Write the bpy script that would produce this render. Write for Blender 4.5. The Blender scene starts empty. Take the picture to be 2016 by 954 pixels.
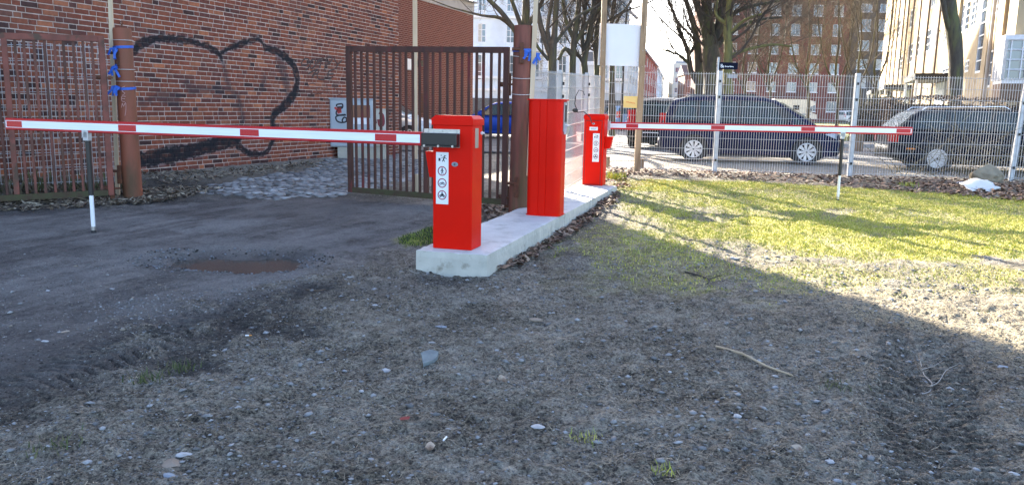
import bpy, bmesh, math, random
import numpy as np
from mathutils import Vector, Matrix
rng = random.Random(7)
nrs = np.random.RandomState(11)
SC = bpy.context.scene
COL = SC.collection
pi = math.pi

# ------------------------------------------------------------------ camera
EYE, FPX, PITCH, ROLL = 1.42, 1560.0, math.radians(9.6), 0.018
CAMP = Vector((0, 0, EYE))
FW = Vector((0, math.cos(PITCH), -math.sin(PITCH)))
R0 = Vector((1, 0, 0)); U0 = Vector((0, math.sin(PITCH), math.cos(PITCH)))
RT = R0 * math.cos(ROLL) + U0 * math.sin(ROLL)
UP = -R0 * math.sin(ROLL) + U0 * math.cos(ROLL)
cam_data = bpy.data.cameras.new('camera'); cam = bpy.data.objects.new('camera', cam_data); COL.objects.link(cam)
cam_data.sensor_width = 36.0; cam_data.lens = 36.0 * FPX / 2016.0
cam_data.clip_start = 0.05; cam_data.clip_end = 9000
m = Matrix((RT, UP, -FW)).transposed().to_4x4(); m.translation = CAMP
cam.matrix_world = m
SC.camera = cam

# ------------------------------------------------------------------ light
SUN_AZ, SUN_EL = math.radians(20.5), math.radians(22.5)      # azimuth: degrees to the left of straight ahead
sun_dir = Vector((-math.sin(SUN_AZ) * math.cos(SUN_EL), math.cos(SUN_AZ) * math.cos(SUN_EL), math.sin(SUN_EL)))
sl = bpy.data.lights.new('sun', 'SUN'); sl.energy = 5.0; sl.angle = math.radians(0.55); sl.color = (1.0, 0.9, 0.75)
so = bpy.data.objects.new('sun', sl); COL.objects.link(so)
so.rotation_euler = sun_dir.to_track_quat('Z', 'Y').to_euler(); so.location = (0, 0, 40)
world = bpy.data.worlds.new('World'); SC.world = world; world.use_nodes = True
wn = world.node_tree.nodes; wl = world.node_tree.links
for n in list(wn): wn.remove(n)
wo = wn.new('ShaderNodeOutputWorld'); wb = wn.new('ShaderNodeBackground'); sk = wn.new('ShaderNodeTexSky')
sk.sky_type = 'NISHITA'; sk.sun_disc = False; sk.sun_elevation = SUN_EL; sk.sun_rotation = -SUN_AZ
sk.altitude = 20; sk.air_density = 0.65; sk.dust_density = 1.6; sk.ozone_density = 0.3
wb.inputs['Strength'].default_value = 0.105
wl.new(sk.outputs[0], wb.inputs[0]); wl.new(wb.outputs[0], wo.inputs[0])
vs = SC.view_settings
vs.view_transform = 'Standard'; vs.look = 'None'; vs.exposure = 3.05; vs.gamma = 1.0; vs.use_curve_mapping = False
SC.render.engine = 'CYCLES'
SC.cycles.max_bounces = 6; SC.cycles.diffuse_bounces = 3; SC.cycles.glossy_bounces = 3; SC.cycles.transparent_max_bounces = 8

# ------------------------------------------------------------------ measuring from the photograph (2016 x 954)
def ray(px, py): return FW + RT * ((px - 1008) / FPX) - UP * ((py - 477) / FPX)
def G(px, py, z=0.0):
    d = ray(px, py); return CAMP + d * ((z - EYE) / d.z)
def W(px, py, Y):
    d = ray(px, py); return CAMP + d * (Y / d.y)
def PJ(v):
    d = Vector(v) - CAMP; zc = d.dot(FW); return 1008 + FPX * d.dot(RT) / zc, 477 - FPX * d.dot(UP) / zc
def sstep(a, b, x):
    t = np.clip((np.asarray(x, float) - a) / (b - a), 0, 1); return t * t * (3 - 2 * t)

# the long brick wall: a line on the ground
WALL_A = Vector((-6.824, 11.7, 0)); WALL_D = Vector((0.3519, 0.936, 0)).normalized(); WALL_N = Vector((WALL_D.y, -WALL_D.x, 0))
def hz(x, y):
    """macro height of the terrain"""
    x = np.asarray(x, float); y = np.asarray(y, float)
    l = sstep(5.5, 12.5, y) * .78; r = sstep(8.0, 16.5, y)
    k = sstep(-1.6, -0.2, x - 0.12 * (y - 8))
    z = 0.18 * (l * (1 - k) + r * k)
    dw = (x - WALL_A.x) * WALL_N.x + (y - WALL_A.y) * WALL_N.y      # distance in front of the wall
    z = z + 0.09 * (1 - sstep(0.4, 1.5, dw)) * sstep(8, 10.5, y) * (1 - sstep(17.5, 20.5, y))
    return z
def GG(px, py):
    """ground point under a pixel of the photograph, terrain included"""
    z = 0.0
    for _ in range(8):
        g = G(px, py, z); z = float(hz(g.x, g.y))
    return Vector((g.x, g.y, z))

# ------------------------------------------------------------------ numpy noise
def _hash(ix, iy, s):
    n = (ix.astype(np.int64) * 374761393 + iy.astype(np.int64) * 668265263 + s * 974634777) & 0x7fffffff
    n = ((n ^ (n >> 13)) * 1274126177) & 0x7fffffff
    n = (n ^ (n >> 16)) & 0xffff
    return n / 65535.0
def vnoise(x, y, s=0):
    ix = np.floor(x); iy = np.floor(y); fx = x - ix; fy = y - iy
    fx = fx * fx * (3 - 2 * fx); fy = fy * fy * (3 - 2 * fy)
    a = _hash(ix, iy, s); b = _hash(ix + 1, iy, s); c = _hash(ix, iy + 1, s); d = _hash(ix + 1, iy + 1, s)
    return (a * (1 - fx) + b * fx) * (1 - fy) + (c * (1 - fx) + d * fx) * fy
def fbm(x, y, o=4, s=0):
    v = 0; a = 0.5; t = 0
    for i in range(o):
        v = v + a * vnoise(x, y, s + i); t += a; a *= 0.55; x = x * 2.03 + 3.1; y = y * 2.03 + 1.7
    return v / t

# ------------------------------------------------------------------ materials
def M(name, c1, c2=None, rough=0.6, metal=0.0, scale=6.0, bump=0.0, bscale=None, coat=0.0, spec=0.5, detail=5.0, c3=None, scale3=2.0, rnd=0.0, stretch=None, th3=(0.5, 0.62)):
    """procedural paint / stone / wood: noise mix of two or three colours, optional relief; rnd = spread between objects"""
    mt = bpy.data.materials.new(name); mt.use_nodes = True; nt = mt.node_tree; N = nt.nodes; L = nt.links
    b = N['Principled BSDF']
    tc = N.new('ShaderNodeTexCoord'); src = tc.outputs['Object']
    if stretch:
        mp = N.new('ShaderNodeMapping'); mp.inputs['Scale'].default_value = stretch; L.new(src, mp.inputs['Vector']); src = mp.outputs[0]
    if c2 is None: c2 = tuple(v * 0.82 for v in c1)
    nz = N.new('ShaderNodeTexNoise'); nz.inputs['Scale'].default_value = scale; nz.inputs['Detail'].default_value = detail
    L.new(src, nz.inputs['Vector'])
    rp = N.new('ShaderNodeMapRange'); rp.inputs[1].default_value = 0.35; rp.inputs[2].default_value = 0.68
    L.new(nz.outputs['Fac'], rp.inputs[0])
    mx = N.new('ShaderNodeMix'); mx.data_type = 'RGBA'; mx.inputs[6].default_value = (*c1, 1); mx.inputs[7].default_value = (*c2, 1)
    L.new(rp.outputs[0], mx.inputs[0]); out = mx.outputs[2]
    if c3 is not None:
        n3 = N.new('ShaderNodeTexNoise'); n3.inputs['Scale'].default_value = scale3; n3.inputs['Detail'].default_value = 7
        n3.inputs['Roughness'].default_value = 0.65
        L.new(src, n3.inputs['Vector'])
        r3 = N.new('ShaderNodeMapRange'); r3.inputs[1].default_value = th3[0]; r3.inputs[2].default_value = th3[1]
        L.new(n3.outputs['Fac'], r3.inputs[0])
        m3 = N.new('ShaderNodeMix'); m3.data_type = 'RGBA'; m3.inputs[7].default_value = (*c3, 1)
        L.new(r3.outputs[0], m3.inputs[0]); L.new(out, m3.inputs[6]); out = m3.outputs[2]
    if rnd:
        oi = N.new('ShaderNodeObjectInfo'); rr = N.new('ShaderNodeMapRange')
        rr.inputs[3].default_value = 1 - rnd; rr.inputs[4].default_value = 1 + rnd
        L.new(oi.outputs['Random'], rr.inputs[0])
        hs = N.new('ShaderNodeHueSaturation'); L.new(rr.outputs[0], hs.inputs['Value']); L.new(out, hs.inputs['Color']); out = hs.outputs[0]
    L.new(out, b.inputs['Base Color'])
    b.inputs['Roughness'].default_value = rough; b.inputs['Metallic'].default_value = metal
    b.inputs['Coat Weight'].default_value = coat; b.inputs['Specular IOR Level'].default_value = spec
    b.inputs['Coat Roughness'].default_value = 0.06
    if rough > 0.15:
        ra = N.new('ShaderNodeMapRange'); ra.inputs[3].default_value = max(0.03, rough - 0.1); ra.inputs[4].default_value = min(1, rough + 0.1)
        L.new(nz.outputs['Fac'], ra.inputs[0]); L.new(ra.outputs[0], b.inputs['Roughness'])
    if bump:
        nb = N.new('ShaderNodeTexNoise'); nb.inputs['Scale'].default_value = bscale or scale * 4; nb.inputs['Detail'].default_value = 6
        L.new(src, nb.inputs['Vector'])
        bp = N.new('ShaderNodeBump'); bp.inputs['Strength'].default_value = 1.0; bp.inputs['Distance'].default_value = bump
        L.new(nb.outputs['Fac'], bp.inputs['Height']); L.new(bp.outputs[0], b.inputs['Normal'])
    return mt

# ------------------------------------------------------------------ mesh builder
class MB:
    def __init__(self): self.v = []; self.f = []; self.m = []; self.sm = []
    def add(self, vs, fs, mi=0, smooth=False):
        o = len(self.v); self.v.extend([tuple(p) for p in vs])
        for f in fs: self.f.append([i + o for i in f]); self.m.append(mi); self.sm.append(smooth)
        return self
    def box(self, c, s, mi=0, bev=0.0, M4=None):
        x, y, z = c; a, b, d = s[0] / 2, s[1] / 2, s[2] / 2
        if bev <= 0:
            vs = [(x + i * a, y + j * b, z + k * d) for k in (-1, 1) for j in (-1, 1) for i in (-1, 1)]
            fs = [(0, 2, 3, 1), (4, 5, 7, 6), (0, 1, 5, 4), (2, 6, 7, 3), (0, 4, 6, 2), (1, 3, 7, 5)]
        else:
            e = min(bev, a * .9, b * .9, d * .9); vs = []; idx = {}
            for k in (-1, 1):
                for j in (-1, 1):
                    for i in (-1, 1):
                        for ax in range(3):
                            p = [x + i * a, y + j * b, z + k * d]
                            for q, (cc, h, sg) in enumerate(((x, a, i), (y, b, j), (z, d, k))):
                                if q != ax: p[q] = cc + sg * (h - e)
                            idx[(i, j, k, ax)] = len(vs); vs.append(p)
            fs = []
            for ax in range(3):
                for sg in (-1, 1):
                    o = [q for q in range(3) if q != ax]; cyc = [(-1, -1), (1, -1), (1, 1), (-1, 1)]
                    f = []
                    for (u, w) in cyc:
                        t = [0, 0, 0]; t[ax] = sg; t[o[0]] = u; t[o[1]] = w; f.append(idx[(*t, ax)])
                    fs.append(f)
            for ax in range(3):      # edges along ax
                o = [q for q in range(3) if q != ax]
                for u in (-1, 1):
                    for w in (-1, 1):
                        f = []
                        for (sg, wh) in ((-1, o[0]), (1, o[0]), (1, o[1]), (-1, o[1])):
                            t = [0, 0, 0]; t[ax] = sg; t[o[0]] = u; t[o[1]] = w; f.append(idx[(*t, wh)])
                        fs.append(f)
            for k in (-1, 1):
                for j in (-1, 1):
                    for i in (-1, 1): fs.append([idx[(i, j, k, 0)], idx[(i, j, k, 1)], idx[(i, j, k, 2)]])
        if M4 is not None: vs = [M4 @ Vector(p) for p in vs]
        return self.add(vs, fs, mi)
    def prism(self, poly, z0, z1, mi=0, axes='xyz', smooth=False):
        """poly in the first two axes, extruded along the third"""
        n = len(poly); q = ['xyz'.index(c) for c in axes]
        def mk(p, z):
            t = [0, 0, 0]; t[q[0]] = p[0]; t[q[1]] = p[1]; t[q[2]] = z; return t
        vs = [mk(p, z0) for p in poly] + [mk(p, z1) for p in poly]
        self.add(vs, [[i, (i + 1) % n, n + (i + 1) % n, n + i] for i in range(n)], mi, smooth)
        self.add(vs[:n], [list(range(n))[::-1]], mi); self.add(vs[n:], [list(range(n))], mi)
        return self
    def tube(self, pts, rs, n=8, mi=0, smooth=True, caps=True):
        pts = [Vector(p) for p in pts]
        if not hasattr(rs, '__len__'): rs = [rs] * len(pts)
        vs = []; prev = None
        for i, p in enumerate(pts):
            t = (pts[min(i + 1, len(pts) - 1)] - pts[max(i - 1, 0)])
            if t.length < 1e-9: t = Vector((0, 0, 1))
            t.normalize()
            if prev is None: a = t.orthogonal().normalized()
            else:
                a = prev - t * prev.dot(t)
                a = a.normalized() if a.length > 1e-6 else t.orthogonal().normalized()
            prev = a; b = t.cross(a)
            for k in range(n):
                w = 2 * pi * (k + .5) / n; vs.append(p + (a * math.cos(w) + b * math.sin(w)) * rs[i])
        fs = [[i * n + k, i * n + (k + 1) % n, (i + 1) * n + (k + 1) % n, (i + 1) * n + k] for i in range(len(pts) - 1) for k in range(n)]
        self.add(vs, fs, mi, smooth)
        if caps:
            self.add(vs[:n], [list(range(n))[::-1]], mi); self.add(vs[-n:], [list(range(n))], mi)
        return self
    def disc(self, c, ax, r, n=16, mi=0, r2=0.0):
        c = Vector(c); ax = Vector(ax).normalized(); a = ax.orthogonal().normalized(); b = ax.cross(a)
        o = [c + (a * math.cos(2 * pi * k / n) + b * math.sin(2 * pi * k / n)) * r for k in range(n)]
        if r2 <= 0: return self.add(o, [list(range(n))], mi)
        i_ = [c + (a * math.cos(2 * pi * k / n) + b * math.sin(2 * pi * k / n)) * r2 for k in range(n)]
        return self.add(o + i_, [[k, (k + 1) % n, n + (k + 1) % n, n + k] for k in range(n)], mi)
    def loft(self, rings, mi=0, smooth=True, closed=True, caps=True):
        n = len(rings[0]); vs = [p for r in rings for p in r]
        fs = []
        for i in range(len(rings) - 1):
            for k in range(n if closed else n - 1):
                fs.append([i * n + k, i * n + (k + 1) % n, (i + 1) * n + (k + 1) % n, (i + 1) * n + k])
        self.add(vs, fs, mi, smooth)
        if caps:
            self.add(rings[0], [list(range(n))[::-1]], mi); self.add(rings[-1], [list(range(n))], mi)
        return self
    def mesh(self, name, mats):
        me = bpy.data.meshes.new(name); me.from_pydata(self.v, [], self.f)
        for mt in (mats if isinstance(mats, (list, tuple)) else [mats]): me.materials.append(mt)
        me.polygons.foreach_set('material_index', self.m); me.polygons.foreach_set('use_smooth', self.sm)
        me.update(); return me
    def build(self, name, mats, parent=None, fix=True):
        me = self.mesh(name, mats)
        if fix:
            bm = bmesh.new(); bm.from_mesh(me); bmesh.ops.recalc_face_normals(bm, faces=bm.faces); bm.to_mesh(me); bm.free()
        o = bpy.data.objects.new(name, me); COL.objects.link(o)
        if parent is not None: o.parent = parent
        return o
def inst(name, me, parent=None, loc=(0, 0, 0), rot=(0, 0, 0), scale=(1, 1, 1)):
    o = bpy.data.objects.new(name, me); COL.objects.link(o); o.parent = parent
    o.location = loc; o.rotation_euler = rot; o.scale = scale; return o
def tag(o, label=None, cat=None, group=None, kind=None):
    if label: o['label'] = label
    if cat: o['category'] = cat
    if group: o['group'] = group
    if kind: o['kind'] = kind
    return o
def thing(name, label, cat, loc=(0, 0, 0), rz=0.0, group=None):
    o = bpy.data.objects.new(name, None); COL.objects.link(o); o.location = loc; o.rotation_euler = (0, 0, rz); o.empty_display_size = .2
    return tag(o, label, cat, group)
def kids(o): return [c for c in bpy.data.objects if c.parent is o]
def ribbon(mb, pts, w, nrm, mi=0, lift=0.0):
    """flat paint stroke of width w through pts on a plane with normal nrm"""
    nrm = Vector(nrm).normalized(); pts = [Vector(p) + nrm * lift for p in pts]; a = []; b = []
    for i, p in enumerate(pts):
        t = pts[min(i + 1, len(pts) - 1)] - pts[max(i - 1, 0)]; s = t.cross(nrm).normalized() * (w / 2)
        a.append(p + s); b.append(p - s)
    n = len(pts); mb.add(a + b, [[i, i + 1, n + i + 1, n + i] for i in range(n - 1)], mi)
def smooth_pts(pts, k=4):
    """Catmull-Rom through pts"""
    P = [Vector(p) for p in pts]; out = []
    for i in range(len(P) - 1):
        p0 = P[max(i - 1, 0)]; p1 = P[i]; p2 = P[i + 1]; p3 = P[min(i + 2, len(P) - 1)]
        for j in range(k):
            t = j / k
            out.append(0.5 * ((2 * p1) + (p2 - p0) * t + (2 * p0 - 5 * p1 + 4 * p2 - p3) * t * t + (3 * p1 - p0 - 3 * p2 + p3) * t ** 3))
    return out + [P[-1]]

MAT = {}
MAT['red'] = M('red_paint', (.68, .008, .002), (.62, .008, .002), rough=.36, spec=.1, scale=3, bump=.0006, bscale=9, c3=(.66, .012, .004), scale3=5, th3=(.62, .8))
MAT['reflex_red'] = M('red_reflector', (.5, .004, .012), rough=.3, scale=150)
MAT['white'] = M('white_paint', (.78, .79, .80), (.7, .71, .72), rough=.35, scale=3)
MAT['reflex_white'] = M('white_reflective_film', (.8, .83, .86), (.72, .76, .8), rough=.3, scale=9, stretch=(.3, 1, 6))
MAT['black'] = M('black_paint', (.012, .012, .013), rough=.35, scale=9)
MAT['rubber'] = M('black_rubber', (.016, .016, .017), (.03, .03, .03), rough=.8, scale=20)
MAT['steel'] = M('brushed_steel', (.5, .5, .5), (.36, .36, .37), rough=.32, metal=1, scale=40, stretch=(1, 1, 8))
MAT['zinc'] = M('galvanised_steel', (.52, .53, .54), (.4, .41, .42), rough=.5, metal=.55, scale=30)
MAT['pink_red'] = M('faded_red_edge', (.5, .02, .04), rough=.4)
MAT['rust_dark'] = M('rusty_dark_red_paint', (.085, .027, .017), (.048, .021, .014), rough=.75, scale=7, c3=(.13, .018, .017), scale3=4, bump=.003, th3=(.56, .64), stretch=(1, 1, .35))
MAT['moss'] = M('mossy_rusty_rail', (.055, .055, .02), (.06, .035, .02), rough=.85, scale=9, bump=.003)
MAT['rust_red'] = M('weathered_red_gate_paint', (.22, .06, .038), (.12, .04, .025), rough=.7, scale=5, c3=(.075, .04, .022), scale3=3.2, bump=.003, th3=(.5, .6))
MAT['rust_brown'] = M('brown_weathered_bar', (.1, .036, .023), (.065, .032, .02), rough=.75, scale=6, c3=(.18, .055, .036), scale3=5, rnd=.35, bump=.003, stretch=(1, 1, .4))
MAT['rust'] = M('bare_rust', (.14, .05, .022), (.07, .03, .018), rough=.85, scale=20, bump=.003)
MAT['post_left'] = M('red_brown_post', (.25, .07, .035), (.15, .06, .03), rough=.72, scale=4, c3=(.1, .05, .022), scale3=2.2, bump=.004, stretch=(1, 1, .35))
MAT['post_right'] = M('dark_stained_timber_post', (.2, .06, .036), (.11, .036, .024), rough=.72, scale=9, c3=(.1, .075, .03), scale3=1.6, bump=.005, stretch=(2, 2, .25), th3=(.5, .66))
MAT['lath'] = M('pale_sawn_timber', (.62, .49, .33), (.52, .39, .25), rough=.7, scale=5, bump=.001, stretch=(3, 3, .3))
MAT['lath_dark'] = M('brown_sawn_timber', (.36, .25, .15), (.27, .18, .1), rough=.75, scale=5, bump=.001, stretch=(3, 3, .3), c3=(.2, .13, .07), scale3=4)
MAT['blue_strap'] = M('blue_strap', (.02, .11, .5), (.015, .08, .36), rough=.5, scale=30)
MAT['wire'] = M('bare_wire', (.6, .58, .55), rough=.5, metal=.4)
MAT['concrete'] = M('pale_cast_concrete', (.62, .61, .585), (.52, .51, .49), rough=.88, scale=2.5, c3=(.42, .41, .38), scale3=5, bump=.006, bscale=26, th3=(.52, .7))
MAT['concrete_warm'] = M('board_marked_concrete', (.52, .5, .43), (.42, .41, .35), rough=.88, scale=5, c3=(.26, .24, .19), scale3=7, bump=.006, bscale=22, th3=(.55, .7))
MAT['plate_grey'] = M('grey_plastic', (.3, .31, .33), rough=.5)
MAT['glass_dark'] = M('dark_glass', (.02, .025, .03), rough=.05, spec=.8)
MAT['label'] = M('beige_metal_label', (.42, .36, .3), (.36, .3, .25), rough=.4, metal=.3)
MAT['ink'] = M('black_print', (.02, .02, .025), rough=.6)
MAT['ring'] = M('dark_red_print', (.3, .015, .025), rough=.5)
MAT['soil'] = M('dark_clod_soil', (.05, .042, .037), (.03, .026, .024), rough=.95, scale=20)
# ------------------------------------------------------------------ ground
ys = [-6, -4, -2, -1, 0, .6, 1.0, 1.3, 1.5, 1.65, 1.75]
while ys[-1] < 22: ys.append(ys[-1] + max(.0068, .00088 * ys[-1] ** 2))
while ys[-1] < 5000: ys.append(ys[-1] * 1.12)
ys = np.array(ys); NR = len(ys)
u = np.concatenate([-1 - np.geomspace(.05, 12, 14)[::-1], np.linspace(-1, 1, 640), 1 + np.geomspace(.05, 12, 14)]); NC = len(u)
half = 1.1 + .76 * np.maximum(ys, 0)
GX = u[None, :] * half[:, None]; GY = np.repeat(ys[:, None], NC, 1)

def sdf(poly, x, y):
    d = np.full(x.shape, 1e9); ins = np.zeros(x.shape, bool); n = len(poly)
    for i in range(n):
        ax, ay = poly[i]; bx, by = poly[(i + 1) % n]; ex, ey = bx - ax, by - ay
        t = np.clip(((x - ax) * ex + (y - ay) * ey) / (ex * ex + ey * ey + 1e-12), 0, 1)
        d = np.minimum(d, (x - ax - ex * t) ** 2 + (y - ay - ey * t) ** 2)
        c = ((ay > y) != (by > y)) & (x < (bx - ax) * (y - ay) / (by - ay + 1e-12) + ax); ins ^= c
    d = np.sqrt(d); return np.where(ins, -d, d)
N1 = fbm(GX * .9, GY * .9, 5, 3); N2 = fbm(GX * 3.1, GY * 3.1, 5, 20); N3 = fbm(GX * 11, GY * 11, 4, 40)
def zone(px, soft=.25, amp=.9, world_poly=None):
    poly = [(g.x, g.y) for g in (GG(*p) for p in px)] if world_poly is None else world_poly
    d = sdf(poly, GX, GY) + (N2 - .5) * amp + (N3 - .5) * amp * .4
    return 1 - sstep(-soft, soft, d)
def line_d(px):
    pts = [GG(*p) for p in px]; d = np.full(GX.shape, 1e9)
    for a, b in zip(pts, pts[1:]):
        ex, ey = b.x - a.x, b.y - a.y
        t = np.clip(((GX - a.x) * ex + (GY - a.y) * ey) / (ex * ex + ey * ey), 0, 1)
        d = np.minimum(d, np.hypot(GX - a.x - ex * t, GY - a.y - ey * t))
    return d
road = zone([(-500, 400), (250, 404), (400, 392), (690, 388), (860, 404), (850, 470), (750, 492), (640, 545), (500, 585), (330, 640), (200, 720), (-500, 800)], .5, 1.3)
dark = np.maximum(zone([(330, 660), (420, 615), (600, 556), (690, 552), (680, 590), (600, 640), (500, 690), (330, 730), (270, 745)], .3, 1.0), .55 * zone([(-300, 760), (60, 700), (300, 650), (360, 700), (240, 770), (60, 850), (-300, 960)], .35, 1.1))
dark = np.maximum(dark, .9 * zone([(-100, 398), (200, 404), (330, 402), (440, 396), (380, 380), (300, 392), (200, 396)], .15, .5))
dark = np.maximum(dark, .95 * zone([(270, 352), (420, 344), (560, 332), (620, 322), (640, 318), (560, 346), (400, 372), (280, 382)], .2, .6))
dark = np.maximum(dark, .5 * zone([(540, 560), (800, 540), (960, 545), (900, 575), (700, 600)], .2, .9))
dark = np.maximum(dark, .75 * zone([(190, 600), (330, 585), (420, 590), (300, 640), (180, 650)], .2, .8))
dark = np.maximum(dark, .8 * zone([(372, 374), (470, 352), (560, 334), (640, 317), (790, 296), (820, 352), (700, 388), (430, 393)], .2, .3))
dark = np.maximum(dark, .6 * zone([(640, 350), (760, 360), (830, 395), (700, 410)], .2, 1.2))
pale = zone([(335, 452), (430, 433), (530, 430), (540, 440), (420, 456)], .12, .5)
pale = np.maximum(pale, zone([(430, 410), (520, 398), (560, 399), (500, 410)], .12, .3))
pale = np.maximum(pale, .9 * zone([(760, 408), (850, 396), (850, 420), (780, 424)], .12, .5))
pale = np.maximum(pale, .55 * zone([(560, 470), (760, 430), (800, 440), (640, 500)], .2, 1.0))
pale = np.maximum(pale, .5 * zone([(230, 600), (400, 560), (560, 535), (620, 540), (420, 590), (260, 640)], .2, .9))
pale = np.maximum(pale, .6 * zone([(20, 545), (240, 500), (420, 470), (640, 470), (480, 500), (260, 540), (60, 590)], .3, 1.4))
pale = np.maximum(pale, .5 * zone([(560, 405), (700, 396), (760, 410), (620, 430)], .25, 1.0))
pale = np.maximum(pale, .4 * zone([(-200, 450), (300, 425), (300, 440), (-200, 500)], .3, 1.0))
grass = zone([(1215, 352), (1500, 358), (2100, 396), (2100, 500), (1830, 512), (1640, 512), (1480, 500), (1330, 462), (1222, 405)], .3, .9)
grass = np.maximum(grass, .75 * zone([(1240, 430), (1500, 500), (1700, 530), (2100, 530), (2100, 560), (1800, 560), (1520, 560), (1330, 520), (1200, 470)], .5, 1.6))
grass = np.maximum(grass, .5 * zone([(1120, 470), (1300, 480), (1480, 560), (1440, 590), (1200, 560)], .4, 1.6))
grass = np.maximum(grass, .9 * zone([(775, 470), (850, 445), (852, 480), (800, 486)], .06, .2))
bare = zone([(1350, 470), (1470, 470), (1560, 520), (1440, 520)], .2, 1.0)
bare = np.maximum(bare, zone([(1620, 410), (1680, 408), (1690, 425), (1630, 428)], .15, .6))
bare = np.maximum(bare, .8 * zone([(1210, 372), (1330, 380), (1420, 430), (1330, 425), (1220, 395)], .15, 1.0))
grass = grass * (1 - .75 * bare)
grass = grass * (.42 + .58 * sstep(.38, .56, N2 * .6 + N1 * .4)) 
sand = zone([(1180, 350), (1180, 338), (2200, 362), (2400, 300), (1180, 286), (1100, 330)], .3, .6)
far = sstep(15.6, 17.0, GY - .06 * (8 - GX)) * sstep(1.2, 2.0, GX - .29 * (GY - 14))
yard = sstep(12.2, 13.5, GY) * (1 - sstep(1.0, 1.6, GX - .29 * (GY - 14)))
straw = .95 * zone([(1500, 545), (1700, 555), (2200, 570), (2200, 760), (1900, 690), (1650, 620)], .3, 1.0)
straw = np.maximum(straw, .25 + 0 * straw) * (1 - road)
pd = line_d([(405, 512), (512, 511)]); pud = 1 - sstep(.10, .62, pd + (N2 - .5) * .5)
wet = np.clip(pud * 1.1 + .35 * road * sstep(.5, .62, N1), 0, 1)

# relief
Z = hz(GX, GY)
nearfade = 1 - sstep(16, 20, GY)
rel = (N2 - .5) * .06 * (1 - .6 * road) + (N3 - .5) * .04 * (1 - .55 * road) + (fbm(GX * 30, GY * 30, 3, 60) - .5) * .030 * (1 - .45 * road)
rel = rel + dark * ((fbm(GX * 7, GY * 7, 4, 80) - .5) * .075) * (1 - .6 * (GY > 10))
Z = Z + rel * nearfade * (1 - .8 * pud)
Z = Z - .085 * pud + .012 * (sstep(.3, .55, pd) * (1 - sstep(.55, 1.1, pd)))
# tyre tracks: pressed-in strips of ridged tread
def track(px, width, pitch, amp, slant, depth):
    global Z
    pts = [GG(*p) for p in px]; a, b = pts[0], pts[-1]; d = (b - a); ln = d.length; d /= ln; n = Vector((d.y, -d.x, 0))
    s = (GX - a.x) * d.x + (GY - a.y) * d.y; t = (GX - a.x) * n.x + (GY - a.y) * n.y
    s = s + (N1 - .5) * .1; t = t + (N1 - .5) * .12
    k = (1 - sstep(width * .7, width * 1.2, np.abs(t) + (N2 - .5) * .15)) * sstep(-.3, .5, s + (N2 - .5) * .8) * (1 - sstep(ln - .1, ln + .3, s)) * sstep(.2, .45, N2 + .1)
    lug = np.abs(np.abs(t) - width * .5) < width * .42
    ridge = np.sin(2 * pi * (s + slant * np.abs(t) + (N2 - .5) * .05) / pitch)
    Z = Z - depth * k - amp * k * np.clip((ridge - .25) * 2.2, 0, 1) * np.where(lug, 1, .3)
    return k
tr = track([(1800, 672), (1900, 1060)], .26, .07, .036, .35, .006)
tl = track([(-60, 790), (420, 632)], .24, .085, .026, .4, .006)
tl2 = track([(300, 640), (640, 560)], .2, .085, .024, -.3, .004)
trk = np.clip(tr + .7 * tl + .5 * tl2, 0, 1)
def grid_mesh(name, X, Y, Zz, attrs, mat):
    r, c = X.shape; me = bpy.data.meshes.new(name)
    co = np.stack([X, Y, Zz], -1).reshape(-1, 3).astype(np.float32)
    me.vertices.add(r * c); me.vertices.foreach_set('co', co.ravel())
    i = np.arange(r * c).reshape(r, c); q = np.stack([i[:-1, :-1], i[:-1, 1:], i[1:, 1:], i[1:, :-1]], -1).reshape(-1, 4)
    me.loops.add(q.size); me.loops.foreach_set('vertex_index', q.ravel().astype(np.int32))
    me.polygons.add(len(q)); me.polygons.foreach_set('loop_start', np.arange(0, q.size, 4).astype(np.int32))
    try: me.polygons.foreach_set('loop_total', np.full(len(q), 4, np.int32))
    except Exception: pass
    me.polygons.foreach_set('use_smooth', np.ones(len(q), bool))
    me.materials.append(mat); me.update(calc_edges=True); me.validate()
    for k, chans in attrs.items():
        at = me.attributes.new(k, 'FLOAT_COLOR', 'POINT')
        at.data.foreach_set('color', np.stack([np.clip(ch, 0, 1) for ch in chans], -1).reshape(-1, 4).astype(np.float32).ravel())
    o = bpy.data.objects.new(name, me); COL.objects.link(o); return o

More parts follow.
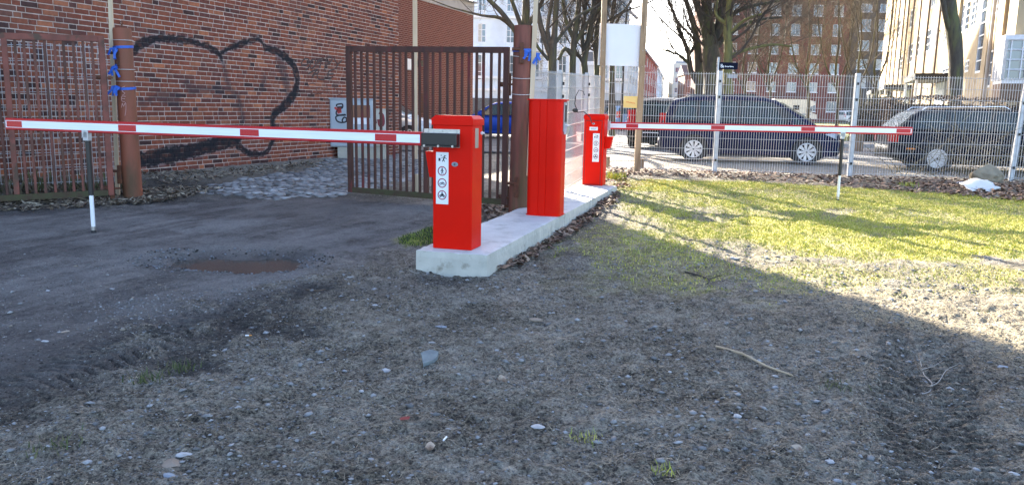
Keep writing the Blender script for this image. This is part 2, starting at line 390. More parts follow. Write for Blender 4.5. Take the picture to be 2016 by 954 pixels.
def ground_material():
    mt = bpy.data.materials.new('ground_soil_gravel_grass'); mt.use_nodes = True; nt = mt.node_tree; N = nt.nodes; L = nt.links; b = N['Principled BSDF']
    pos = N.new('ShaderNodeNewGeometry').outputs['Position']
    def attr(nm):
        a = N.new('ShaderNodeAttribute'); a.attribute_name = nm; s = N.new('ShaderNodeSeparateColor'); L.new(a.outputs['Color'], s.inputs[0])
        return s.outputs[0], s.outputs[1], s.outputs[2], a.outputs['Alpha']
    def noise(sc, det=4, ro=.55, vec=None):
        n = N.new('ShaderNodeTexNoise'); n.inputs['Scale'].default_value = sc; n.inputs['Detail'].default_value = det; n.inputs['Roughness'].default_value = ro
        L.new(vec or pos, n.inputs['Vector']); return n.outputs['Fac']
    def rng_(v, a, c, lo=0, hi=1):
        r = N.new('ShaderNodeMapRange'); r.inputs[1].default_value = a; r.inputs[2].default_value = c; r.inputs[3].default_value = lo; r.inputs[4].default_value = hi
        L.new(v, r.inputs[0]); return r.outputs[0]
    def mix(f, a, c, mode='MIX'):
        m_ = N.new('ShaderNodeMix'); m_.data_type = 'RGBA'; m_.blend_type = mode
        for s, v in ((0, f), (6, a), (7, c)):
            if isinstance(v, tuple): m_.inputs[s].default_value = (*v, 1)
            elif isinstance(v, (int, float)): m_.inputs[s].default_value = v
            else: L.new(v, m_.inputs[s])
        return m_.outputs[2]
    def mul(a, c):
        m_ = N.new('ShaderNodeMath'); m_.operation = 'MULTIPLY'
        for s, v in ((0, a), (1, c)):
            if isinstance(v, (int, float)): m_.inputs[s].default_value = v
            else: L.new(v, m_.inputs[s])
        return m_.outputs[0]
    road, dark, pale, grass = attr('zones_a'); sand, straw, wet, trk = attr('zones_b')
    big = noise(1.6, 6); mid = noise(9, 5); fine = noise(55, 4, .7); vfine = noise(170, 3, .7)
    n25 = noise(24, 5, .7)
    def ramp(v, stops):
        r = N.new('ShaderNodeValToRGB'); el = r.color_ramp.elements
        while len(el) > 1: el.remove(el[-1])
        for i, (p_, c) in enumerate(stops): e = el[0] if i == 0 else el.new(p_); e.position = p_; e.color = (*c, 1)
        L.new(v, r.inputs[0]); return r.outputs[0]
    def wsum(*terms):
        cur = None
        for v, w in terms:
            t_ = mul(v, w)
            if cur is None: cur = t_
            else:
                a_ = N.new('ShaderNodeMath'); a_.operation = 'ADD'; L.new(cur, a_.inputs[0]); L.new(t_, a_.inputs[1]); cur = a_.outputs[0]
        return cur
    mp = N.new('ShaderNodeMapping'); mp.inputs['Rotation'].default_value = (0, 0, math.radians(-63)); L.new(pos, mp.inputs['Vector'])
    mp2 = N.new('ShaderNodeMapping'); mp2.inputs['Scale'].default_value = (.45, 4.2, 1); L.new(mp.outputs[0], mp2.inputs['Vector'])
    streak = noise(1.0, 6, .62, mp2.outputs[0])
    bv = wsum((big, .2), (mid, .18), (n25, .2), (fine, .27), (vfine, .15))
    base = ramp(bv, [(.425, (.018, .016, .014)), (.468, (.088, .076, .063)), (.503, (.19, .17, .14)), (.537, (.305, .278, .233)), (.595, (.5, .465, .4))])
    base = mix(mul(straw, rng_(fine, .42, .58)), base, (.45, .375, .235))
    rv_ = wsum((big, .24), (streak, .28), (mid, .12), (n25, .14), (fine, .22))
    rd = ramp(rv_, [(.385, (.04, .036, .034)), (.455, (.115, .104, .098)), (.505, (.183, .167, .156)), (.555, (.262, .242, .226)), (.63, (.37, .346, .324))])
    col = mix(road, base, rd)
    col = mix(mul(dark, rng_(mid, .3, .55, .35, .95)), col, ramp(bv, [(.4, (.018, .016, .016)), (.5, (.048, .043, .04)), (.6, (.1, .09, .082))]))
    col = mix(mul(trk, .3), col, ramp(bv, [(.4, (.06, .05, .041)), (.5, (.115, .096, .079)), (.6, (.2, .17, .14))]))
    col = mix(mul(pale, rng_(mid, .2, .5, .35, 1)), col, mix(rng_(fine, .35, .65), (.21, .198, .188), (.36, .342, .322)))
    gr = mix(rng_(mid, .35, .65), (.38, .37, .04), (.58, .52, .11))
    gr = mix(rng_(fine, .5, .7), gr, (.6, .52, .2))
    gr = mix(rng_(n25, .46, .3), gr, (.06, .055, .02))
    col = mix(mul(grass, rng_(fine, .2, .55, .55, 1)), col, gr)
    sd = mix(rng_(mid, .3, .7), (.36, .31, .24), (.5, .44, .35)); sd = mix(rng_(fine, .55, .8), sd, (.24, .2, .15))
    col = mix(sand, col, sd)
    # small stones in the surface
    v = N.new('ShaderNodeTexVoronoi'); v.inputs['Scale'].default_value = 42; L.new(pos, v.inputs['Vector'])
    vs_ = N.new('ShaderNodeSeparateColor'); L.new(v.outputs['Color'], vs_.inputs[0])
    pick = mul(rng_(vs_.outputs[0], .86, .87), rng_(v.outputs['Distance'], .3, .22))
    pick = mul(pick, rng_(grass, .2, .7, 1, 0))
    col = mix(mul(pick, .8), col, mix(vs_.outputs[1], (.18, .18, .18), (.36, .36, .36)))
    col = mix(mul(rng_(vfine, .35, .65, 1, 0), .3), col, (.02, .018, .016))  # low spots of the fine noise darkened: crevice shade put into the colour
    col = mix(mul(wet, .7), col, (.03, .028, .03))
    L.new(col, b.inputs['Base Color'])
    L.new(rng_(wet, 0, 1, .92, .42), b.inputs['Roughness']); b.inputs['Specular IOR Level'].default_value = .3
    h = N.new('ShaderNodeMath'); h.operation = 'ADD'; L.new(mul(fine, 1.0), h.inputs[0]); L.new(mul(vfine, .5), h.inputs[1])
    h2 = N.new('ShaderNodeMath'); h2.operation = 'ADD'; L.new(h.outputs[0], h2.inputs[0]); L.new(mul(pick, .6), h2.inputs[1])
    bp = N.new('ShaderNodeBump'); bp.inputs['Distance'].default_value = .034; bp.inputs['Strength'].default_value = .9
    L.new(h2.outputs[0], bp.inputs['Height']); L.new(bp.outputs[0], b.inputs['Normal'])
    return mt
sandall = np.clip(np.maximum(sand, np.maximum(far * .9, yard * .35)), 0, 1)
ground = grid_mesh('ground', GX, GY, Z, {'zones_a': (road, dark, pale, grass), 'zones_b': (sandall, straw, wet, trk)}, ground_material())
tag(ground, kind='structure')
_ys = ys
def gz(x, y):
    """height of the ground sheet at a point (bilinear)"""
    r = min(max(int(np.searchsorted(_ys, y)) - 1, 0), NR - 2); fy = (y - _ys[r]) / (_ys[r + 1] - _ys[r])
    out = []
    for rr in (r, r + 1):
        uu = x / half[rr]; c = min(max(int(np.searchsorted(u, uu)) - 1, 0), NC - 2); fx = (uu - u[c]) / (u[c + 1] - u[c])
        out.append(Z[rr, c] * (1 - fx) + Z[rr, c + 1] * fx)
    return float(out[0] * (1 - fy) + out[1] * fy)
def mask_at(A, x, y):
    r = min(max(int(np.searchsorted(_ys, y)), 0), NR - 1); c = min(max(int(np.searchsorted(u, x / half[r])), 0), NC - 1); return float(A[r, c])
def GS(px, py):
    g = GG(px, py)
    for _ in range(3):
        z = gz(g.x, g.y); g = G(px, py, z)
    return Vector((g.x, g.y, gz(g.x, g.y)))

# puddle
mt = bpy.data.materials.new('muddy_water'); mt.use_nodes = True; b = mt.node_tree.nodes['Principled BSDF']
b.inputs['Base Color'].default_value = (.07, .062, .052, 1); b.inputs['Roughness'].default_value = .16; b.inputs['Specular IOR Level'].default_value = .2
pc = GG(458, 512); mb = MB(); ring = []
for k in range(48):
    a = 2 * pi * k / 48; rr = 1 + .12 * math.sin(3 * a + 1) + .08 * math.sin(7 * a) + rng.uniform(-.04, .04)
    ring.append((.74 * rr * math.cos(a), .5 * rr * math.sin(a), 0))
zp = min(gz(pc.x + dx, pc.y + dy) for dx in (-.3, -.15, 0, .15, .3) for dy in (-.1, 0, .1)) + .034
mb.add(ring, [list(range(48))]); pu = mb.build('puddle', mt); pu.location = (pc.x, pc.y, zp); tag(pu, kind='structure')

# ------------------------------------------------------------------ street sheets beyond the fence
asph = M('asphalt', (.1, .102, .108), (.075, .077, .082), rough=.9, scale=.5, c3=(.15, .15, .15), scale3=.9, bump=.01, bscale=60)
pave = M('pale_paving', (.36, .33, .28), (.29, .27, .235), rough=.9, scale=.8, bump=.01, bscale=30)
kerbm = M('kerb_stone', (.4, .39, .37), (.3, .3, .29), rough=.85, scale=3)
def sheet(name, poly, z, mat, th=.03):
    mb = MB(); mb.prism(poly, z - th, z, 0); o = mb.build(name, mat); tag(o, kind='structure'); return o
ST = .19
sheet('street', [(-4, 22.6), (4.2, 22.6), (46, 20), (46, 28.5), (8.2, 30), (36, 190), (24, 190), (2.0, 44), (-14, 47), (-14, 38), (-4, 30)], ST + .012, asph)
sheet('pavement', [(7.5, 30.3), (46, 28.8), (46, 33), (8.8, 34)], ST + .1, pave, .14)
mb = MB(); mb.box((0, 0, 0), (41, .16, .16)); k = mb.build('kerb', kerbm); k.location = (26.5, 29.5, ST + .06); k.rotation_euler = (0, 0, -.037); tag(k, kind='structure')
lawnm = M('far_lawn', (.07, .1, .02), (.13, .13, .035), rough=1, scale=2, bump=.05, bscale=20)
sheet('lawn', [(10, 36), (60, 34), (90, 112), (22, 116)], ST + .03, lawnm)

# ------------------------------------------------------------------ cobbled yard: setts as stones of their own
cob = [M('sett_%d' % i, c, tuple(v * .7 for v in c), rough=.7, scale=9, bump=.006, bscale=30, rnd=.2) for i, c in enumerate([(.22, .218, .215), (.3, .297, .29), (.15, .147, .145)])]
cobroot = thing('cobbled_yard', None, None, (0, 0, 0)); cobroot['kind'] = 'structure'
def sett_mesh(w, l, h, j):
    mb = MB(); rr = random.Random(j)
    def rg(s, z): return [(sx * w / 2 * s * rr.uniform(.9, 1.05), sy * l / 2 * s * rr.uniform(.9, 1.05), z) for sx, sy in ((-1, -1), (0, -1.08), (1, -1), (1.06, 0), (1, 1), (0, 1.06), (-1, 1), (-1.05, 0))]
    mb.loft([rg(1, -.05), rg(.97, h * .45), rg(.72, h)], 0, True, True, False)
    top = rg(.72, h); mb.add(mb.v[-8:], [list(range(8))], 0, True)
    return mb
setts = [sett_mesh(.16, .14, .022, j) for j in range(5)]
smesh = [setts[j % 5].mesh('sett', cob[j % 3]) for j in range(15)]
area = [(g.x, g.y) for g in (GG(*p) for p in [(372, 374), (470, 352), (560, 334), (640, 317), (700, 304), (790, 296), (900, 300), (930, 338), (820, 352), (700, 388), (640, 386), (560, 394), (430, 393)])]
cand = []; dirv = WALL_D; nrm = WALL_N; rows = 0
for a in np.arange(-6, 14, .155):
    off = rng.uniform(0, .18)
    for t in np.arange(-4, 12, .185):
        p = Vector((-4.2, 15.5, 0)) + dirv * (t + off) + nrm * a + Vector((rng.uniform(-.012, .012), rng.uniform(-.012, .012), 0))
        cand.append(p)
cx = np.array([p.x for p in cand]); cy = np.array([p.y for p in cand]); sd = sdf(area, cx, cy)
nn = fbm(cx * 1.3, cy * 1.3, 3, 5)
sel = [(PJ(p), p) for p, s, n in zip(cand, sd, nn) if s + (n - .5) * 1.0 < 0 and rng.random() < .97]
sel.sort(key=lambda q: -q[0][1])
rest = MB()
for i, (q, p) in enumerate(sel):
    z = gz(p.x, p.y) - .004 + rng.uniform(-.008, .006); rz = math.atan2(dirv.y, dirv.x) + rng.uniform(-.12, .12); sc = rng.uniform(.7, .95)
    if i < 300: inst('sett', smesh[rng.randrange(15)], cobroot, (p.x, p.y, z), (rng.uniform(-.05, .05), rng.uniform(-.05, .05), rz), (sc, sc, 1))
    else:
        s = setts[rng.randrange(5)]; c_, s_ = math.cos(rz) * sc, math.sin(rz) * sc
        rest.add([(p.x + x * c_ - y * s_, p.y + x * s_ + y * c_, z + zz) for x, y, zz in s.v], s.f, rng.randrange(3), True)
r = rest.build('sett', cob, cobroot, fix=False); r['kind'] = 'stuff'
# ------------------------------------------------------------------ the long brick building on the left
def wall_pt(px, py):
    d = ray(px, py); t = (WALL_A - CAMP).dot(WALL_N) / d.dot(WALL_N); p = CAMP + d * t
    return (p - WALL_A).dot(WALL_D), p.z, (p - CAMP).dot(FW)
UC = wall_pt(785, 150)[0]; UL = -4.2; WTOP = 15.0; BT = 5.44; WBASE = -.1
def graffiti_nodes(nt, col):
    """black paint outline sprayed on the wall: distance to tapered strokes, in wall coordinates"""
    N = nt.nodes; L = nt.links
    pos = N.new('ShaderNodeNewGeometry').outputs['Position']
    sub = N.new('ShaderNodeVectorMath'); sub.operation = 'SUBTRACT'; sub.inputs[1].default_value = WALL_A; L.new(pos, sub.inputs[0])
    dt = N.new('ShaderNodeVectorMath'); dt.operation = 'DOT_PRODUCT'; dt.inputs[1].default_value = WALL_D; L.new(sub.outputs[0], dt.inputs[0])
    sx = N.new('ShaderNodeSeparateXYZ'); L.new(pos, sx.inputs[0])
    cb = N.new('ShaderNodeCombineXYZ'); L.new(dt.outputs['Value'], cb.inputs[0]); L.new(sx.outputs[2], cb.inputs[1])
    wn_ = N.new('ShaderNodeTexNoise'); wn_.inputs['Scale'].default_value = 9; wn_.inputs['Detail'].default_value = 5; L.new(pos, wn_.inputs['Vector'])
    ed = N.new('ShaderNodeMath'); ed.operation = 'MULTIPLY_ADD'; ed.inputs[1].default_value = .17; ed.inputs[2].default_value = -.085; L.new(wn_.outputs['Fac'], ed.inputs[0])
    def strokes(list_):
        cur = None
        for st in list_:
            q = []
            for x, y, r in st:
                a, z, zc = wall_pt(x, y); q.append((Vector((a, z, 0)), 1.12 * r * zc / FPX))
            for (p, ra), (p2, rb) in zip(q, q[1:]):
                ba = p2 - p
                s = N.new('ShaderNodeVectorMath'); s.operation = 'SUBTRACT'; s.inputs[1].default_value = p; L.new(cb.outputs[0], s.inputs[0])
                d = N.new('ShaderNodeVectorMath'); d.operation = 'DOT_PRODUCT'; d.inputs[1].default_value = ba / ba.length_squared; L.new(s.outputs[0], d.inputs[0])
                c = N.new('ShaderNodeMath'); c.operation = 'MULTIPLY'; c.use_clamp = True; c.inputs[1].default_value = 1; L.new(d.outputs['Value'], c.inputs[0])
                e = N.new('ShaderNodeVectorMath'); e.operation = 'SCALE'; e.inputs[0].default_value = ba; L.new(c.outputs[0], e.inputs['Scale'])
                f = N.new('ShaderNodeVectorMath'); f.operation = 'DISTANCE'; L.new(s.outputs[0], f.inputs[0]); L.new(e.outputs[0], f.inputs[1])
                g = N.new('ShaderNodeMath'); g.operation = 'MULTIPLY_ADD'; g.inputs[1].default_value = -(rb - ra); g.inputs[2].default_value = -ra; L.new(c.outputs[0], g.inputs[0])
                h = N.new('ShaderNodeMath'); h.operation = 'ADD'; L.new(f.outputs['Value'], h.inputs[0]); L.new(g.outputs[0], h.inputs[1])
                if cur is None: cur = h.outputs[0]
                else:
                    mn = N.new('ShaderNodeMath'); mn.operation = 'MINIMUM'; L.new(cur, mn.inputs[0]); L.new(h.outputs[0], mn.inputs[1]); cur = mn.outputs[0]
        ad = N.new('ShaderNodeMath'); ad.operation = 'ADD'; L.new(cur, ad.inputs[0]); L.new(ed.outputs[0], ad.inputs[1]); return ad.outputs[0]
    def ramp(v, a, b_, lo, hi):
        r = N.new('ShaderNodeMapRange'); r.inputs[1].default_value = a; r.inputs[2].default_value = b_; r.inputs[3].default_value = lo; r.inputs[4].default_value = hi; L.new(v, r.inputs[0]); return r.outputs[0]
    def mix(f, a, c):
        m_ = N.new('ShaderNodeMix'); m_.data_type = 'RGBA'; L.new(f, m_.inputs[0]); L.new(a, m_.inputs[6]); m_.inputs[7].default_value = (*c, 1); return m_.outputs[2]
    big = strokes([
        [(255, 104, 9), (282, 84, 9), (307, 77, 8), (330, 76, 7), (358, 79, 7), (386, 84, 6), (407, 91, 6), (425, 101, 6), (434, 111, 5), (438, 124, 3)],
        [(435, 104, 4), (464, 90, 6), (489, 81, 5), (508, 77, 4), (517, 85, 4), (523, 96, 6), (542, 100, 7), (564, 114, 8), (580, 133, 8), (585, 153, 8), (583, 175, 8), (574, 193, 9), (558, 210, 9), (539, 225, 7), (536, 240, 6), (538, 272, 6), (529, 294, 5), (517, 303, 5), (492, 302, 6), (468, 288, 7)],
        [(272, 316, 13), (329, 306, 15), (376, 297, 13), (407, 290, 12), (439, 280, 14), (466, 272, 12)]])
    faint = strokes([[(440, 128, 5), (449, 170, 6), (470, 195, 4), (478, 235, 5)], [(368, 165, 6), (374, 178, 8), (400, 176, 5), (451, 176, 5)], [(318, 190, 10), (346, 194, 12)], [(275, 205, 4), (318, 186, 6)], [(520, 155, 7), (516, 172, 5)], [(550, 118, 10), (560, 150, 8), (566, 180, 8)]])
    col = mix(ramp(faint, -.04, .06, .62, 0), col, (.05, .04, .045))
    halo = ramp(big, .0, .05, 1, 0)
    hm = N.new('ShaderNodeMath'); hm.operation = 'MULTIPLY'; L.new(halo, hm.inputs[0]); L.new(ramp(wn_.outputs['Fac'], .42, .6, 0, .5), hm.inputs[1])
    col = mix(hm.outputs[0], col, (.3, .27, .27))
    k = N.new('ShaderNodeMath'); k.operation = 'MULTIPLY'; L.new(ramp(big, -.02, .012, 1, 0), k.inputs[0]); L.new(ramp(wn_.outputs['Fac'], .3, .52, .68, .96), k.inputs[1])
    return mix(k.outputs[0], col, (.014, .016, .02))
def brick_mat(name, tones, mortar=False, graffiti=True):
    mt = bpy.data.materials.new(name); mt.use_nodes = True; nt = mt.node_tree; N = nt.nodes; L = nt.links; b = N['Principled BSDF']
    pos = N.new('ShaderNodeNewGeometry').outputs['Position']
    nz = N.new('ShaderNodeTexNoise'); nz.inputs['Scale'].default_value = 14; nz.inputs['Detail'].default_value = 6; nz.inputs['Roughness'].default_value = .65; L.new(pos, nz.inputs['Vector'])
    if mortar:
        r = N.new('ShaderNodeValToRGB'); L.new(nz.outputs['Fac'], r.inputs[0]); r.color_ramp.elements[0].color = (.36, .285, .235, 1); r.color_ramp.elements[1].color = (.58, .485, .425, 1)
        r.color_ramp.elements[0].position = .3; r.color_ramp.elements[1].position = .65; col = r.outputs[0]
    else:
        at = N.new('ShaderNodeAttribute'); at.attribute_name = 'tone'; oi = N.new('ShaderNodeObjectInfo')
        ad = N.new('ShaderNodeMath'); ad.operation = 'ADD'; L.new(at.outputs['Fac'], ad.inputs[0]); L.new(oi.outputs['Random'], ad.inputs[1])
        fr = N.new('ShaderNodeMath'); fr.operation = 'FRACT'; L.new(ad.outputs[0], fr.inputs[0])
        r = N.new('ShaderNodeValToRGB'); L.new(fr.outputs[0], r.inputs[0]); el = r.color_ramp.elements
        while len(el) > 1: el.remove(el[-1])
        for i, (p_, c) in enumerate(tones):
            e = el[0] if i == 0 else el.new(p_); e.position = p_; e.color = (*c, 1)
        mx = N.new('ShaderNodeMix'); mx.data_type = 'RGBA'; mx.blend_type = 'MULTIPLY'; mx.inputs[0].default_value = .7
        r2 = N.new('ShaderNodeMapRange'); r2.inputs[1].default_value = .3; r2.inputs[2].default_value = .7; r2.inputs[3].default_value = .62; r2.inputs[4].default_value = 1.3; L.new(nz.outputs['Fac'], r2.inputs[0])
        hs_ = N.new('ShaderNodeHueSaturation'); hs_.inputs['Value'].default_value = 1.42; hs_.inputs['Saturation'].default_value = 1.02; L.new(r.outputs[0], hs_.inputs['Color']); L.new(hs_.outputs[0], mx.inputs[6]); L.new(r2.outputs[0], mx.inputs[7]); col = mx.outputs[2]
    # broad weathering: slightly darker, greener patches
    n2 = N.new('ShaderNodeTexNoise'); n2.inputs['Scale'].default_value = .8; n2.inputs['Detail'].default_value = 5; L.new(pos, n2.inputs['Vector'])
    r3 = N.new('ShaderNodeMapRange'); r3.inputs[1].default_value = .5; r3.inputs[2].default_value = .72; r3.inputs[4].default_value = .25; L.new(n2.outputs['Fac'], r3.inputs[0])
    m2 = N.new('ShaderNodeMix'); m2.data_type = 'RGBA'; L.new(r3.outputs[0], m2.inputs[0]); L.new(col, m2.inputs[6]); m2.inputs[7].default_value = (.1, .07, .06, 1); col = m2.outputs[2]
    if graffiti: col = graffiti_nodes(nt, col)
    L.new(col, b.inputs['Base Color']); b.inputs['Roughness'].default_value = .85; b.inputs['Specular IOR Level'].default_value = .12
    bp = N.new('ShaderNodeBump'); bp.inputs['Distance'].default_value = .006; bp.inputs['Strength'].default_value = .8; L.new(nz.outputs['Fac'], bp.inputs['Height']); L.new(bp.outputs[0], b.inputs['Normal'])
    return mt
TONES = [(0, (.04, .022, .02)), (.06, (.045, .024, .022)), (.12, (.085, .034, .028)), (.3, (.115, .04, .028)), (.55, (.145, .047, .03)), (.75, (.17, .058, .034)), (.86, (.11, .042, .032)), (.92, (.26, .095, .05)), (1, (.1, .046, .036))]
bm_brick = brick_mat('red_brick_with_paint', TONES); bm_mortar = brick_mat('lime_mortar_with_paint', None, mortar=True)
bb = thing('brick_building', 'long red brick building with big black spray painted outline on its wall', 'building', WALL_A, math.atan2(WALL_D.y, WALL_D.x))
mb = MB(); L_ = UC - UL
mb.box((UL + L_ / 2, 5.0, WTOP / 2 + .0 + WBASE / 2), (L_, 10.0, WTOP - WBASE)); mb.build('wall', bm_mortar, bb)
rnd = random.Random(3); bricks = []; CRS = .08; nrow = int((BT - WBASE) / CRS)
for r_ in range(nrow):
    z = WBASE + (r_ + .5) * CRS; x = UL - rnd.uniform(0, .3); k = rnd.randrange(4)
    while x < UC:
        w = .25 if k % 3 else .121
        if rnd.random() < .06: w = rnd.choice((.25, .121, .19))
        k += 1; x0, x1 = max(x, UL), min(x + w, UC - .001)
        if x1 - x0 > .03: bricks.append((x0, x1, z))
        x += w + .0135
def bpx(b):
    p = WALL_A + WALL_D * ((b[0] + b[1]) / 2); p.z = b[2]; return PJ(p), p.y
vis = []
for i, b in enumerate(bricks):
    (x, y), Y = bpx(b)
    if 0 < y < 330 and (b[1] - b[0]) > .24 and (b[1] - b[0]) < .26 and ((278 < x < 1000) or (0 < x < 205 and y < 42)) and not (238 < y < 266): vis.append((Y, i))
vis.sort(); single = {i for _, i in vis[:300]}
def brick_shape(mb, w, h, d0, d1, e=.004, c=(0, 0, 0)):
    x, y, z = c; a = w / 2; k = h / 2
    o = [(x + i * a, y + d0, z + j * k) for i, j in ((-1, -1), (1, -1), (1, 1), (-1, 1))]
    m_ = [(x + i * a, y + d1 + e, z + j * k) for i, j in ((-1, -1), (1, -1), (1, 1), (-1, 1))]
    f = [(x + i * (a - e), y + d1, z + j * (k - e)) for i, j in ((-1, -1), (1, -1), (1, 1), (-1, 1))]
    n = 4; mb.add(o + m_ + f, [[i, (i + 1) % 4, 4 + (i + 1) % 4, 4 + i] for i in range(4)] + [[4 + i, 4 + (i + 1) % 4, 8 + (i + 1) % 4, 8 + i] for i in range(4)] + [[8, 9, 10, 11]])
sm = MB(); brick_shape(sm, .25, CRS - .0135, .03, -.007); sme = sm.mesh('brick', bm_brick)
rest = MB(); tones = []
for i, b in enumerate(bricks):
    cx_ = (b[0] + b[1]) / 2; dy = rnd.uniform(-.003, .002); dz = rnd.uniform(-.0015, .0015)
    if i in single: inst('brick', sme, bb, (cx_, dy, b[2] + dz), (0, rnd.uniform(-.004, .004), 0))
    else:
        n0 = len(rest.f); brick_shape(rest, b[1] - b[0], CRS - .0135 + rnd.uniform(-.002, .001), .03, -.007 + dy, .004, (cx_, 0, b[2] + dz)); tones += [rnd.random()] * (len(rest.f) - n0)
r = rest.build('brick', bm_brick, bb, fix=False); r['kind'] = 'stuff'
at = r.data.attributes.new('tone', 'FLOAT', 'FACE'); at.data.foreach_set('value', tones)
# upper storeys (above the picture): plain brick skin, roof
mb = MB(); mb.box((UL + L_ / 2, -.004 + .02, (BT + WTOP) / 2), (L_, .05, WTOP - BT - .01)); mb.build('upper_wall', M('plain_brick', (.2, .06, .045), (.14, .045, .035), rough=.9, scale=2), bb)
mb = MB(); mb.box((UL + L_ / 2, 5.0, WTOP + .12), (L_ + .5, 10.5, .22)); mb.build('roof', M('roof_felt', (.06, .06, .065), rough=.9), bb)
# sprayed tags
tagm = M('black_marker_paint', (.03, .022, .024), (.07, .04, .038), rough=.7, scale=30)
tagf = M('faded_marker_paint', (.085, .042, .036), (.12, .05, .04), rough=.8, scale=30)
def tagstrokes(name, strokes, ox, oy, s, w, mat):
    mb = MB()
    for st in strokes:
        pts = []
        for x, y in st:
            a, z, zc = wall_pt(ox + x / s, oy + y / s); pts.append(Vector((a, -.0125, z)))
        ribbon(mb, smooth_pts(pts, 4), w, (0, -1, 0))
    return mb.build(name, mat, bb)
tagstrokes('graffiti_lettering', [[(330, 285), (310, 240), (340, 180), (400, 150), (450, 170), (440, 230), (400, 275), (330, 272)], [(460, 300), (430, 335), (390, 370)],
    [(490, 190), (540, 160), (575, 200), (560, 280), (505, 335), (470, 290), (490, 190)], [(600, 285), (605, 205), (645, 170), (730, 135)], [(612, 225), (655, 200), (710, 185)], [(690, 170), (672, 240), (650, 325)],
    [(740, 380), (765, 240), (790, 140), (850, 118), (885, 145), (865, 200), (785, 215)], [(770, 300), (800, 255), (860, 235)], [(928, 145), (955, 215), (1000, 245), (1040, 215), (1072, 178)], [(1000, 245), (975, 300), (958, 355)],
    [(440, 440), (520, 385), (625, 348)], [(620, 350), (560, 410), (510, 500)], [(515, 470), (570, 440), (600, 430)], [(640, 375), (605, 460), (625, 525), (690, 545), (765, 528)], [(935, 348), (840, 378), (805, 450), (830, 520), (905, 485)], [(810, 452), (860, 440), (918, 436)]], 560, 100, 9.54, .034, tagm)
tagstrokes('faded_graffiti_lettering', [[(430, 700), (445, 640), (530, 610), (575, 640)], [(600, 760), (592, 700), (690, 690), (720, 745), (690, 800), (622, 805)], [(790, 640), (795, 720), (788, 810)], [(735, 745), (790, 735), (850, 730)], [(920, 610), (925, 680), (960, 720), (955, 640)], [(950, 800), (1000, 740), (1060, 720), (1082, 790), (1000, 835)], [(480, 810), (540, 795), (620, 810)]], 560, 100, 9.54, .022, tagf)

# ------------------------------------------------------------------ the plainer brick building beyond it
def yaw_of(d): return math.atan2(d.y, d.x)
p_r = W(931, 150, 40.0); bA = Vector((p_r.x, 40.0, 0)); bD = WALL_D.copy(); b2 = thing('brick_annexe', 'plain dark red brick building with grey band under its roof, behind the rusty gate', 'building', bA, yaw_of(bD))
bm2 = brick_mat('dark_red_brick_far', [(0, (.15, .05, .04)), (1, (.17, .056, .044))], graffiti=False)
nt = bm2.node_tree; bt = nt.nodes.new('ShaderNodeTexBrick'); bt.inputs['Scale'].default_value = 1; bt.inputs['Brick Width'].default_value = .26; bt.inputs['Row Height'].default_value = .08; bt.inputs['Mortar Size'].default_value = .011
bt.inputs['Color1'].default_value = (.17, .055, .042, 1); bt.inputs['Color2'].default_value = (.13, .042, .035, 1); bt.inputs['Mortar'].default_value = (.26, .17, .14, 1)
tc = nt.nodes.new('ShaderNodeTexCoord'); mp = nt.nodes.new('ShaderNodeMapping'); mp.inputs['Rotation'].default_value = (pi / 2, 0, 0); nt.links.new(tc.outputs['Object'], mp.inputs[0]); nt.links.new(mp.outputs[0], bt.inputs['Vector'])
nt.links.new(bt.outputs['Color'], nt.nodes['Principled BSDF'].inputs['Base Color'])
mb = MB(); mb.box((-9, 4, 2.95), (18, 8, 5.8)); mb.build('wall', bm2, b2)
mb = MB(); mb.box((-9, 4, 6.13), (18.06, 8.06, .56)); mb.build('roof_band', M('grey_fascia', (.36, .36, .36), (.3, .3, .3), rough=.6, scale=1), b2)
mb = MB(); mb.box((-9, 4, 6.44), (18.3, 8.3, .06)); mb.build('roof', M('zinc_edge', (.2, .21, .22), rough=.5), b2)
def b2pt(px, py):
    d = ray(px, py); n = Vector((bD.y, -bD.x, 0)); t = (bA - CAMP).dot(n) / d.dot(n); p = CAMP + d * t; return (p - bA).dot(bD), p.z
a, z = b2pt(802, 127); mb = MB(); mb.box((a, -.06, z), (.35, .12, .45), 0, .02); mb.build('light_box', MAT['white'], b2)
a, z = b2pt(825, 126); mb = MB(); mb.box((a, -.09, z), (.34, .18, .22), 0, .03); mb.prism([(a - .2, -.22), (a + .2, -.22), (a + .17, -.02), (a - .17, -.02)], z + .11, z + .14); mb.build('wall_lamp', MAT['black'], b2)
a, z = b2pt(830, 203); vf = MB(); vf.box((a, -.015, z), (.4, .03, .82)); v_ = vf.build('vent', M('vent_red', (.09, .03, .025), rough=.7), b2); 
for i in range(7):
    sl_ = MB(); sl_.box((a, -.035, z - .36 + i * .12), (.38, .02, .05)); sl_.build('slat', MAT['rust'], v_)
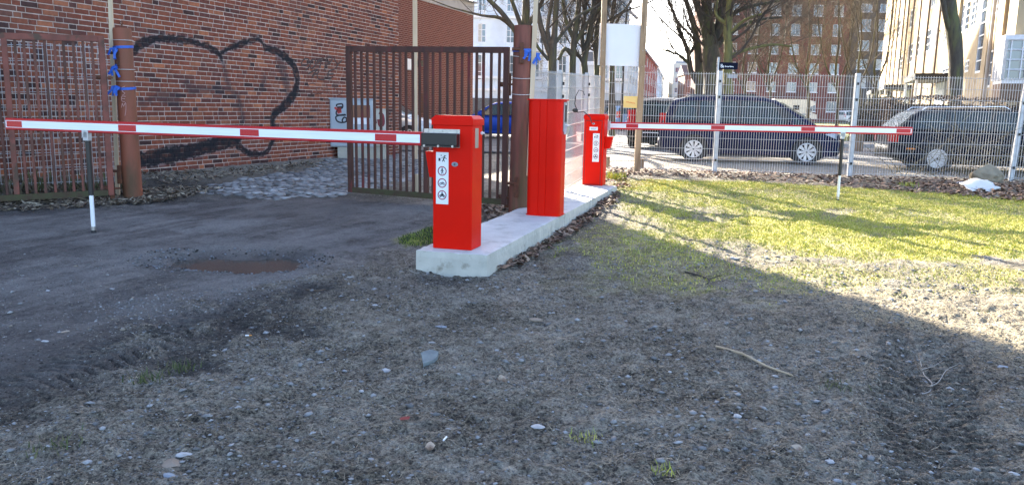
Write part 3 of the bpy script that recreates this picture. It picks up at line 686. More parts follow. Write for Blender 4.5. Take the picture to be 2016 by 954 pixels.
# ------------------------------------------------------------------ concrete plinth and the three red housings
TH = math.radians(16.6); AX = Vector((math.sin(TH), math.cos(TH), 0)); BX = Vector((math.cos(TH), -math.sin(TH), 0))
PO = Vector((-.842, 6.80, 0)); PW, PL, PT = .665, 6.75, .19
pl = thing('concrete_plinth', 'long pale concrete plinth carrying the three red housings', 'plinth', PO, -TH)
from mathutils import noise as mnoise
for sa, sb in ((0.0, 2.78), (2.784, PL)):        # two castings with a joint between them
    bm = bmesh.new(); ny = int((sb - sa) / .045); nx = 15; nz = 8; vid = {}
    def pv(i, j, k):
        if (i, j, k) in vid: return vid[(i, j, k)]
        x = PW * i / nx; y = sa + (sb - sa) * j / ny; z = -.24 + (PT + .24) * k / nz; p = Vector((x, y, z)); nbord = (i in (0, nx)) + (j in (0, ny)) + (k == nz)
        n = mnoise.noise_vector(p * 9) * .0028 + mnoise.noise_vector(p * 31) * .0016
        if nbord >= 2: n += Vector(((.5 - i / nx) * 2 if i in (0, nx) else 0, (.5 - j / ny) * 2 if j in (0, ny) else 0, -1 if k == nz else 0)) * (.004 + .014 * max(0, mnoise.noise(p * 13) - .15))
        vid[(i, j, k)] = bm.verts.new(p + n); return vid[(i, j, k)]
    def q_(a, b, c, d, mi):
        f = bm.faces.new([pv(*a), pv(*b), pv(*c), pv(*d)]); f.material_index = mi; f.smooth = False
    for i in range(nx):
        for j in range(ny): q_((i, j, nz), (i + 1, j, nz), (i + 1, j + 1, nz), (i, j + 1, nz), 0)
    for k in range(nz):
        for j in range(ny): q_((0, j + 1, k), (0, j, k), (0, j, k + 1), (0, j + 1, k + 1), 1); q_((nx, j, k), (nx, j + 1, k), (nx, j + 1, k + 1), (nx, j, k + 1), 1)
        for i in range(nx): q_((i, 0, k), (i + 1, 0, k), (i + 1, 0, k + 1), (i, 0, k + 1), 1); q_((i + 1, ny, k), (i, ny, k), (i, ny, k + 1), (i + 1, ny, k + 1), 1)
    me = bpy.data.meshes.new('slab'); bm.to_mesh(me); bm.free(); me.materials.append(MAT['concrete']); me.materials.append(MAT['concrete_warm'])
    o = bpy.data.objects.new('slab', me); COL.objects.link(o); o.parent = pl
def plocal(p): q = Vector(p) - PO; return q.dot(BX), q.dot(AX)
def sticker(parent, w, h, y, ox, oz):
    """white notice: figure pictogram and three prohibition rings, on the plane y facing -y"""
    mb = MB(); mb.box((ox, y - .001, oz), (w, .002, h)); s = mb.build('notice', MAT['white'], parent)
    yy = y - .0028
    def flat(mb, pts): mb.add([(ox + a * w, yy, oz + b * w) for a, b in pts], [list(range(len(pts)))])
    def ln(mb, a, b, t=.05): 
        A = Vector((ox + a[0] * w, yy, oz + a[1] * w)); B = Vector((ox + b[0] * w, yy, oz + b[1] * w)); ribbon(mb, [A, B], t * w, (0, -1, 0))
    zc = [h / w * .5 - .5 - i * (h / w) * .232 for i in range(4)]
    pr = MB(); z0 = zc[0]
    flat(pr, [(-.3, z0 - .16), (-.14, z0 - .16), (-.14, z0 + .06), (-.3, z0 + .06)])
    pr.disc((ox + .2 * w, yy, oz + (z0 + .22) * w), (0, -1, 0), .06 * w, 10); ln(pr, (.17, z0 + .15), (.1, z0 - .05), .1); ln(pr, (.1, z0 - .05), (.2, z0 - .2), .06); ln(pr, (.1, z0 - .05), (0, z0 - .2), .06)
    ln(pr, (.16, z0 + .12), (.36, z0 + .02), .05); ln(pr, (-.1, z0 + .05), (.32, z0 + .25), .03); pr.disc((ox - .08 * w, yy, oz + (z0 + .26) * w), (0, -1, 0), .045 * w, 8)
    pr.build('pictogram', MAT['ink'], s)
    for i in (1, 2, 3):
        c = (ox, yy, oz + zc[i] * w); rg = MB(); rg.disc(c, (0, -1, 0), .36 * w, 28, 0, .285 * w); rg.build('ring', MAT['ring'], s)
        q = MB(); z = zc[i]
        if i == 1:
            q.disc((ox, yy, oz + (z + .19) * w), (0, -1, 0), .055 * w, 10); ln(q, (0, z + .14), (0, z - .02), .1); ln(q, (0, z - .02), (-.08, z - .22), .05); ln(q, (0, z - .02), (.09, z - .22), .05); ln(q, (-.02, z + .1), (-.13, z - .02), .04); ln(q, (.02, z + .1), (.12, z - .02), .04)
        else:
            t = .035 if i == 2 else .06
            q.disc((ox - .13 * w, yy, oz + (z - .07) * w), (0, -1, 0), .095 * w, 16, 0, (.095 - t) * w); q.disc((ox + .13 * w, yy, oz + (z - .07) * w), (0, -1, 0), .095 * w, 16, 0, (.095 - t) * w)
            ln(q, (-.13, z - .07), (-.03, z + .06), t); ln(q, (-.03, z + .06), (.08, z + .06), t); ln(q, (.13, z - .07), (.07, z + .1), t); ln(q, (-.03, z + .05), (0, z - .07), t); ln(q, (0, z - .07), (.08, z + .06), t)
            if i == 3:
                flat(q, [(-.1, z - .04), (.1, z - .04), (.12, z + .06), (-.06, z + .05)]); q.disc((ox + .0 * w, yy, oz + (z + .19) * w), (0, -1, 0), .05 * w, 10); ln(q, (0, z + .16), (-.02, z + .02), .1)
        q.build('pictogram', MAT['ink'], s)
    return s
def lock(parent, c, r=.018):
    mb = MB(); x, y, z = c
    mb.add([(x + r * 1.5 * math.cos(2 * pi * k / 16), y - .004, z + r * math.sin(2 * pi * k / 16)) for k in range(16)], [list(range(16))])
    mb.disc((x, y - .008, z), (0, -1, 0), r * .7, 14); mb.tube([(x, y, z), (x, y - .008, z)], r * .7, 12, smooth=False)
    o = mb.build('lock', MAT['plate_grey'], parent); q = MB(); q.box((x, y - .0095, z), (.004, .003, r)); q.build('keyhole', MAT['black'], o); return o
def housing(name, label, base, w, d, h, group, capcol):
    t = thing(name, label, 'barrier', base, -TH, group)
    mb = MB(); mb.box((w / 2, d / 2, h / 2 - .04), (w, d, h - .08), 0, .006); mb.build('housing', MAT['red'], t)
    e = .01
    mb = MB(); y0 = h - .082
    def rg(ins, z): return [(-e + ins, -e + ins, z), (w + e - ins, -e + ins, z), (w + e - ins, d + e - ins, z), (-e + ins, d + e - ins, z)]
    mb.loft([rg(0, y0), rg(0, y0 + .052), rg(.028, y0 + .082)], 0, False); mb.build('cap', MAT['red'], t)
    return t
def boom(t, x0, y, z, length, sgn, marks, tilt=0.0, th=.048, hh=.118, leg_at=None, leg_len=1.1, face=-1):
    """square-section pole from (x0,y,z) towards sgn*x; marks: start distances of red reflectors on the camera-side face (face = -1) """
    b = bpy.data.objects.new('boom', None); COL.objects.link(b); b.parent = t; b.location = (x0, y, z); b.rotation_euler = (0, tilt, 0)
    mb = MB(); cx = sgn * length / 2; mb.box((cx, 0, 0), (length, th, hh), 0, .008); pole = mb.build('pole', MAT['reflex_red'], b)
    f = face * (th / 2 + .0015); hw = hh * .30
    segs = []; cur = .02
    red = MB()
    wt = MB()
    for s0, s1 in sorted(marks):
        pass
    wt.box((sgn * length / 2, f, 0), (length - .03, .003, hw * 2))
    w2 = wt.build('white_strip', MAT['reflex_white'], b)
    for s0, s1 in sorted(marks):
        r_ = MB(); r_.box((sgn * (s0 + s1) / 2, f + face * .0004, 0), (s1 - s0, .0042, hw * 1.72)); r_.build('reflector', MAT['reflex_red'], b)
    if leg_at is not None:
        lx = sgn * leg_at
        q = MB(); q.box((lx, 0, -hh / 2 - .035), (.055, th + .012, .09), 0, .004); q.box((lx, face * (th / 2 + .004), -hh / 2 - .01), (.075, .004, .07)); q.build('leg_bracket', MAT['zinc'], b)
        lg = MB(); lean = -.02 * sgn * (-1)
        top = Vector((lx, 0, -hh / 2 - .05)); bot = Vector((lx + .0, 0, -hh / 2 - leg_len)); midp = top.lerp(bot, .60)
        lg.tube([top, midp], .025, 14); o = lg.build('leg', MAT['black'], b)
        l2 = MB(); l2.tube([midp, top.lerp(bot, .955)], .0205, 14); l2.build('leg_tube', MAT['white'], b)
        l3 = MB(); l3.tube([top.lerp(bot, .93), top.lerp(bot, .97)], .024, 12); l3.build('leg_collar', MAT['steel'], b)
        l4 = MB(); l4.tube([top.lerp(bot, .97), bot], [.024, .027], 12); l4.build('rubber_foot', MAT['rubber'], b)
    return b
GB = 'red parking barriers on the plinth'
# near barrier
B1 = Vector((-.700, 6.905, PT)); h1 = 1.16; w1, d1 = .362, .262
n1 = housing('boom_barrier', 'nearest red barrier housing with black boom clamp and lowered boom reaching left', B1, w1, d1, h1, GB, 'pink')
sticker(n1, .115, .45, -.001, .088, .62)
lock(n1, (.205, -.001, .745), .02)
mb = MB(); mb.box((w1 + .001, d1 * .42, h1 - .19), (.003, .085, .17)); lp_ = mb.build('type_label', MAT['label'], n1)
mb = MB(); mb.box((w1 + .003, d1 * .42, h1 - .18), (.002, .02, .012)); mb.build('rivet', MAT['steel'], lp_)
mb = MB(); mb.tube([(w1, d1 * .86, h1 - .15), (w1 + .016, d1 * .86, h1 - .15)], .014, 12); mb.tube([(w1 + .016, d1 * .86, h1 - .15), (w1 + .03, d1 * .86, h1 - .15)], .009, 10); mb.build('side_knob', MAT['white'], n1)
mb = MB(); mb.prism([(-.10, .845), (-.002, .845), (-.002, .615), (-.062, .62)], .07, .19, axes='xzy'); mb.build('sensor_hood', MAT['red'], n1)
mb = MB(); mb.tube([(-.004, .2, .6), (-.03, .19, .57), (-.02, .2, .5), (-.005, .21, .46)], .006, 6); mb.build('cable', MAT['black'], n1)
zb = h1 - .195
# clamp: steel back plate, black jaws, bolts
mb = MB(); mb.box((.085, -.004, zb), (.33, .007, .155)); mb.build('clamp_plate', MAT['steel'], n1)
cl = MB(); cl.box((.085, -.045, zb - .008), (.325, .075, .105), 0, .006); cl.box((.085, -.05, zb - .066), (.32, .08, .012)); cl = cl.build('boom_clamp', MAT['black'], n1)
for bx in (-.045, .085, .215):
    for bz in (.062, -.064):
        q = MB(); yy = -.0085 if bz > 0 else -.085
        q.tube([(bx, yy, zb + bz), (bx, yy - .009, zb + bz)], .0105, 8, smooth=False); q.build('bolt', MAT['steel'], cl)
def boom_len(org, dirv, px):
    lo, hi = 0, 12
    s0 = PJ(org)[0] < px
    for _ in range(60):
        m_ = (lo + hi) / 2
        if (PJ(org + dirv * m_)[0] < px) == s0: lo = m_
        else: hi = m_
    return lo
def worldof(t_base, x, y, z): return t_base + BX * x + AX * y + Vector((0, 0, z))
bo = worldof(B1, -.075, -.05, zb - .008)
ln1 = boom_len(bo, -BX, 14)
mk = [(boom_len(bo, -BX, a), boom_len(bo, -BX, b)) for a, b in ((783, 741), (513, 476), (272, 237), (48, 18))]
bend = bo - BX * ln1; ty = 243.5
zt = W(14, ty, bend.y).z; tilt1 = math.atan2(zt - bo.z, ln1)
print('boom1 len', ln1, 'tilt', math.degrees(tilt1), 'endY', bend.y)
lg1 = boom_len(bo, -BX, 171); lp1 = bo - BX * lg1; lz = bo.z + math.sin(tilt1) * lg1
boom(n1, -.075, -.05, zb - .008, ln1, -1, mk, tilt1, leg_at=lg1, leg_len=lz - gz(lp1.x, lp1.y) - .12)
# middle pillar
B2 = Vector((.150, 9.22, PT)); w2_, d2_, h2_ = .40, .33, 1.34
n2 = thing('ticket_pillar', 'tall red ticket pillar with flat lid, between the two barrier housings', 'pillar', B2, -TH)
def prof(w, d, r, ins=0.0):
    out = []
    for cx_, cy_, a0 in ((r, r, 180), (w - r, r, 270), (w - r, d - r, 0), (r, d - r, 90)):
        for k in range(6):
            a = math.radians(a0 + 90 * k / 5); out.append((cx_ + (r - ins) * math.cos(a), cy_ + (r - ins) * math.sin(a)))
    return out
base_p = prof(w2_, d2_, .075)
gp_ = []
for i, (x, y) in enumerate(base_p):
    gp_.append((x, y))
    if i == 5:
        for gx, w_ in ((.15, .006), (.235, .006)): gp_ += [(gx - w_, 0), (gx - w_ * .3, .006), (gx + w_ * .3, .006), (gx + w_, 0)]
mb = MB(); mb.loft([[(x, y, z) for x, y in gp_] for z in (.008, h2_ - .014)], 0, False); o = mb.build('column', MAT['red'], n2)
for p in o.data.polygons: p.use_smooth = False
mb = MB(); mb.prism(prof(w2_ + .02, d2_ + .02, .08), 0, .008); q = mb.build('base_plate', MAT['red'], n2); q.location = (-.01, -.01, 0)
mb = MB(); mb.prism(prof(w2_ + .035, d2_ + .03, .06), 0, .014); q = mb.build('lid', MAT['red'], n2); q.location = (-.012, -.015, h2_ - .014)
mb = MB(); mb.box((w2_ + .004, .19, h2_ - .20), (.008, .17, .34), 0, .003); rp = mb.build('reader_panel', MAT['plate_grey'], n2)
mb = MB(); mb.box((w2_ + .010, .19, h2_ - .16), (.005, .085, .19)); mb.build('display', MAT['black'], rp)
mb = MB(); mb.box((w2_ + .010, .19, h2_ - .055), (.004, .03, .014)); mb.build('status_light', MAT['white'], rp)
mb = MB(); mb.prism([(w2_ + .006, h2_ - .28), (w2_ + .05, h2_ - .30), (w2_ + .03, h2_ - .39), (w2_ + .006, h2_ - .40)], .12, .26, axes='xzy'); mb.build('ticket_tray', MAT['zinc'], rp)
# far barrier
B3 = Vector((1.145, 13.10, PT)); w3, d3, h3 = .335, .30, 1.16
n3 = housing('boom_barrier', 'farther red barrier housing with a front door and lowered boom reaching right', B3, w3, d3, h3, GB, 'red')
mb = MB()
mb.box((w3 / 2 - .005, -.006, h3 / 2 - .045), (w3 - .075, .012, h3 - .13), 0, .004); dr = mb.build('door', MAT['red'], n3)
mb = MB(); mb.box((w3 / 2 - .005, -.0008, h3 / 2 - .045), (w3 - .06, .002, h3 - .115)); mb.build('door_gap', MAT['black'], n3)
lock(dr, (w3 / 2 - .01, -.012, h3 - .155), .016)
mb = MB(); mb.box((w3 / 2 - .005, -.0135, h3 - .235), (.135, .003, .055)); lb = mb.build('name_plate', MAT['white'], dr)
mb = MB()
for i in range(6): mb.box((w3 / 2 - .045 + i * .016, -.0156, h3 - .232), (.011, .001, .012 if i % 2 else .016))
mb.box((w3 / 2 - .005, -.0156, h3 - .248), (.07, .001, .004)); mb.build('lettering', MAT['plate_grey'], lb)
sticker(n3, .108, .46, -.013, w3 * .63, .62)
mb = MB(); mb.prism([(w3 + .002, .80), (w3 + .125, .80), (w3 + .085, .61), (w3 + .002, .60)], .10, .22, axes='xzy'); mb.build('sensor_hood', MAT['red'], n3)
zb3 = h3 - .185
mb = MB(); mb.box((w3 * .62, d3 + .004, zb3), (.33, .007, .155)); mb.box((w3 * .95, d3 + .05, zb3), (.12, .07, .14), 0, .005); mb.build('boom_clamp', MAT['zinc'], n3)
bo3 = worldof(B3, w3 + .02, d3 + .05, zb3); D3 = BX.copy()
ln3 = boom_len(bo3, BX, 1796)
mk3 = [(boom_len(bo3, BX, a), boom_len(bo3, BX, b)) for a, b in ((1233, 1257), (1400, 1427), (1577, 1604), (1764, 1792))]
e3 = bo3 + BX * ln3; zt3 = W(1796, 258, e3.y).z; tilt3 = -math.atan2(zt3 - bo3.z, ln3)
print('boom3 len', ln3, 'tilt', math.degrees(tilt3), 'endY', e3.y)
lg3 = boom_len(bo3, BX, 1660); lp3 = bo3 + BX * lg3; lz3 = bo3.z - math.sin(tilt3) * lg3
boom(n3, w3 + .02, d3 + .05, zb3, ln3, 1, mk3, tilt3, leg_at=lg3, leg_len=lz3 - gz(lp3.x, lp3.y) - .05)

# ------------------------------------------------------------------ rusty gate leaves
def gate(name, label, A, B, zA, zB, hgt, nb, mids, mats, group, stile=.07, barw=.032, rail=.075):
    """A hinge end, B free end (ground xy); local x from A to B; bottom edge from zA to zB"""
    A = Vector(A); B = Vector(B); d = (B - A); d.z = 0; ln = d.length
    t = thing(name, label, 'gate', (A.x, A.y, 0), yaw_of(d), group)
    def zz(x): return zA + (zB - zA) * x / ln
    def bar(nm, x, w, dep, mt, z0=rail, z1=hgt - rail):
        mb = MB(); mb.box((x, 0, zz(x) + (z0 + z1) / 2), (w, dep, z1 - z0), 0, .004); return mb.build(nm, mt, t)
    for x in (0, ln): bar('stile', x, stile, .06, mats[0] if x else mats[3], 0, hgt)
    for x in mids: bar('stile', x, stile * .9, .055, mats[0])
    for nm, zo, mt in (('bottom_rail', rail / 2, mats[2]), ('top_rail', hgt - rail / 2, mats[4])):
        mb = MB(); a = -stile / 2 + .072; e = ln + stile / 2 - .072
        mb.add([(x, y, zz(x) + zo + s * rail / 2) for x in (a, e) for s in (-1, 1) for y in (-.026, .026)], [(0, 1, 3, 2), (4, 6, 7, 5), (0, 4, 5, 1), (2, 3, 7, 6), (0, 2, 6, 4), (1, 5, 7, 3)]); mb.build(nm, mt, t)
    xs = [ln * (i + .5) / nb for i in range(nb)]
    stops = sorted([0, ln] + list(mids))
    for a, e in zip(stops, stops[1:]):
        k = max(1, int(round((e - a) / (ln / nb)))); 
        for i in range(1, k):
            x = a + (e - a) * i / k + rng.uniform(-.004, .004); o = bar('bar', x, barw, barw, mats[1]); o.rotation_euler = (0, rng.uniform(-.002, .002), 0)
    return t, ln, zz
GG_ = 'rusty steel gate leaves'
gA = W(993, 395, 10.25); gB = W(691, 375, 11.1)
zA = W(995, 403, 10.25).z; zB = W(688, 378, 11.1).z; hg = W(688, 91, 11.1).z - zB
gr, lnr, zzr = gate('metal_gate', 'open dark rusty red gate leaf behind the nearest barrier housing', gA, gB, zA, zB, hg, 23, [1.14], [MAT['rust_dark'], MAT['rust_dark'], MAT['moss'], MAT['rust_dark'], MAT['rust_dark']], GG_)
gA2 = W(219, 380, 10.45); gB2 = W(-190, 395, 9.35)
zA2 = W(222, 384, 10.45).z; hg2 = W(213, 71, 10.45).z - zA2; zB2 = W(42, 393, 9.97).z; zB2 = zA2 + (zB2 - zA2) * 2.35
dl = (Vector((gB2.x, gB2.y, 0)) - Vector((gA2.x, gA2.y, 0))).length
def gx2(px):
    lo, hi = 0., dl; dd = (gB2 - gA2).normalized()
    for _ in range(40):
        m_ = (lo + hi) / 2
        if PJ(gA2 + dd * m_)[0] > px: lo = m_
        else: hi = m_
    return lo
gl, lnl, zzl = gate('metal_gate', 'open faded red gate leaf on the left, in front of the wire mesh', gA2, gB2, zA2, zB2, hg2, int(round(dl / .106)), [gx2(34)], [MAT['rust_red'], MAT['rust_brown'], MAT['moss'], MAT['rust_red'], MAT['rust_red']], GG_)
# hinges, wire wrap and timber wedge on the leaves
for t_, zz_, sg in ((gr, zzr, 1), (gl, zzl, 1)):
    for zo in (.28, hg - .28):
        q = MB(); q.tube([(-.11, 0, zo), (.06, 0, zo)], .014, 8); q.box((-.015, -.045, zo), (.06, .02, .28)); q.box((.06, -.03, zo), (.05, .03, .06)); q.build('hinge', MAT['rust'], t_); 
x_ = lnr - .285; q = MB(); q.tube([(x_ + .022 * math.cos(k * 1.1), .022 * math.sin(k * 1.1) , zzr(x_) + hg - .45 + k * .018) for k in range(24)], .0045, 5); q.tube([(x_, -.03, zzr(x_) + hg - .05), (x_ - .01, -.035, zzr(x_) + hg + .02), (x_ + .015, 0, zzr(x_) + hg + .03), (x_ + .01, .03, zzr(x_) + hg - .06)], .006, 6); q.build('wire_tie', MAT['rust'], gr)
q = MB(); q.box((lnr - 1.02, -.05, zzr(1.4) + .19), (.06, .03, .24)); q.build('wood_wedge', MAT['lath'], gr)

# ------------------------------------------------------------------ round gate posts
def lean_post(name, label, top, bot, r, mat, bands):
    bot = Vector(bot); top = Vector(top); t = thing(name, label, 'post', bot)
    v = top - bot; mb = MB(); n = 14
    mb.tube([(0, 0, -.25), (0, 0, .02), tuple(v * .5), tuple(v * .985), tuple(v)], [r * 1.06, r * 1.04, r, r * .99, r * .94], 20); mb.build('shaft', mat, t); return t, v
lb = W(261, 371, 10.75); lt = W(240, 56, 10.75)
pL, vL = lean_post('gate_post', 'round red brown gate post on the left with blue straps', lt, lb, .118, MAT['post_left'], None)
rb_ = W(1021, 404, 10.0); rt_ = W(1031, 51, 10.0)
pR, vR = lean_post('gate_post', 'dark stained round gate post behind the tall red pillar', rt_, rb_, .121, MAT['post_right'], None)
def on_post(v, fz): return v * fz
def band(name, mat, parent, v, fz, r, w, sag=0.0, flat=True):
    c = v * fz; mb = MB(); n = 28; rings = []
    if flat:
        for k in range(n):
            a = 2 * pi * k / n; d = Vector((math.cos(a), math.sin(a), 0)); dz = sag * math.sin(a + .7)
            rings.append([c + d * (r + .001) + Vector((0, 0, dz - w / 2)), c + d * (r + .005) + Vector((0, 0, dz - w / 2)), c + d * (r + .005) + Vector((0, 0, dz + w / 2)), c + d * (r + .001) + Vector((0, 0, dz + w / 2))])
        rings.append(rings[0]); mb.loft(rings, 0, False, True, False)
    else: mb.tube([c + Vector((math.cos(2 * pi * k / n) * (r + w), math.sin(2 * pi * k / n) * (r + w), sag * math.sin(2 * pi * k / n))) for k in range(n + 1)], w, 5, caps=False)
    return mb.build(name, mat, parent)
def fz(py, top, bot): return (bot - py) / (bot - top)
for py in (92, 172): band('strap', MAT['blue_strap'], pL, vL, fz(py, 56, 371), .121, .034, .01)
for py in (79, 135, 158): band('wire_tie', MAT['wire'], pL, vL, fz(py, 56, 371), .121, .0045, .004, False)
band('strap', MAT['blue_strap'], pR, vR, fz(98, 51, 404), .124, .034, .006)
for py in (108, 150, 181): band('wire_tie', MAT['wire'], pR, vR, fz(py, 51, 404), .124, .0045, .02, False)
def knot(parent, c, seed, n=4, L=.085):
    rr = random.Random(seed); mb = MB(); c = Vector(c)
    for k in range(n):
        d = Vector((rr.uniform(-.5, .5), rr.uniform(-.8, -.2), rr.uniform(-1, .15))).normalized()
        pts = [c, c + d * L * .35 + Vector((rr.uniform(-.04, .04), 0, .02)), c + d * L * .7, c + d * L + Vector((rr.uniform(-.04, .04), 0, -.05))]
        ribbon(mb, smooth_pts(pts, 3), .03, (rr.uniform(-.4, .4), -1, rr.uniform(-.2, .5)))
    mb.box(c, (.05, .05, .05), 0, .012); return mb.build('strap_knot', MAT['blue_strap'], parent)
for (px, py, s) in ((226, 98, 1), (226, 133, 2), (228, 172, 3)): knot(pL, W(px, py, 10.6) - lb, s)
knot(pR, W(1040, 101, 9.9) - rb_, 4, 3, .08); knot(pR, W(1056, 108, 9.95) - rb_, 5, 4, .085)
# hinge pins on the posts
for par, v, base, lst in ((pR, vR, rb_, ((1027, 112, 9.87), (1016, 375, 9.87))), (pL, vL, lb, ((233, 118, 10.65), (236, 350, 10.65)))):
    for px, py, Y in lst:
        c = W(px, py, Y) - base; q = MB(); q.box(c, (.06, .05, .16), 0, .006); q.box(c + Vector((0, .0, .12)), (.045, .04, .1), 0, .004); q.tube([c + Vector((-.12, 0, .09)), c + Vector((.0, 0, .09))], .02, 8); q.build('hinge_pin', MAT['rust'], par)
q = MB(); c = vL * 1.0; q.tube([c, c + Vector((0, 0, .05))], .012, 8); q.tube([c + Vector((.02 * math.cos(k / 8 * 2 * pi), 0, .07 + .02 * math.sin(k / 8 * 2 * pi))) for k in range(9)], .006, 5); q.build('eye_bolt', MAT['rust'], pL)
# chalk scrawl on the left post
chm = M('pink_chalk', (.62, .36, .32), rough=.9); q = MB()
for st in ([(246, 170), (240, 173), (241, 180), (246, 184), (240, 188)], [(247, 190), (240, 190), (240, 199), (246, 200)], [(240, 194), (246, 195)], [(239, 212), (241, 203), (243, 210), (247, 202), (248, 214), (246, 228)]):
    pts = []
    for x, y in st:
        d = ray(x, y); o_ = lb + vL * fz(y, 56, 371); # nearest surface of the cylinder along the ray
        dx, dy = d.x, d.y; ax_, ay_ = CAMP.x - o_.x, CAMP.y - o_.y; A_ = dx * dx + dy * dy; B_ = 2 * (ax_ * dx + ay_ * dy); C_ = ax_ * ax_ + ay_ * ay_ - .122 ** 2
        disc = max(0, B_ * B_ - 4 * A_ * C_); t_ = (-B_ - math.sqrt(disc)) / (2 * A_); pts.append(CAMP + d * t_ - lb)
    q.tube(smooth_pts(pts, 3), .0035, 4)
q.build('chalk_lettering', chm, pL)
# ------------------------------------------------------------------ timber laths and sign board
def lath(name, label, px0, py0, px1, py1, Y, w, d, mat, z_to=None, group='timber laths'):
    b = W(px1, py1, Y); tp = W(px0, py0, Y); v = tp - b; tp = b + v * 1.35; t = thing(name, label, 'lath', b, 0, group)
    v = tp - b; mb = MB(); ex = w / 2; ey = d / 2
    mb.add([(s * ex + o.x, q * ey + o.y, o.z) for o in (Vector((0, 0, -.1)), v) for q in (-1, 1) for s in (-1, 1)], [(0, 1, 3, 2), (4, 6, 7, 5), (0, 4, 5, 1), (2, 3, 7, 6), (0, 2, 6, 4), (1, 5, 7, 3)])
    mb.build('batten', mat, t)
    for f in (.25, .45, .52): q = MB(); q.tube([v * f + Vector((0, -ey, 0)), v * f + Vector((0, -ey - .004, 0))], .006, 6); q.build('screw', MAT['steel'], t)
    return t
lath('timber_lath', 'pale thin lath strapped to the left gate post', 217, 0, 232, 380, 10.9, .052, .03, MAT['lath'])
lath('timber_lath', 'pale lath standing far behind the rusty gate leaf', 817, 0, 818, 311, 19.5, .105, .06, MAT['lath'])
lath('timber_lath', 'pale lath strapped to the dark gate post', 1055, 0, 1041, 330, 9.93, .056, .035, MAT['lath'])
SY = 16.15
lath('timber_lath', 'brown lath holding the left edge of the white board', 1190, 0, 1181, 326, SY, .105, .06, MAT['lath_dark'])
lath('timber_lath', 'brown leaning lath holding the right edge of the white board', 1270, 0, 1254, 328, SY, .115, .06, MAT['lath_dark'])
c = W(1221, 89, SY + .06); q = (W(1180, 89, SY + .06) - W(1264, 89, SY + .06)).length; hh_ = (W(1221, 48, SY + .06) - W(1221, 130, SY + .06)).length
bd = thing('white_board', 'blank white rectangular board screwed behind two brown laths', 'board', c); bd.rotation_euler = (0, .02, -.04)
mb = MB(); mb.box((0, 0, 0), (q, .018, hh_)); mb.build('panel', M('white_board_face', (.72, .73, .75), (.68, .69, .71), rough=.55, scale=2), bd)
for sx in (-.44, .44):
    for sz in (-.4, .4): mb = MB(); mb.tube([(sx * q, -.009, sz * hh_), (sx * q, -.013, sz * hh_)], .012, 8); mb.build('screw', MAT['steel'], bd)
# timber foot blocks beside the laths
for px, py, lab in ((1263, 322, 'dark timber block beside the foot of the leaning lath'), (1195, 318, 'dark timber block behind the farther barrier housing')):
    p = W(px, py, SY + .1); t = thing('timber_block', lab, 'block', p, rng.uniform(-.3, .3)); mb = MB(); mb.box((0, 0, 0), (.1, .12, .2), 0, .01); mb.build('block', MAT['lath_dark'], t); t.location.z = p.z - .0

# ------------------------------------------------------------------ double-rod mesh fences
fence_m = M('grey_fence_wire', (.42, .42, .42), (.35, .35, .35), rough=.5, metal=.1, scale=30)
fpost_m = M('grey_fence_post', (.52, .53, .54), (.43, .44, .45), rough=.5, metal=.3, scale=12)
def fence(label, P0, P1, z0, z1, hgt, posts, pan=2.5, rv=.0031, rh=.0034, pitch=.2, first=0.0, group='wire mesh fences'):
    P0 = Vector(P0); P1 = Vector(P1); d = P1 - P0; d.z = 0; ln = d.length
    t = thing('mesh_fence', label, 'fence', (P0.x, P0.y, 0), yaw_of(d), group)
    def zz(x): return z0 + (z1 - z0) * x / ln
    edges = sorted(set([0.0] + [p for p in posts if 0 < p < ln] + [ln]))
    for a, b in zip(edges, edges[1:]):
        mb = MB(); n = max(1, int(round((b - a) / .05)))
        for i in range(n):
            x = a + (i + .5) * (b - a) / n; zb_ = zz(x) + .04
            mb.box((x, 0, zb_ + hgt / 2), (rv * 2, rv * 2, hgt))
        k = int(hgt / pitch)
        for j in range(k + 1):
            for yy in (-.009, .009):
                za = zz(a) + .07 + j * (hgt - .06) / k; zb2 = zz(b) + .07 + j * (hgt - .06) / k
                mb.add([(x, yy + s * rh, z + q * rh) for x, z in ((a, za), (b, zb2)) for q in (-1, 1) for s in (-1, 1)], [(0, 1, 3, 2), (4, 6, 7, 5), (0, 4, 5, 1), (2, 3, 7, 6), (0, 2, 6, 4), (1, 5, 7, 3)])
        o = mb.build('mesh_panel', fence_m, t, fix=False); o['kind'] = 'stuff'
    for p, w, lean in posts_spec(posts):
        mb = MB(); mb.box((0, 0, hgt / 2 - .15), (w, .06, hgt + .4), 0, .004); o = mb.build('post', fpost_m, t); o.location = (p, .035, zz(p) + .02); o.rotation_euler = (0, lean, 0)
        for zc in (.25, .9, 1.5, hgt - .15): c = MB(); c.box((0, -.05, zc), (.035, .03, .05), 0, .004); c.build('clip', MAT['black'], o)
    return t
def posts_spec(ps): return [(p if not isinstance(p, tuple) else p[0], POSTW, 0.0) for p in ps]
POSTW = .075
s0 = W(1046, 113, 10.35); s1 = W(1183, 150, 15.9)
def side_x(px):
    dd = s1 - s0; dd.z = 0; ln = dd.length; dd.normalize(); lo, hi = 0, ln
    for _ in range(40):
        m_ = (lo + hi) / 2
        if PJ(Vector((s0.x, s0.y, 1.4)) + dd * m_)[0] < px: lo = m_
        else: hi = m_
    return lo
POSTW = .085
fence('silver wire mesh fence running back from the dark gate post to the white board', s0, s1, float(hz(s0.x, s0.y)), .2, s1.z - .2 - .03, [side_x(1106), side_x(1157)], rv=.0027)
f0 = W(1186, 152, 16.25); f1 = W(2140, 160, 15.55)
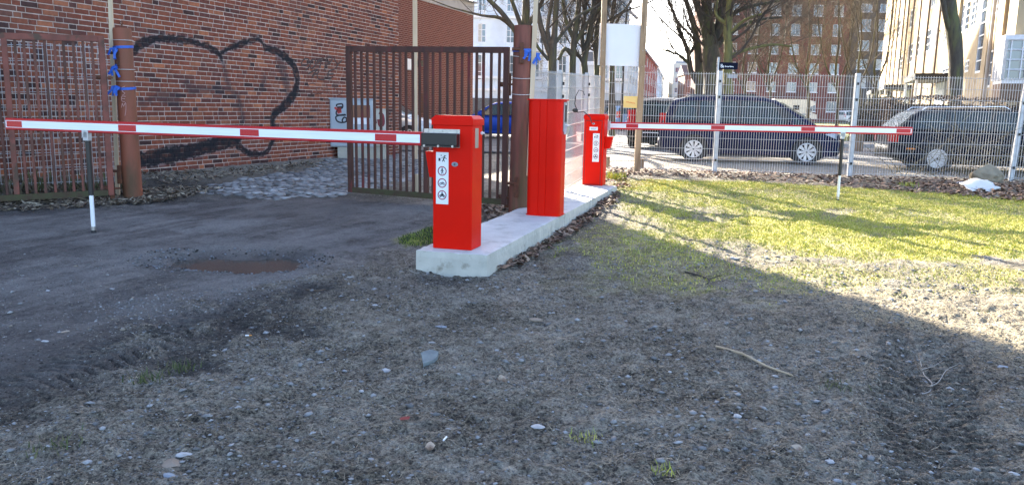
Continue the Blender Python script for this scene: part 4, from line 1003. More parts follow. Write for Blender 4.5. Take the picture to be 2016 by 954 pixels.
def front_x(px):
    dd = f1 - f0; dd.z = 0; ln = dd.length; dd.normalize(); lo, hi = 0, ln
    for _ in range(40):
        m_ = (lo + hi) / 2
        if PJ(Vector((f0.x, f0.y, 1.2)) + dd * m_)[0] < px: lo = m_
        else: hi = m_
    return lo
POSTW = .09
FR = fence('silver wire mesh fence in front of the parked cars', f0, f1, .2, .17, 1.96, [.02, front_x(1413), front_x(1682), front_x(2004)])
[c for c in kids(FR) if c.name.startswith('post')][-1].rotation_euler = (0, .04, 0)
m0 = W(-330, 90, 9.9); m1 = W(240, 92, 11.15)
POSTW = .06
fence('old wire mesh fence behind the faded red gate leaf on the left', m0, m1, .2, .26, W(240, 92, 11.15).z - .26 - .02, [(m1 - m0).length - .03])
# cable hanging on the side fence
p = W(1135, 205, 12.9); t = thing('hanging_cable', 'black looped cable hanging on the mesh fence behind the pillar', 'cable', p); mb = MB()
mb.tube([(-.02, -.03, .12), (.03, -.03, .22), (.1, -.03, .2), (.12, -.03, .14)], .006, 6); mb.tube([(-.02, -.03, .12), (-.03, -.03, 0), (.02, -.03, -.13), (.12, -.04, -.12), (.22, -.05, -.2), (.25, -.05, -.3)], .008, 6); mb.box((-.02, -.035, -.1), (.09, .05, .06), 0, .02); mb.build('loop', MAT['rubber'], t)
# yellow notice on the front fence
p = W(1241.5, 201, 16.15); t = thing('yellow_notice', 'small pale yellow notice tied to the fence below the white board', 'sign', p); t.rotation_euler = (0, .01, -.07); mb = MB()
mb.box((0, 0, 0), (.285, .006, .23), 0, .002); mb.build('plate', M('yellow_plastic', (.72, .5, .16), (.68, .46, .14), rough=.5), t); q = MB()
for k, (x0_, x1_) in enumerate(((-.09, -.055), (-.05, -.03), (-.02, .005), (.012, .03), (.035, .06), (.066, .085))):
    ribbon(q, [Vector((x0_, -.0042, -.012 + .008 * (k % 2) - k * .004)), Vector(((x0_ + x1_) / 2, -.0042, .012 - k * .005)), Vector((x1_, -.0042, -.014 - k * .004))], .01, (0, -1, 0))
q.build('lettering', M('orange_print', (.7, .16, .03), rough=.6), t)

# ------------------------------------------------------------------ electricity cabinets against the brick wall
def wall_place(px, py, out):
    a, z, _ = wall_pt(px, py); return WALL_A + WALL_D * a + WALL_N * out
cabm = M('grey_cabinet', (.36, .4, .43), (.32, .36, .39), rough=.5, scale=2); cabw = M('cream_cabinet', (.5, .47, .4), (.44, .41, .35), rough=.6, scale=3); cbase = M('cabinet_plinth', (.42, .4, .33), (.34, .33, .27), rough=.85, scale=5)
cabbrown = M('brown_notice', (.24, .11, .06), (.2, .09, .05), rough=.7)
# the cabinets stand square to the yard, facing the gate
u0, z0_, _ = wall_pt(652, 300)
cp = W(651, 305, 18.5); zc0 = W(651, 289, 18.5).z; zc1 = W(651, 195, 18.5).z; zg = W(700, 312, 18.5).z
wcab = (W(735, 240, 18.5) - W(651, 240, 18.5)).length
cab = thing('electric_cabinet', 'grey electricity cabinet with black and red tag, by the brick wall', 'cabinet', (cp.x, cp.y, 0), .04)
mb = MB(); mb.box((wcab / 2, .2, (zc0 + zc1) / 2), (wcab, .4, zc1 - zc0), 0, .012); body = mb.build('body', cabm, cab)
mb = MB(); mb.box((wcab / 2, .2, zc1 + .012), (wcab + .05, .45, .03), 0, .008); mb.build('lid', cabm, cab)
for i in (0, 1):
    mb = MB(); mb.box((wcab * (.26 + .49 * i), -.006, (zc0 + zc1) / 2), (wcab * .46, .016, zc1 - zc0 - .05), 0, .004); dr = mb.build('door', cabm, cab)
    q = MB(); q.box((wcab * (.42 + .17 * i), -.02, zc0 + .25), (.03, .02, .14), 0, .004); q.build('handle', MAT['black'], dr)
mb = MB(); mb.box((wcab / 2 + .08, .2, (zc0 + zg) / 2 - .05), (wcab - .16, .36, zc0 - zg + .1)); mb.build('base', cbase, cab)
def cab_tag(strokes, w, mat, name):
    q = MB()
    for st in strokes:
        pts = []
        for x, y in st:
            d = ray(640 + x / 6.36, 180 + y / 6.36); c_, s_ = math.cos(.04), math.sin(.04); n = Vector((s_, -c_, 0)); t_ = (Vector((cp.x, cp.y, 0)) - n * -.016 - CAMP).dot(n) / d.dot(n); P_ = CAMP + d * t_ - Vector((cp.x, cp.y, 0))
            pts.append(Vector((P_.x * c_ + P_.y * s_, -.0155, P_.z)))
        ribbon(q, smooth_pts(pts, 4), w, (0, -1, 0))
    return q.build(name, mat, cab)
cab_tag([[(120, 200), (160, 235), (200, 230)], [(150, 250), (190, 250)], [(165, 190), (170, 280)], [(185, 200), (195, 270)]], .05, M('red_spray', (.5, .06, .05), rough=.7), 'red_spray')
cab_tag([[(145, 190), (150, 165), (215, 160), (212, 210), (150, 200), (215, 195)], [(165, 225), (140, 260), (150, 295), (210, 300)], [(255, 290), (180, 300), (135, 320), (150, 370), (200, 390), (260, 380), (268, 340), (240, 325), (215, 360), (225, 390)], [(215, 300), (262, 295)]], .035, MAT['ink'], 'black_spray')
mb = MB(); zt_ = W(700, 207, 18.5).z; zm_ = W(700, 262, 18.5).z
mb.box((wcab * .74, -.018, (zt_ + W(700, 232, 18.5).z) / 2), (wcab * .4, .004, zt_ - W(700, 232, 18.5).z)); mb.build('brown_panel', cabbrown, cab)
mb = MB(); mb.box((wcab * .74, -.018, W(700, 238, 18.5).z), (wcab * .38, .004, .15)); mb.build('white_notice', MAT['white'], cab)
cp2 = W(731, 300, 18.9); z20 = W(731, 287, 18.9).z; z21 = W(731, 216, 18.9).z; zg2 = W(731, 312, 18.9).z; w2c = (W(760, 240, 18.9) - W(731, 240, 18.9)).length
c2 = thing('electric_cabinet', 'smaller cream cabinet standing to the right of the grey one', 'cabinet', (cp2.x, cp2.y, 0), .04)
mb = MB(); mb.box((w2c / 2, .18, (z20 + z21) / 2), (w2c, .36, z21 - z20), 0, .01); mb.build('body', cabw, c2)
mb = MB(); mb.box((w2c / 2, .18, z21 + .01), (w2c + .04, .4, .03), 0, .006); mb.build('lid', cabw, c2)
mb = MB(); mb.box((w2c / 2, -.004, (z20 + z21) / 2), (w2c * .9, .012, (z21 - z20) * .93), 0, .003); mb.build('door', cabw, c2)
mb = MB(); mb.box((w2c / 2, .2, (z20 + zg2) / 2 - .05), (w2c - .06, .3, z20 - zg2 + .1)); mb.build('base', cbase, c2)
q = MB(); zz_ = W(745, 235, 18.9).z
ribbon(q, smooth_pts([(w2c * .15, -.0125, zz_ - .15), (w2c * .2, -.0125, zz_ + .12), (w2c * .35, -.0125, zz_ - .1)], 4), .05, (0, -1, 0)); ribbon(q, smooth_pts([(w2c * .55, -.0125, zz_ + .15), (w2c * .8, -.0125, zz_ + .1), (w2c * .85, -.0125, zz_ - .1), (w2c * .6, -.0125, zz_ - .15), (w2c * .5, -.0125, zz_)], 4), .06, (0, -1, 0)); q.build('red_spray', M('dark_red_spray', (.2, .03, .035), rough=.7), c2)
# ------------------------------------------------------------------ vehicles
def paint(name, c, met=.3): 
    return M(name, c, tuple(v * .9 for v in c), rough=.36, metal=met, coat=.0, spec=.08, scale=2)
PAINT = {'dark_blue': paint('dark_blue_car_paint', (.004, .008, .04), .0), 'navy': paint('blackish_blue_car_paint', (.003, .005, .013), .0), 'blue': paint('bright_blue_car_paint', (.012, .05, .32), .2),
         'silver': paint('silver_car_paint', (.42, .47, .52), .6), 'black': paint('black_car_paint', (.012, .013, .015), .2), 'white': paint('white_car_paint', (.7, .71, .72), 0), 'grey': paint('grey_car_paint', (.16, .18, .2), .4), 'lightblue': paint('pale_blue_car_paint', (.16, .26, .42), .3)}
tyre_m = M('tyre_rubber', (.018, .018, .019), (.03, .03, .03), rough=.85, scale=14)
rim_m = M('alloy_rim', (.62, .63, .64), (.5, .5, .52), rough=.35, metal=.5)
trim_m = M('black_car_trim', (.014, .014, .015), rough=.6)
under_m = M('dark_underbody', (.008, .008, .008), rough=.9)
tail_m = M('red_tail_lamp', (.45, .01, .012), rough=.15, coat=1); head_m = M('clear_head_lamp', (.5, .53, .56), (.25, .27, .3), rough=.12, coat=1, scale=30); amber_m = M('amber_lamp', (.75, .22, .02), rough=.2)
chrome_m = M('chrome', (.7, .7, .7), rough=.12, metal=1)
gl_m = bpy.data.materials.new('car_window_glass'); gl_m.use_nodes = True
def _glass():
    nt = gl_m.node_tree; N = nt.nodes; b = N['Principled BSDF']; b.inputs['Base Color'].default_value = (.045, .072, .075, 1); b.inputs['Roughness'].default_value = .04; b.inputs['Specular IOR Level'].default_value = .5; b.inputs['Coat Weight'].default_value = .1
    tr = N.new('ShaderNodeBsdfTransparent'); tr.inputs[0].default_value = (.55, .66, .64, 1); mx = N.new('ShaderNodeMixShader'); mx.inputs[0].default_value = .62
    nt.links.new(tr.outputs[0], mx.inputs[1]); nt.links.new(b.outputs[0], mx.inputs[2]); nt.links.new(mx.outputs[0], N['Material Output'].inputs[0])
_glass()
WHEELS = {}
def wheel_meshes(r, rr, ns, cover):
    k = (round(r, 3), ns, cover)
    if k in WHEELS: return WHEELS[k]
    t = MB(); ring = []
    for yy, q in ((-.09, .92), (-.1, .97), (-.07, 1), (.07, 1), (.1, .97), (.09, .92), (.085, rr / r)):
        ring.append([(r * q * math.cos(2 * pi * i / 28), yy, r * q * math.sin(2 * pi * i / 28)) for i in range(28)])
    ring.insert(0, [(rr * math.cos(2 * pi * i / 28), -.085, rr * math.sin(2 * pi * i / 28)) for i in range(28)])
    t.loft(ring, 0, True, True, False)
    m_ = MB(); m_.disc((0, -.055, 0), (0, -1, 0), rr * .97, 28, 1)
    m_.loft([[(rr * q * math.cos(2 * pi * i / 28), yy, rr * q * math.sin(2 * pi * i / 28)) for i in range(28)] for q, yy in ((1.0, -.07), (1.0, -.09), (.93, -.096), (.88, -.085))], 0, True, True, False)
    for i in range(ns):
        a = 2 * pi * i / ns
        for off in ((-.07, .07) if not cover else (0,)):
            a0 = a + off * .5; a1 = a + off * (1.7 if not cover else 1)
            p0 = Vector((rr * .14 * math.cos(a0), -.085, rr * .14 * math.sin(a0))); p1 = Vector((rr * .93 * math.cos(a1), -.09, rr * .93 * math.sin(a1)))
            d = (p1 - p0).normalized(); n = Vector((-d.z, 0, d.x)); wa, wb_ = (.012, .02) if not cover else (.014, .034)
            m_.add([p0 + n * wa, p0 - n * wa, p1 - n * wb_, p1 + n * wb_, p0 + n * wa + Vector((0, .02, 0)), p0 - n * wa + Vector((0, .02, 0)), p1 - n * wb_ + Vector((0, .02, 0)), p1 + n * wb_ + Vector((0, .02, 0))], [(0, 1, 2, 3), (0, 4, 5, 1), (2, 6, 7, 3), (1, 5, 6, 2), (3, 7, 4, 0)], 0)
    m_.tube([(0, -.06, 0), (0, -.1, 0)], rr * .2, 14, 0, False); m_.tube([(0, -.098, 0), (0, -.103, 0)], rr * .1, 10, 1, False)
    WHEELS[k] = (t.mesh('tyre', tyre_m), m_.mesh('rim', [rim_m, trim_m])); return WHEELS[k]
def car(name, label, cat, pos, yaw, S, group=None):
    """S: L, hw, belt, wheels, top outline (hood..), cabin side profile; local x forward, side windows as side-view polygons"""
    t = thing(name, label, cat, pos, yaw, group); P = PAINT[S['paint']]; L = S['L']; hw = S['hw']; xb, xf = -L / 2, L / 2
    def interp(tab, x):
        if x <= tab[0][0]: return tab[0][1]
        for (a, va), (b, vb) in zip(tab, tab[1:]):
            if x <= b: return va + (vb - va) * (x - a) / (b - a)
        return tab[-1][1]
    top = S['deck']                                  # (x, z) of hood / belt deck
    planw = [(xb, hw * .80), (xb + .12, hw * .93), (xb + .5, hw), (xf - .75, hw), (xf - .3, hw * .94), (xf - .1, hw * .82), (xf, hw * .62)]
    low = [(xb, .36), (xb + .1, .30), (xb + .5, .2), (xf - .6, .2), (xf - .1, .24), (xf, .34)]
    xs = sorted(set([xb, xb + .04, xb + .12, xb + .3, xb + .5, xf - .75, xf - .5, xf - .3, xf - .1, xf - .03, xf] + [x for x, _ in top] + list(np.linspace(xb + .5, xf - .75, 12))))
    rings = []
    for x in xs:
        w = interp(planw, x); z0 = interp(low, x); z1 = interp(top, x); zm = z0 + (z1 - z0) * .5
        half = [(w * .86, z0), (w * .97, z0 + .07), (w, zm - .05), (w * 1.0, zm + .08), (w * .965, z1 - .07), (w * .90, z1 - .012), (w * .55, z1 + .012), (0, z1 + .02)]
        rings.append([(x, y, z) for y, z in half] + [(x, -y, z) for y, z in reversed(half[:-1])])
    mb = MB(); mb.loft(rings, 0); body = mb.build('body', P, t)
    cab = S['cabin']; kx = S.get('tumble', .26); hb = hw * .93
    zr = max(z for _, z in cab); x0c, x1c = cab[0][0], cab[-1][0]
    def side_y(z, x): 
        zb = interp(top, x); return hb - kx * max(0, z - zb)
    cr = []
    for x in sorted(set([x for x, _ in cab] + list(np.linspace(x0c + .02, x1c - .02, 14)))):
        z1 = interp(cab, x); zb = interp(top, x) - .03; z1 = max(z1, zb + .02); h_ = z1 - zb
        ye = hb - kx * h_; ro = min(.07, h_ * .4)
        half = [(hb, zb), (hb - kx * (h_ - ro), z1 - ro), (ye - ro * .5, z1 - ro * .28), (ye - ro * 1.6, z1), (0, z1 + .025)]
        cr.append([(x, y, z) for y, z in half] + [(x, -y, z) for y, z in reversed(half[:-1])])
    mb = MB(); mb.loft(cr, 0); mb.build('roof', P, t)
    # glass set into the cabin
    for side in (-1, 1):
        for poly in S['windows']:
            q = MB(); pp = [Vector((x, side * (side_y(z, x) + .012), z)) for x, z in poly]; q.add(pp, [list(range(len(pp)))]); q.build('window', MAT['glass_dark'] if S.get('dark') else gl_opaque, t)
        q = MB(); allx = [p for w_ in S['windows'] for p in w_]; zt_ = max(z for _, z in allx); zl_ = min(z for _, z in allx)
        band_ = S['trim']; pp = [Vector((x, side * (side_y(z, x) + .007), z)) for x, z in band_]; q.add(pp, [list(range(len(pp)))]); q.build('window_trim', trim_m, t)
    for (xa, za), (xc, zc), nm in ((cab[0], cab[1], 'rear_window'), (cab[-1], cab[-2], 'windscreen')):
        q = MB(); d = Vector((xc - xa, 0, zc - za)); n = Vector((-d.z, 0, d.x)) if nm == 'rear_window' else Vector((d.z, 0, -d.x)); n.normalize()
        if n.z < 0: n = -n
        a = .12 if nm == 'windscreen' else .16; b_ = .9; pts = []
        for f, sg in ((a, -1), (a, 1), (b_, 1), (b_, -1)):
            x = xa + (xc - xa) * f; z = za + (zc - za) * f; w = (hb - kx * (max(.0, z - interp(top, x)))) - .075; pts.append(Vector((x, sg * w, z)) + n * (.012 + .02))
        q.add(pts, [(0, 1, 2, 3)]); q.build(nm, gl_opaque, t)
    # wheels, arches
    wr = S.get('wr', .32); tm_, rm_ = wheel_meshes(wr, wr * .68, S.get('spokes', 7), S.get('cover', False))
    for wx in S['wheels']:
        for side in (-1, 1):
            q = MB(); y = side * (hw + .004); R_ = wr * 1.13
            arc = [(wx + R_ * math.cos(a), y, wr + R_ * math.sin(a)) for a in np.linspace(-.55, pi + .55, 26)]
            q.add(arc, [list(range(len(arc)))]); o = q.build('wheel_arch', under_m, t)
            q = MB(); pts = [Vector((wx + (R_ + .012) * math.cos(a), y + side * .004, wr + (R_ + .012) * math.sin(a))) for a in np.linspace(-.3, pi + .3, 20)]; q.tube(pts, .016, 6); q.build('arch_lip', P if not S.get('dark_lip') else trim_m, t)
            w_ = bpy.data.objects.new('wheel', None); COL.objects.link(w_); w_.parent = t; w_.location = (wx, side * (hw - .055), wr); w_.rotation_euler = (0, rng.uniform(0, 1), 0 if side < 0 else pi)
            inst('tyre', tm_, w_); inst('rim', rm_, w_)
    q = MB(); q.box((0, 0, .24), (L * .8, hw * 1.7, .12)); q.build('underbody', under_m, t)
    def lamp(nm, m_, pts):
        for side in (-1, 1):
            q = MB(); q.add([(x, side * y, z) for x, y, z in pts], [list(range(len(pts)))]); q.build(nm, m_, t)
    zf = interp(top, xf - .3)
    lamp('headlight', head_m, [(xf - .46, hw * .985 + .01, zf - .1), (xf - .2, hw * .925 + .014, zf - .2), (xf - .06, hw * .82 + .012, zf - .26), (xf + .012, hw * .5, zf - .24), (xf - .05, hw * .52, zf - .1), (xf - .2, hw * .88 + .01, zf - .06)])
    zt_ = S.get('tail', (.72, 1.0))
    lamp('tail_light', tail_m, [(xb + .14, hw * .94 + .012, zt_[0]), (xb - .004, hw * .81 + .006, zt_[0]), (xb - .012, hw * .6, zt_[0]), (xb - .012, hw * .6, zt_[1]), (xb - .004, hw * .81, zt_[1]), (xb + .16, hw * .94 + .008, zt_[1])])
    for sgn, xe in ((1, xf), (-1, xb)):
        q = MB(); pts = []
        for f in np.linspace(-1, 1, 9): pts.append((xe + sgn * (.02 - .16 * f ** 4) , f * hw * .93, .5))
        q.loft([[(x, y, z) for x, y, z in ((p[0] + sgn * .03, p[1], .36), (p[0] + sgn * .045, p[1], .47), (p[0] + sgn * .03, p[1], .58), (p[0] - sgn * .12, p[1], .58), (p[0] - sgn * .12, p[1], .36))] for p in pts], 0, True); q.build('bumper', P if S.get('pbump', True) else trim_m, t)
        q = MB(); q.box((xe + sgn * .052, 0, .5), (.008, .5, .11)); q.build('number_plate', MAT['white'], t)
    if S.get('marker'):
        for side in (-1, 1): q = MB(); q.box((xb + .42, side * (hw * .985 + .006), .52), (.2, .014, .035)); q.build('side_marker', amber_m, t)
    # seams, handles, mirrors, sill
    for side in (-1, 1):
        for x in S['seams']:
            q = MB(); zb = interp(top, x); pts = []
            for f in np.linspace(0, 1, 5):
                z = .3 + (zb - .33) * f; w = interp(planw, x); zm = .2 + (zb - .2) * .5; yy = w if z < zm + .1 else w - (z - zm - .1) / (zb - zm - .1) * w * .06
                pts.append((x, side * (yy + .003), z))
            q.tube(pts, .006, 4, 0, False, False); q.build('door_seam', under_m, t)
        for x in S['handles']:
            q = MB(); q.box((x, side * (hw * .985 + .016), interp(top, x) - .13), (.2, .028, .035), 0, .01); q.build('door_handle', P, t)
        x = S['mirror']; q = MB(); z = interp(top, x) + .06; q.box((x, side * (hw + .09), z), (.13, .2, .14), 0, .04); q.build('mirror', P, t)
        q = MB(); q.box(((S['wheels'][0] + S['wheels'][1]) / 2, side * (hw * .99), .27), (abs(S['wheels'][1] - S['wheels'][0]) - wr * 2.5, .03, .09), 0, .012); q.build('sill', P if not S.get('dark_sill') else trim_m, t)
    if S.get('rails'):
        for side in (-1, 1):
            xa, xc = S['rails']; q = MB(); yy = side * (hb - kx * (zr - .9) - .05); pts = [(xa, yy, interp(cab, xa) + .0), (xa + .1, yy, interp(cab, xa + .1) + .05), (0, yy, interp(cab, 0) + .06), (xc - .1, yy, interp(cab, xc - .1) + .05), (xc, yy, interp(cab, xc))]; q.tube(pts, .016, 6); q.build('roof_rail', chrome_m if S.get('rail_chrome') else trim_m, t)
    if S.get('side_trim'):
        for side in (-1, 1):
            q = MB(); q.box((0, side * (hw + .004), .62), (L * .62, .02, .05), 0, .006); q.build('side_moulding', trim_m, t)
    return t
gl_opaque = gl_m
mpv = dict(paint='dark_blue', L=4.4, hw=.88, belt=.98, tumble=.3, wheels=(-1.32, 1.36), wr=.325, spokes=9, deck=[(-2.2, .95), (-2.1, 1.0), (-1.0, .99), (.9, .94), (1.3, .96), (1.9, .86), (2.12, .74), (2.2, .62)],
    cabin=[(-2.14, .97), (-1.92, 1.52), (-1.5, 1.62), (-.5, 1.655), (.3, 1.62), (.62, 1.55), (1.62, .94)],
    windows=[[(-1.86, 1.06), (-1.28, 1.04), (-1.3, 1.5), (-1.72, 1.47)], [(-1.2, 1.035), (-.32, 1.02), (-.32, 1.52), (-1.22, 1.51)], [(-.22, 1.015), (.86, .995), (.5, 1.46), (.34, 1.5), (-.22, 1.52)], [(.95, .995), (1.3, .99), (.98, 1.2)]],
    trim=[(-1.93, 1.03), (1.36, .965), (.98, 1.24), (.56, 1.48), (.36, 1.53), (-.5, 1.555), (-1.32, 1.53), (-1.76, 1.49)], seams=(-1.02, -.27, .92), handles=(-.86, .1), mirror=.95, tail=(.82, 1.2), rails=(-1.6, .2))
wagon = dict(paint='navy', L=4.7, hw=.88, tumble=.32, wheels=(-1.38, 1.35), wr=.315, spokes=15, cover=True, deck=[(-2.35, .86), (-2.25, .92), (-1.0, .93), (.9, .9), (1.2, .9), (2.0, .8), (2.28, .7), (2.35, .58)],
    cabin=[(-2.28, .9), (-1.78, 1.36), (-1.5, 1.42), (-.5, 1.45), (.2, 1.42), (.42, 1.37), (1.32, .9)],
    windows=[[(-1.98, .99), (-1.22, .98), (-1.22, 1.33), (-1.64, 1.31)], [(-1.12, .98), (-.3, .97), (-.3, 1.35), (-1.14, 1.34)], [(-.2, .97), (.82, .95), (.4, 1.3), (.26, 1.33), (-.2, 1.35)]],
    trim=[(-2.06, .96), (1.0, .92), (.44, 1.32), (.28, 1.36), (-.5, 1.385), (-1.24, 1.37), (-1.7, 1.345)], seams=(-1.06, -.25, .86), handles=(-.9, .05), mirror=.86, tail=(.66, .9), rails=(-1.7, .1), marker=True, pbump=False, side_trim=True, rail_chrome=True)
hatch = dict(paint='blue', L=4.0, hw=.84, tumble=.3, wheels=(-1.22, 1.22), wr=.3, spokes=6, deck=[(-2.0, .86), (-1.9, .92), (-.8, .92), (.8, .9), (1.1, .9), (1.7, .78), (1.92, .68), (2.0, .55)],
    cabin=[(-1.95, .9), (-1.55, 1.38), (-1.2, 1.45), (-.4, 1.48), (.15, 1.45), (.38, 1.38), (1.2, .9)],
    windows=[[(-1.5, 1.0), (-.42, .97), (-.42, 1.38), (-1.2, 1.36)], [(-.32, .97), (.72, .95), (.32, 1.31), (.18, 1.35), (-.32, 1.38)]], trim=[(-1.6, .98), (.86, .92), (.36, 1.34), (.2, 1.38), (-.5, 1.41), (-1.26, 1.39)], seams=(-.37, .8), handles=(-.2,), mirror=.78, tail=(.75, 1.15))
def variant(b, **k): d = dict(b); d.update(k); return d
def carpos(px, py, Y, z=None): p = W(px, py, Y); return Vector((p.x, p.y, .185 if z is None else z))
# MPV parked beyond the fence, nose to the right
a = W(1316, 322, 20.55); b = W(1652, 322, 19.55); mid = (a + b) / 2; yaw = math.atan2(b.y - a.y, b.x - a.x)
car('parked_car', 'dark blue people carrier parked side-on behind the mesh fence', 'car', (mid.x, mid.y + .5, .17), yaw, mpv)
a = W(1745, 322, 18.5); b2_ = W(2140, 322, 17.7); yaw = math.atan2(b2_.y - a.y, b2_.x - a.x); d = Vector((math.cos(yaw), math.sin(yaw), 0)); pc_ = Vector((a.x, a.y, 0)) + d * 2.4
car('parked_car', 'blackish blue estate car with orange side marker, behind the fence on the right', 'car', (pc_.x, pc_.y + .45, .16), yaw, wagon)
# black car seen from behind, left of the people carrier
p = carpos(1309, 275, 26.5); car('parked_car', 'black car with red tail lights, seen behind the people carrier', 'car', (p.x + .25, 27.5, .19), math.radians(66), variant(mpv, paint='black', dark=True, tail=(.6, 1.25), wheels=(-1.3, 1.3)))
# behind the gate
p = W(775, 270, 26.5); car('parked_car', 'silver car partly hidden behind the end of the brick wall', 'car', (p.x - .5, 26.8, .19), math.radians(-8), variant(hatch, paint='silver', L=4.0))
p = W(975, 250, 33); car('parked_car', 'bright blue car parked beyond the bars of the rusty gate', 'car', (p.x + .25, 33.2, .19), math.radians(176), variant(hatch))
# down the side street
def ext(b, **k): return variant(b, **k)
for (px, Y, yw, pt, lab, base) in ((1207, 60, 100, 'grey', 'small grey car far down the street on the left kerb', hatch), (1222, 52, 98, 'lightblue', 'pale blue car far down the street beside the grey one', hatch), (1250, 58, 80, 'blue', 'blue car far down the street below the yellow notice', hatch), (1281, 66, 82, 'lightblue', 'pale blue car far down the street just right of the leaning lath', hatch)):
    p = W(px, 225, Y); car('parked_car', lab, 'car', (p.x, Y, .2), math.radians(yw), ext(base, paint=pt), group='cars down the side street')
# white van far away
p = W(1671, 230, 112); car('parked_van', 'little white van far away beside the dark apartment block', 'van', (p.x, 112, .25), math.radians(35), variant(mpv, paint='white', L=4.2, wheels=(-1.25, 1.3)))
# camper van
p = W(1557, 225, 105); cv = thing('camper_van', 'white motor caravan parked in front of the red apartment block', 'camper van', (p.x, 105, .25), math.radians(4))
sidep = [(-2.9, .5), (-2.95, 2.75), (-2.8, 2.95), (1.6, 2.95), (2.5, 2.75), (2.75, 2.3), (2.0, 2.0), (2.35, 1.25), (3.0, 1.05), (3.05, .5)]
mb = MB(); mb.prism(sidep, -1.05, 1.05, axes='xzy'); mb.build('body', M('off_white_body', (.66, .66, .63), rough=.4), cv)
for (x0, x1, z0_, z1_, nm) in ((1.55, 2.15, 1.3, 1.95, 'window'), (-2.4, -1.2, 1.6, 2.2, 'window'), (-.2, .6, 1.6, 2.2, 'window')):
    q = MB(); q.box(((x0 + x1) / 2, -1.055, (z0_ + z1_) / 2), (x1 - x0, .02, z1_ - z0_)); q.build(nm, MAT['glass_dark'], cv)
q = MB(); q.add([(2.05, -.95, 1.98), (2.38, -.95, 1.3), (2.38, .95, 1.3), (2.05, .95, 1.98)], [(0, 1, 2, 3)]); o = q.build('windscreen', MAT['glass_dark'], cv); o.location = (.03, 0, .02)
q = MB(); q.box((-.3, -1.06, 1.05), (5.0, .01, .16)); q.build('side_stripe', M('grey_blue_stripe', (.25, .33, .42), rough=.5), cv)
tm_, rm_ = wheel_meshes(.33, .22, 6, True)
for wx in (-1.7, 2.0):
    for s in (-1, 1):
        w_ = bpy.data.objects.new('wheel', None); COL.objects.link(w_); w_.parent = cv; w_.location = (wx, s * 1.0, .33); w_.rotation_euler = (0, 0, 0 if s < 0 else pi); inst('tyre', tm_, w_); inst('rim', rm_, w_)
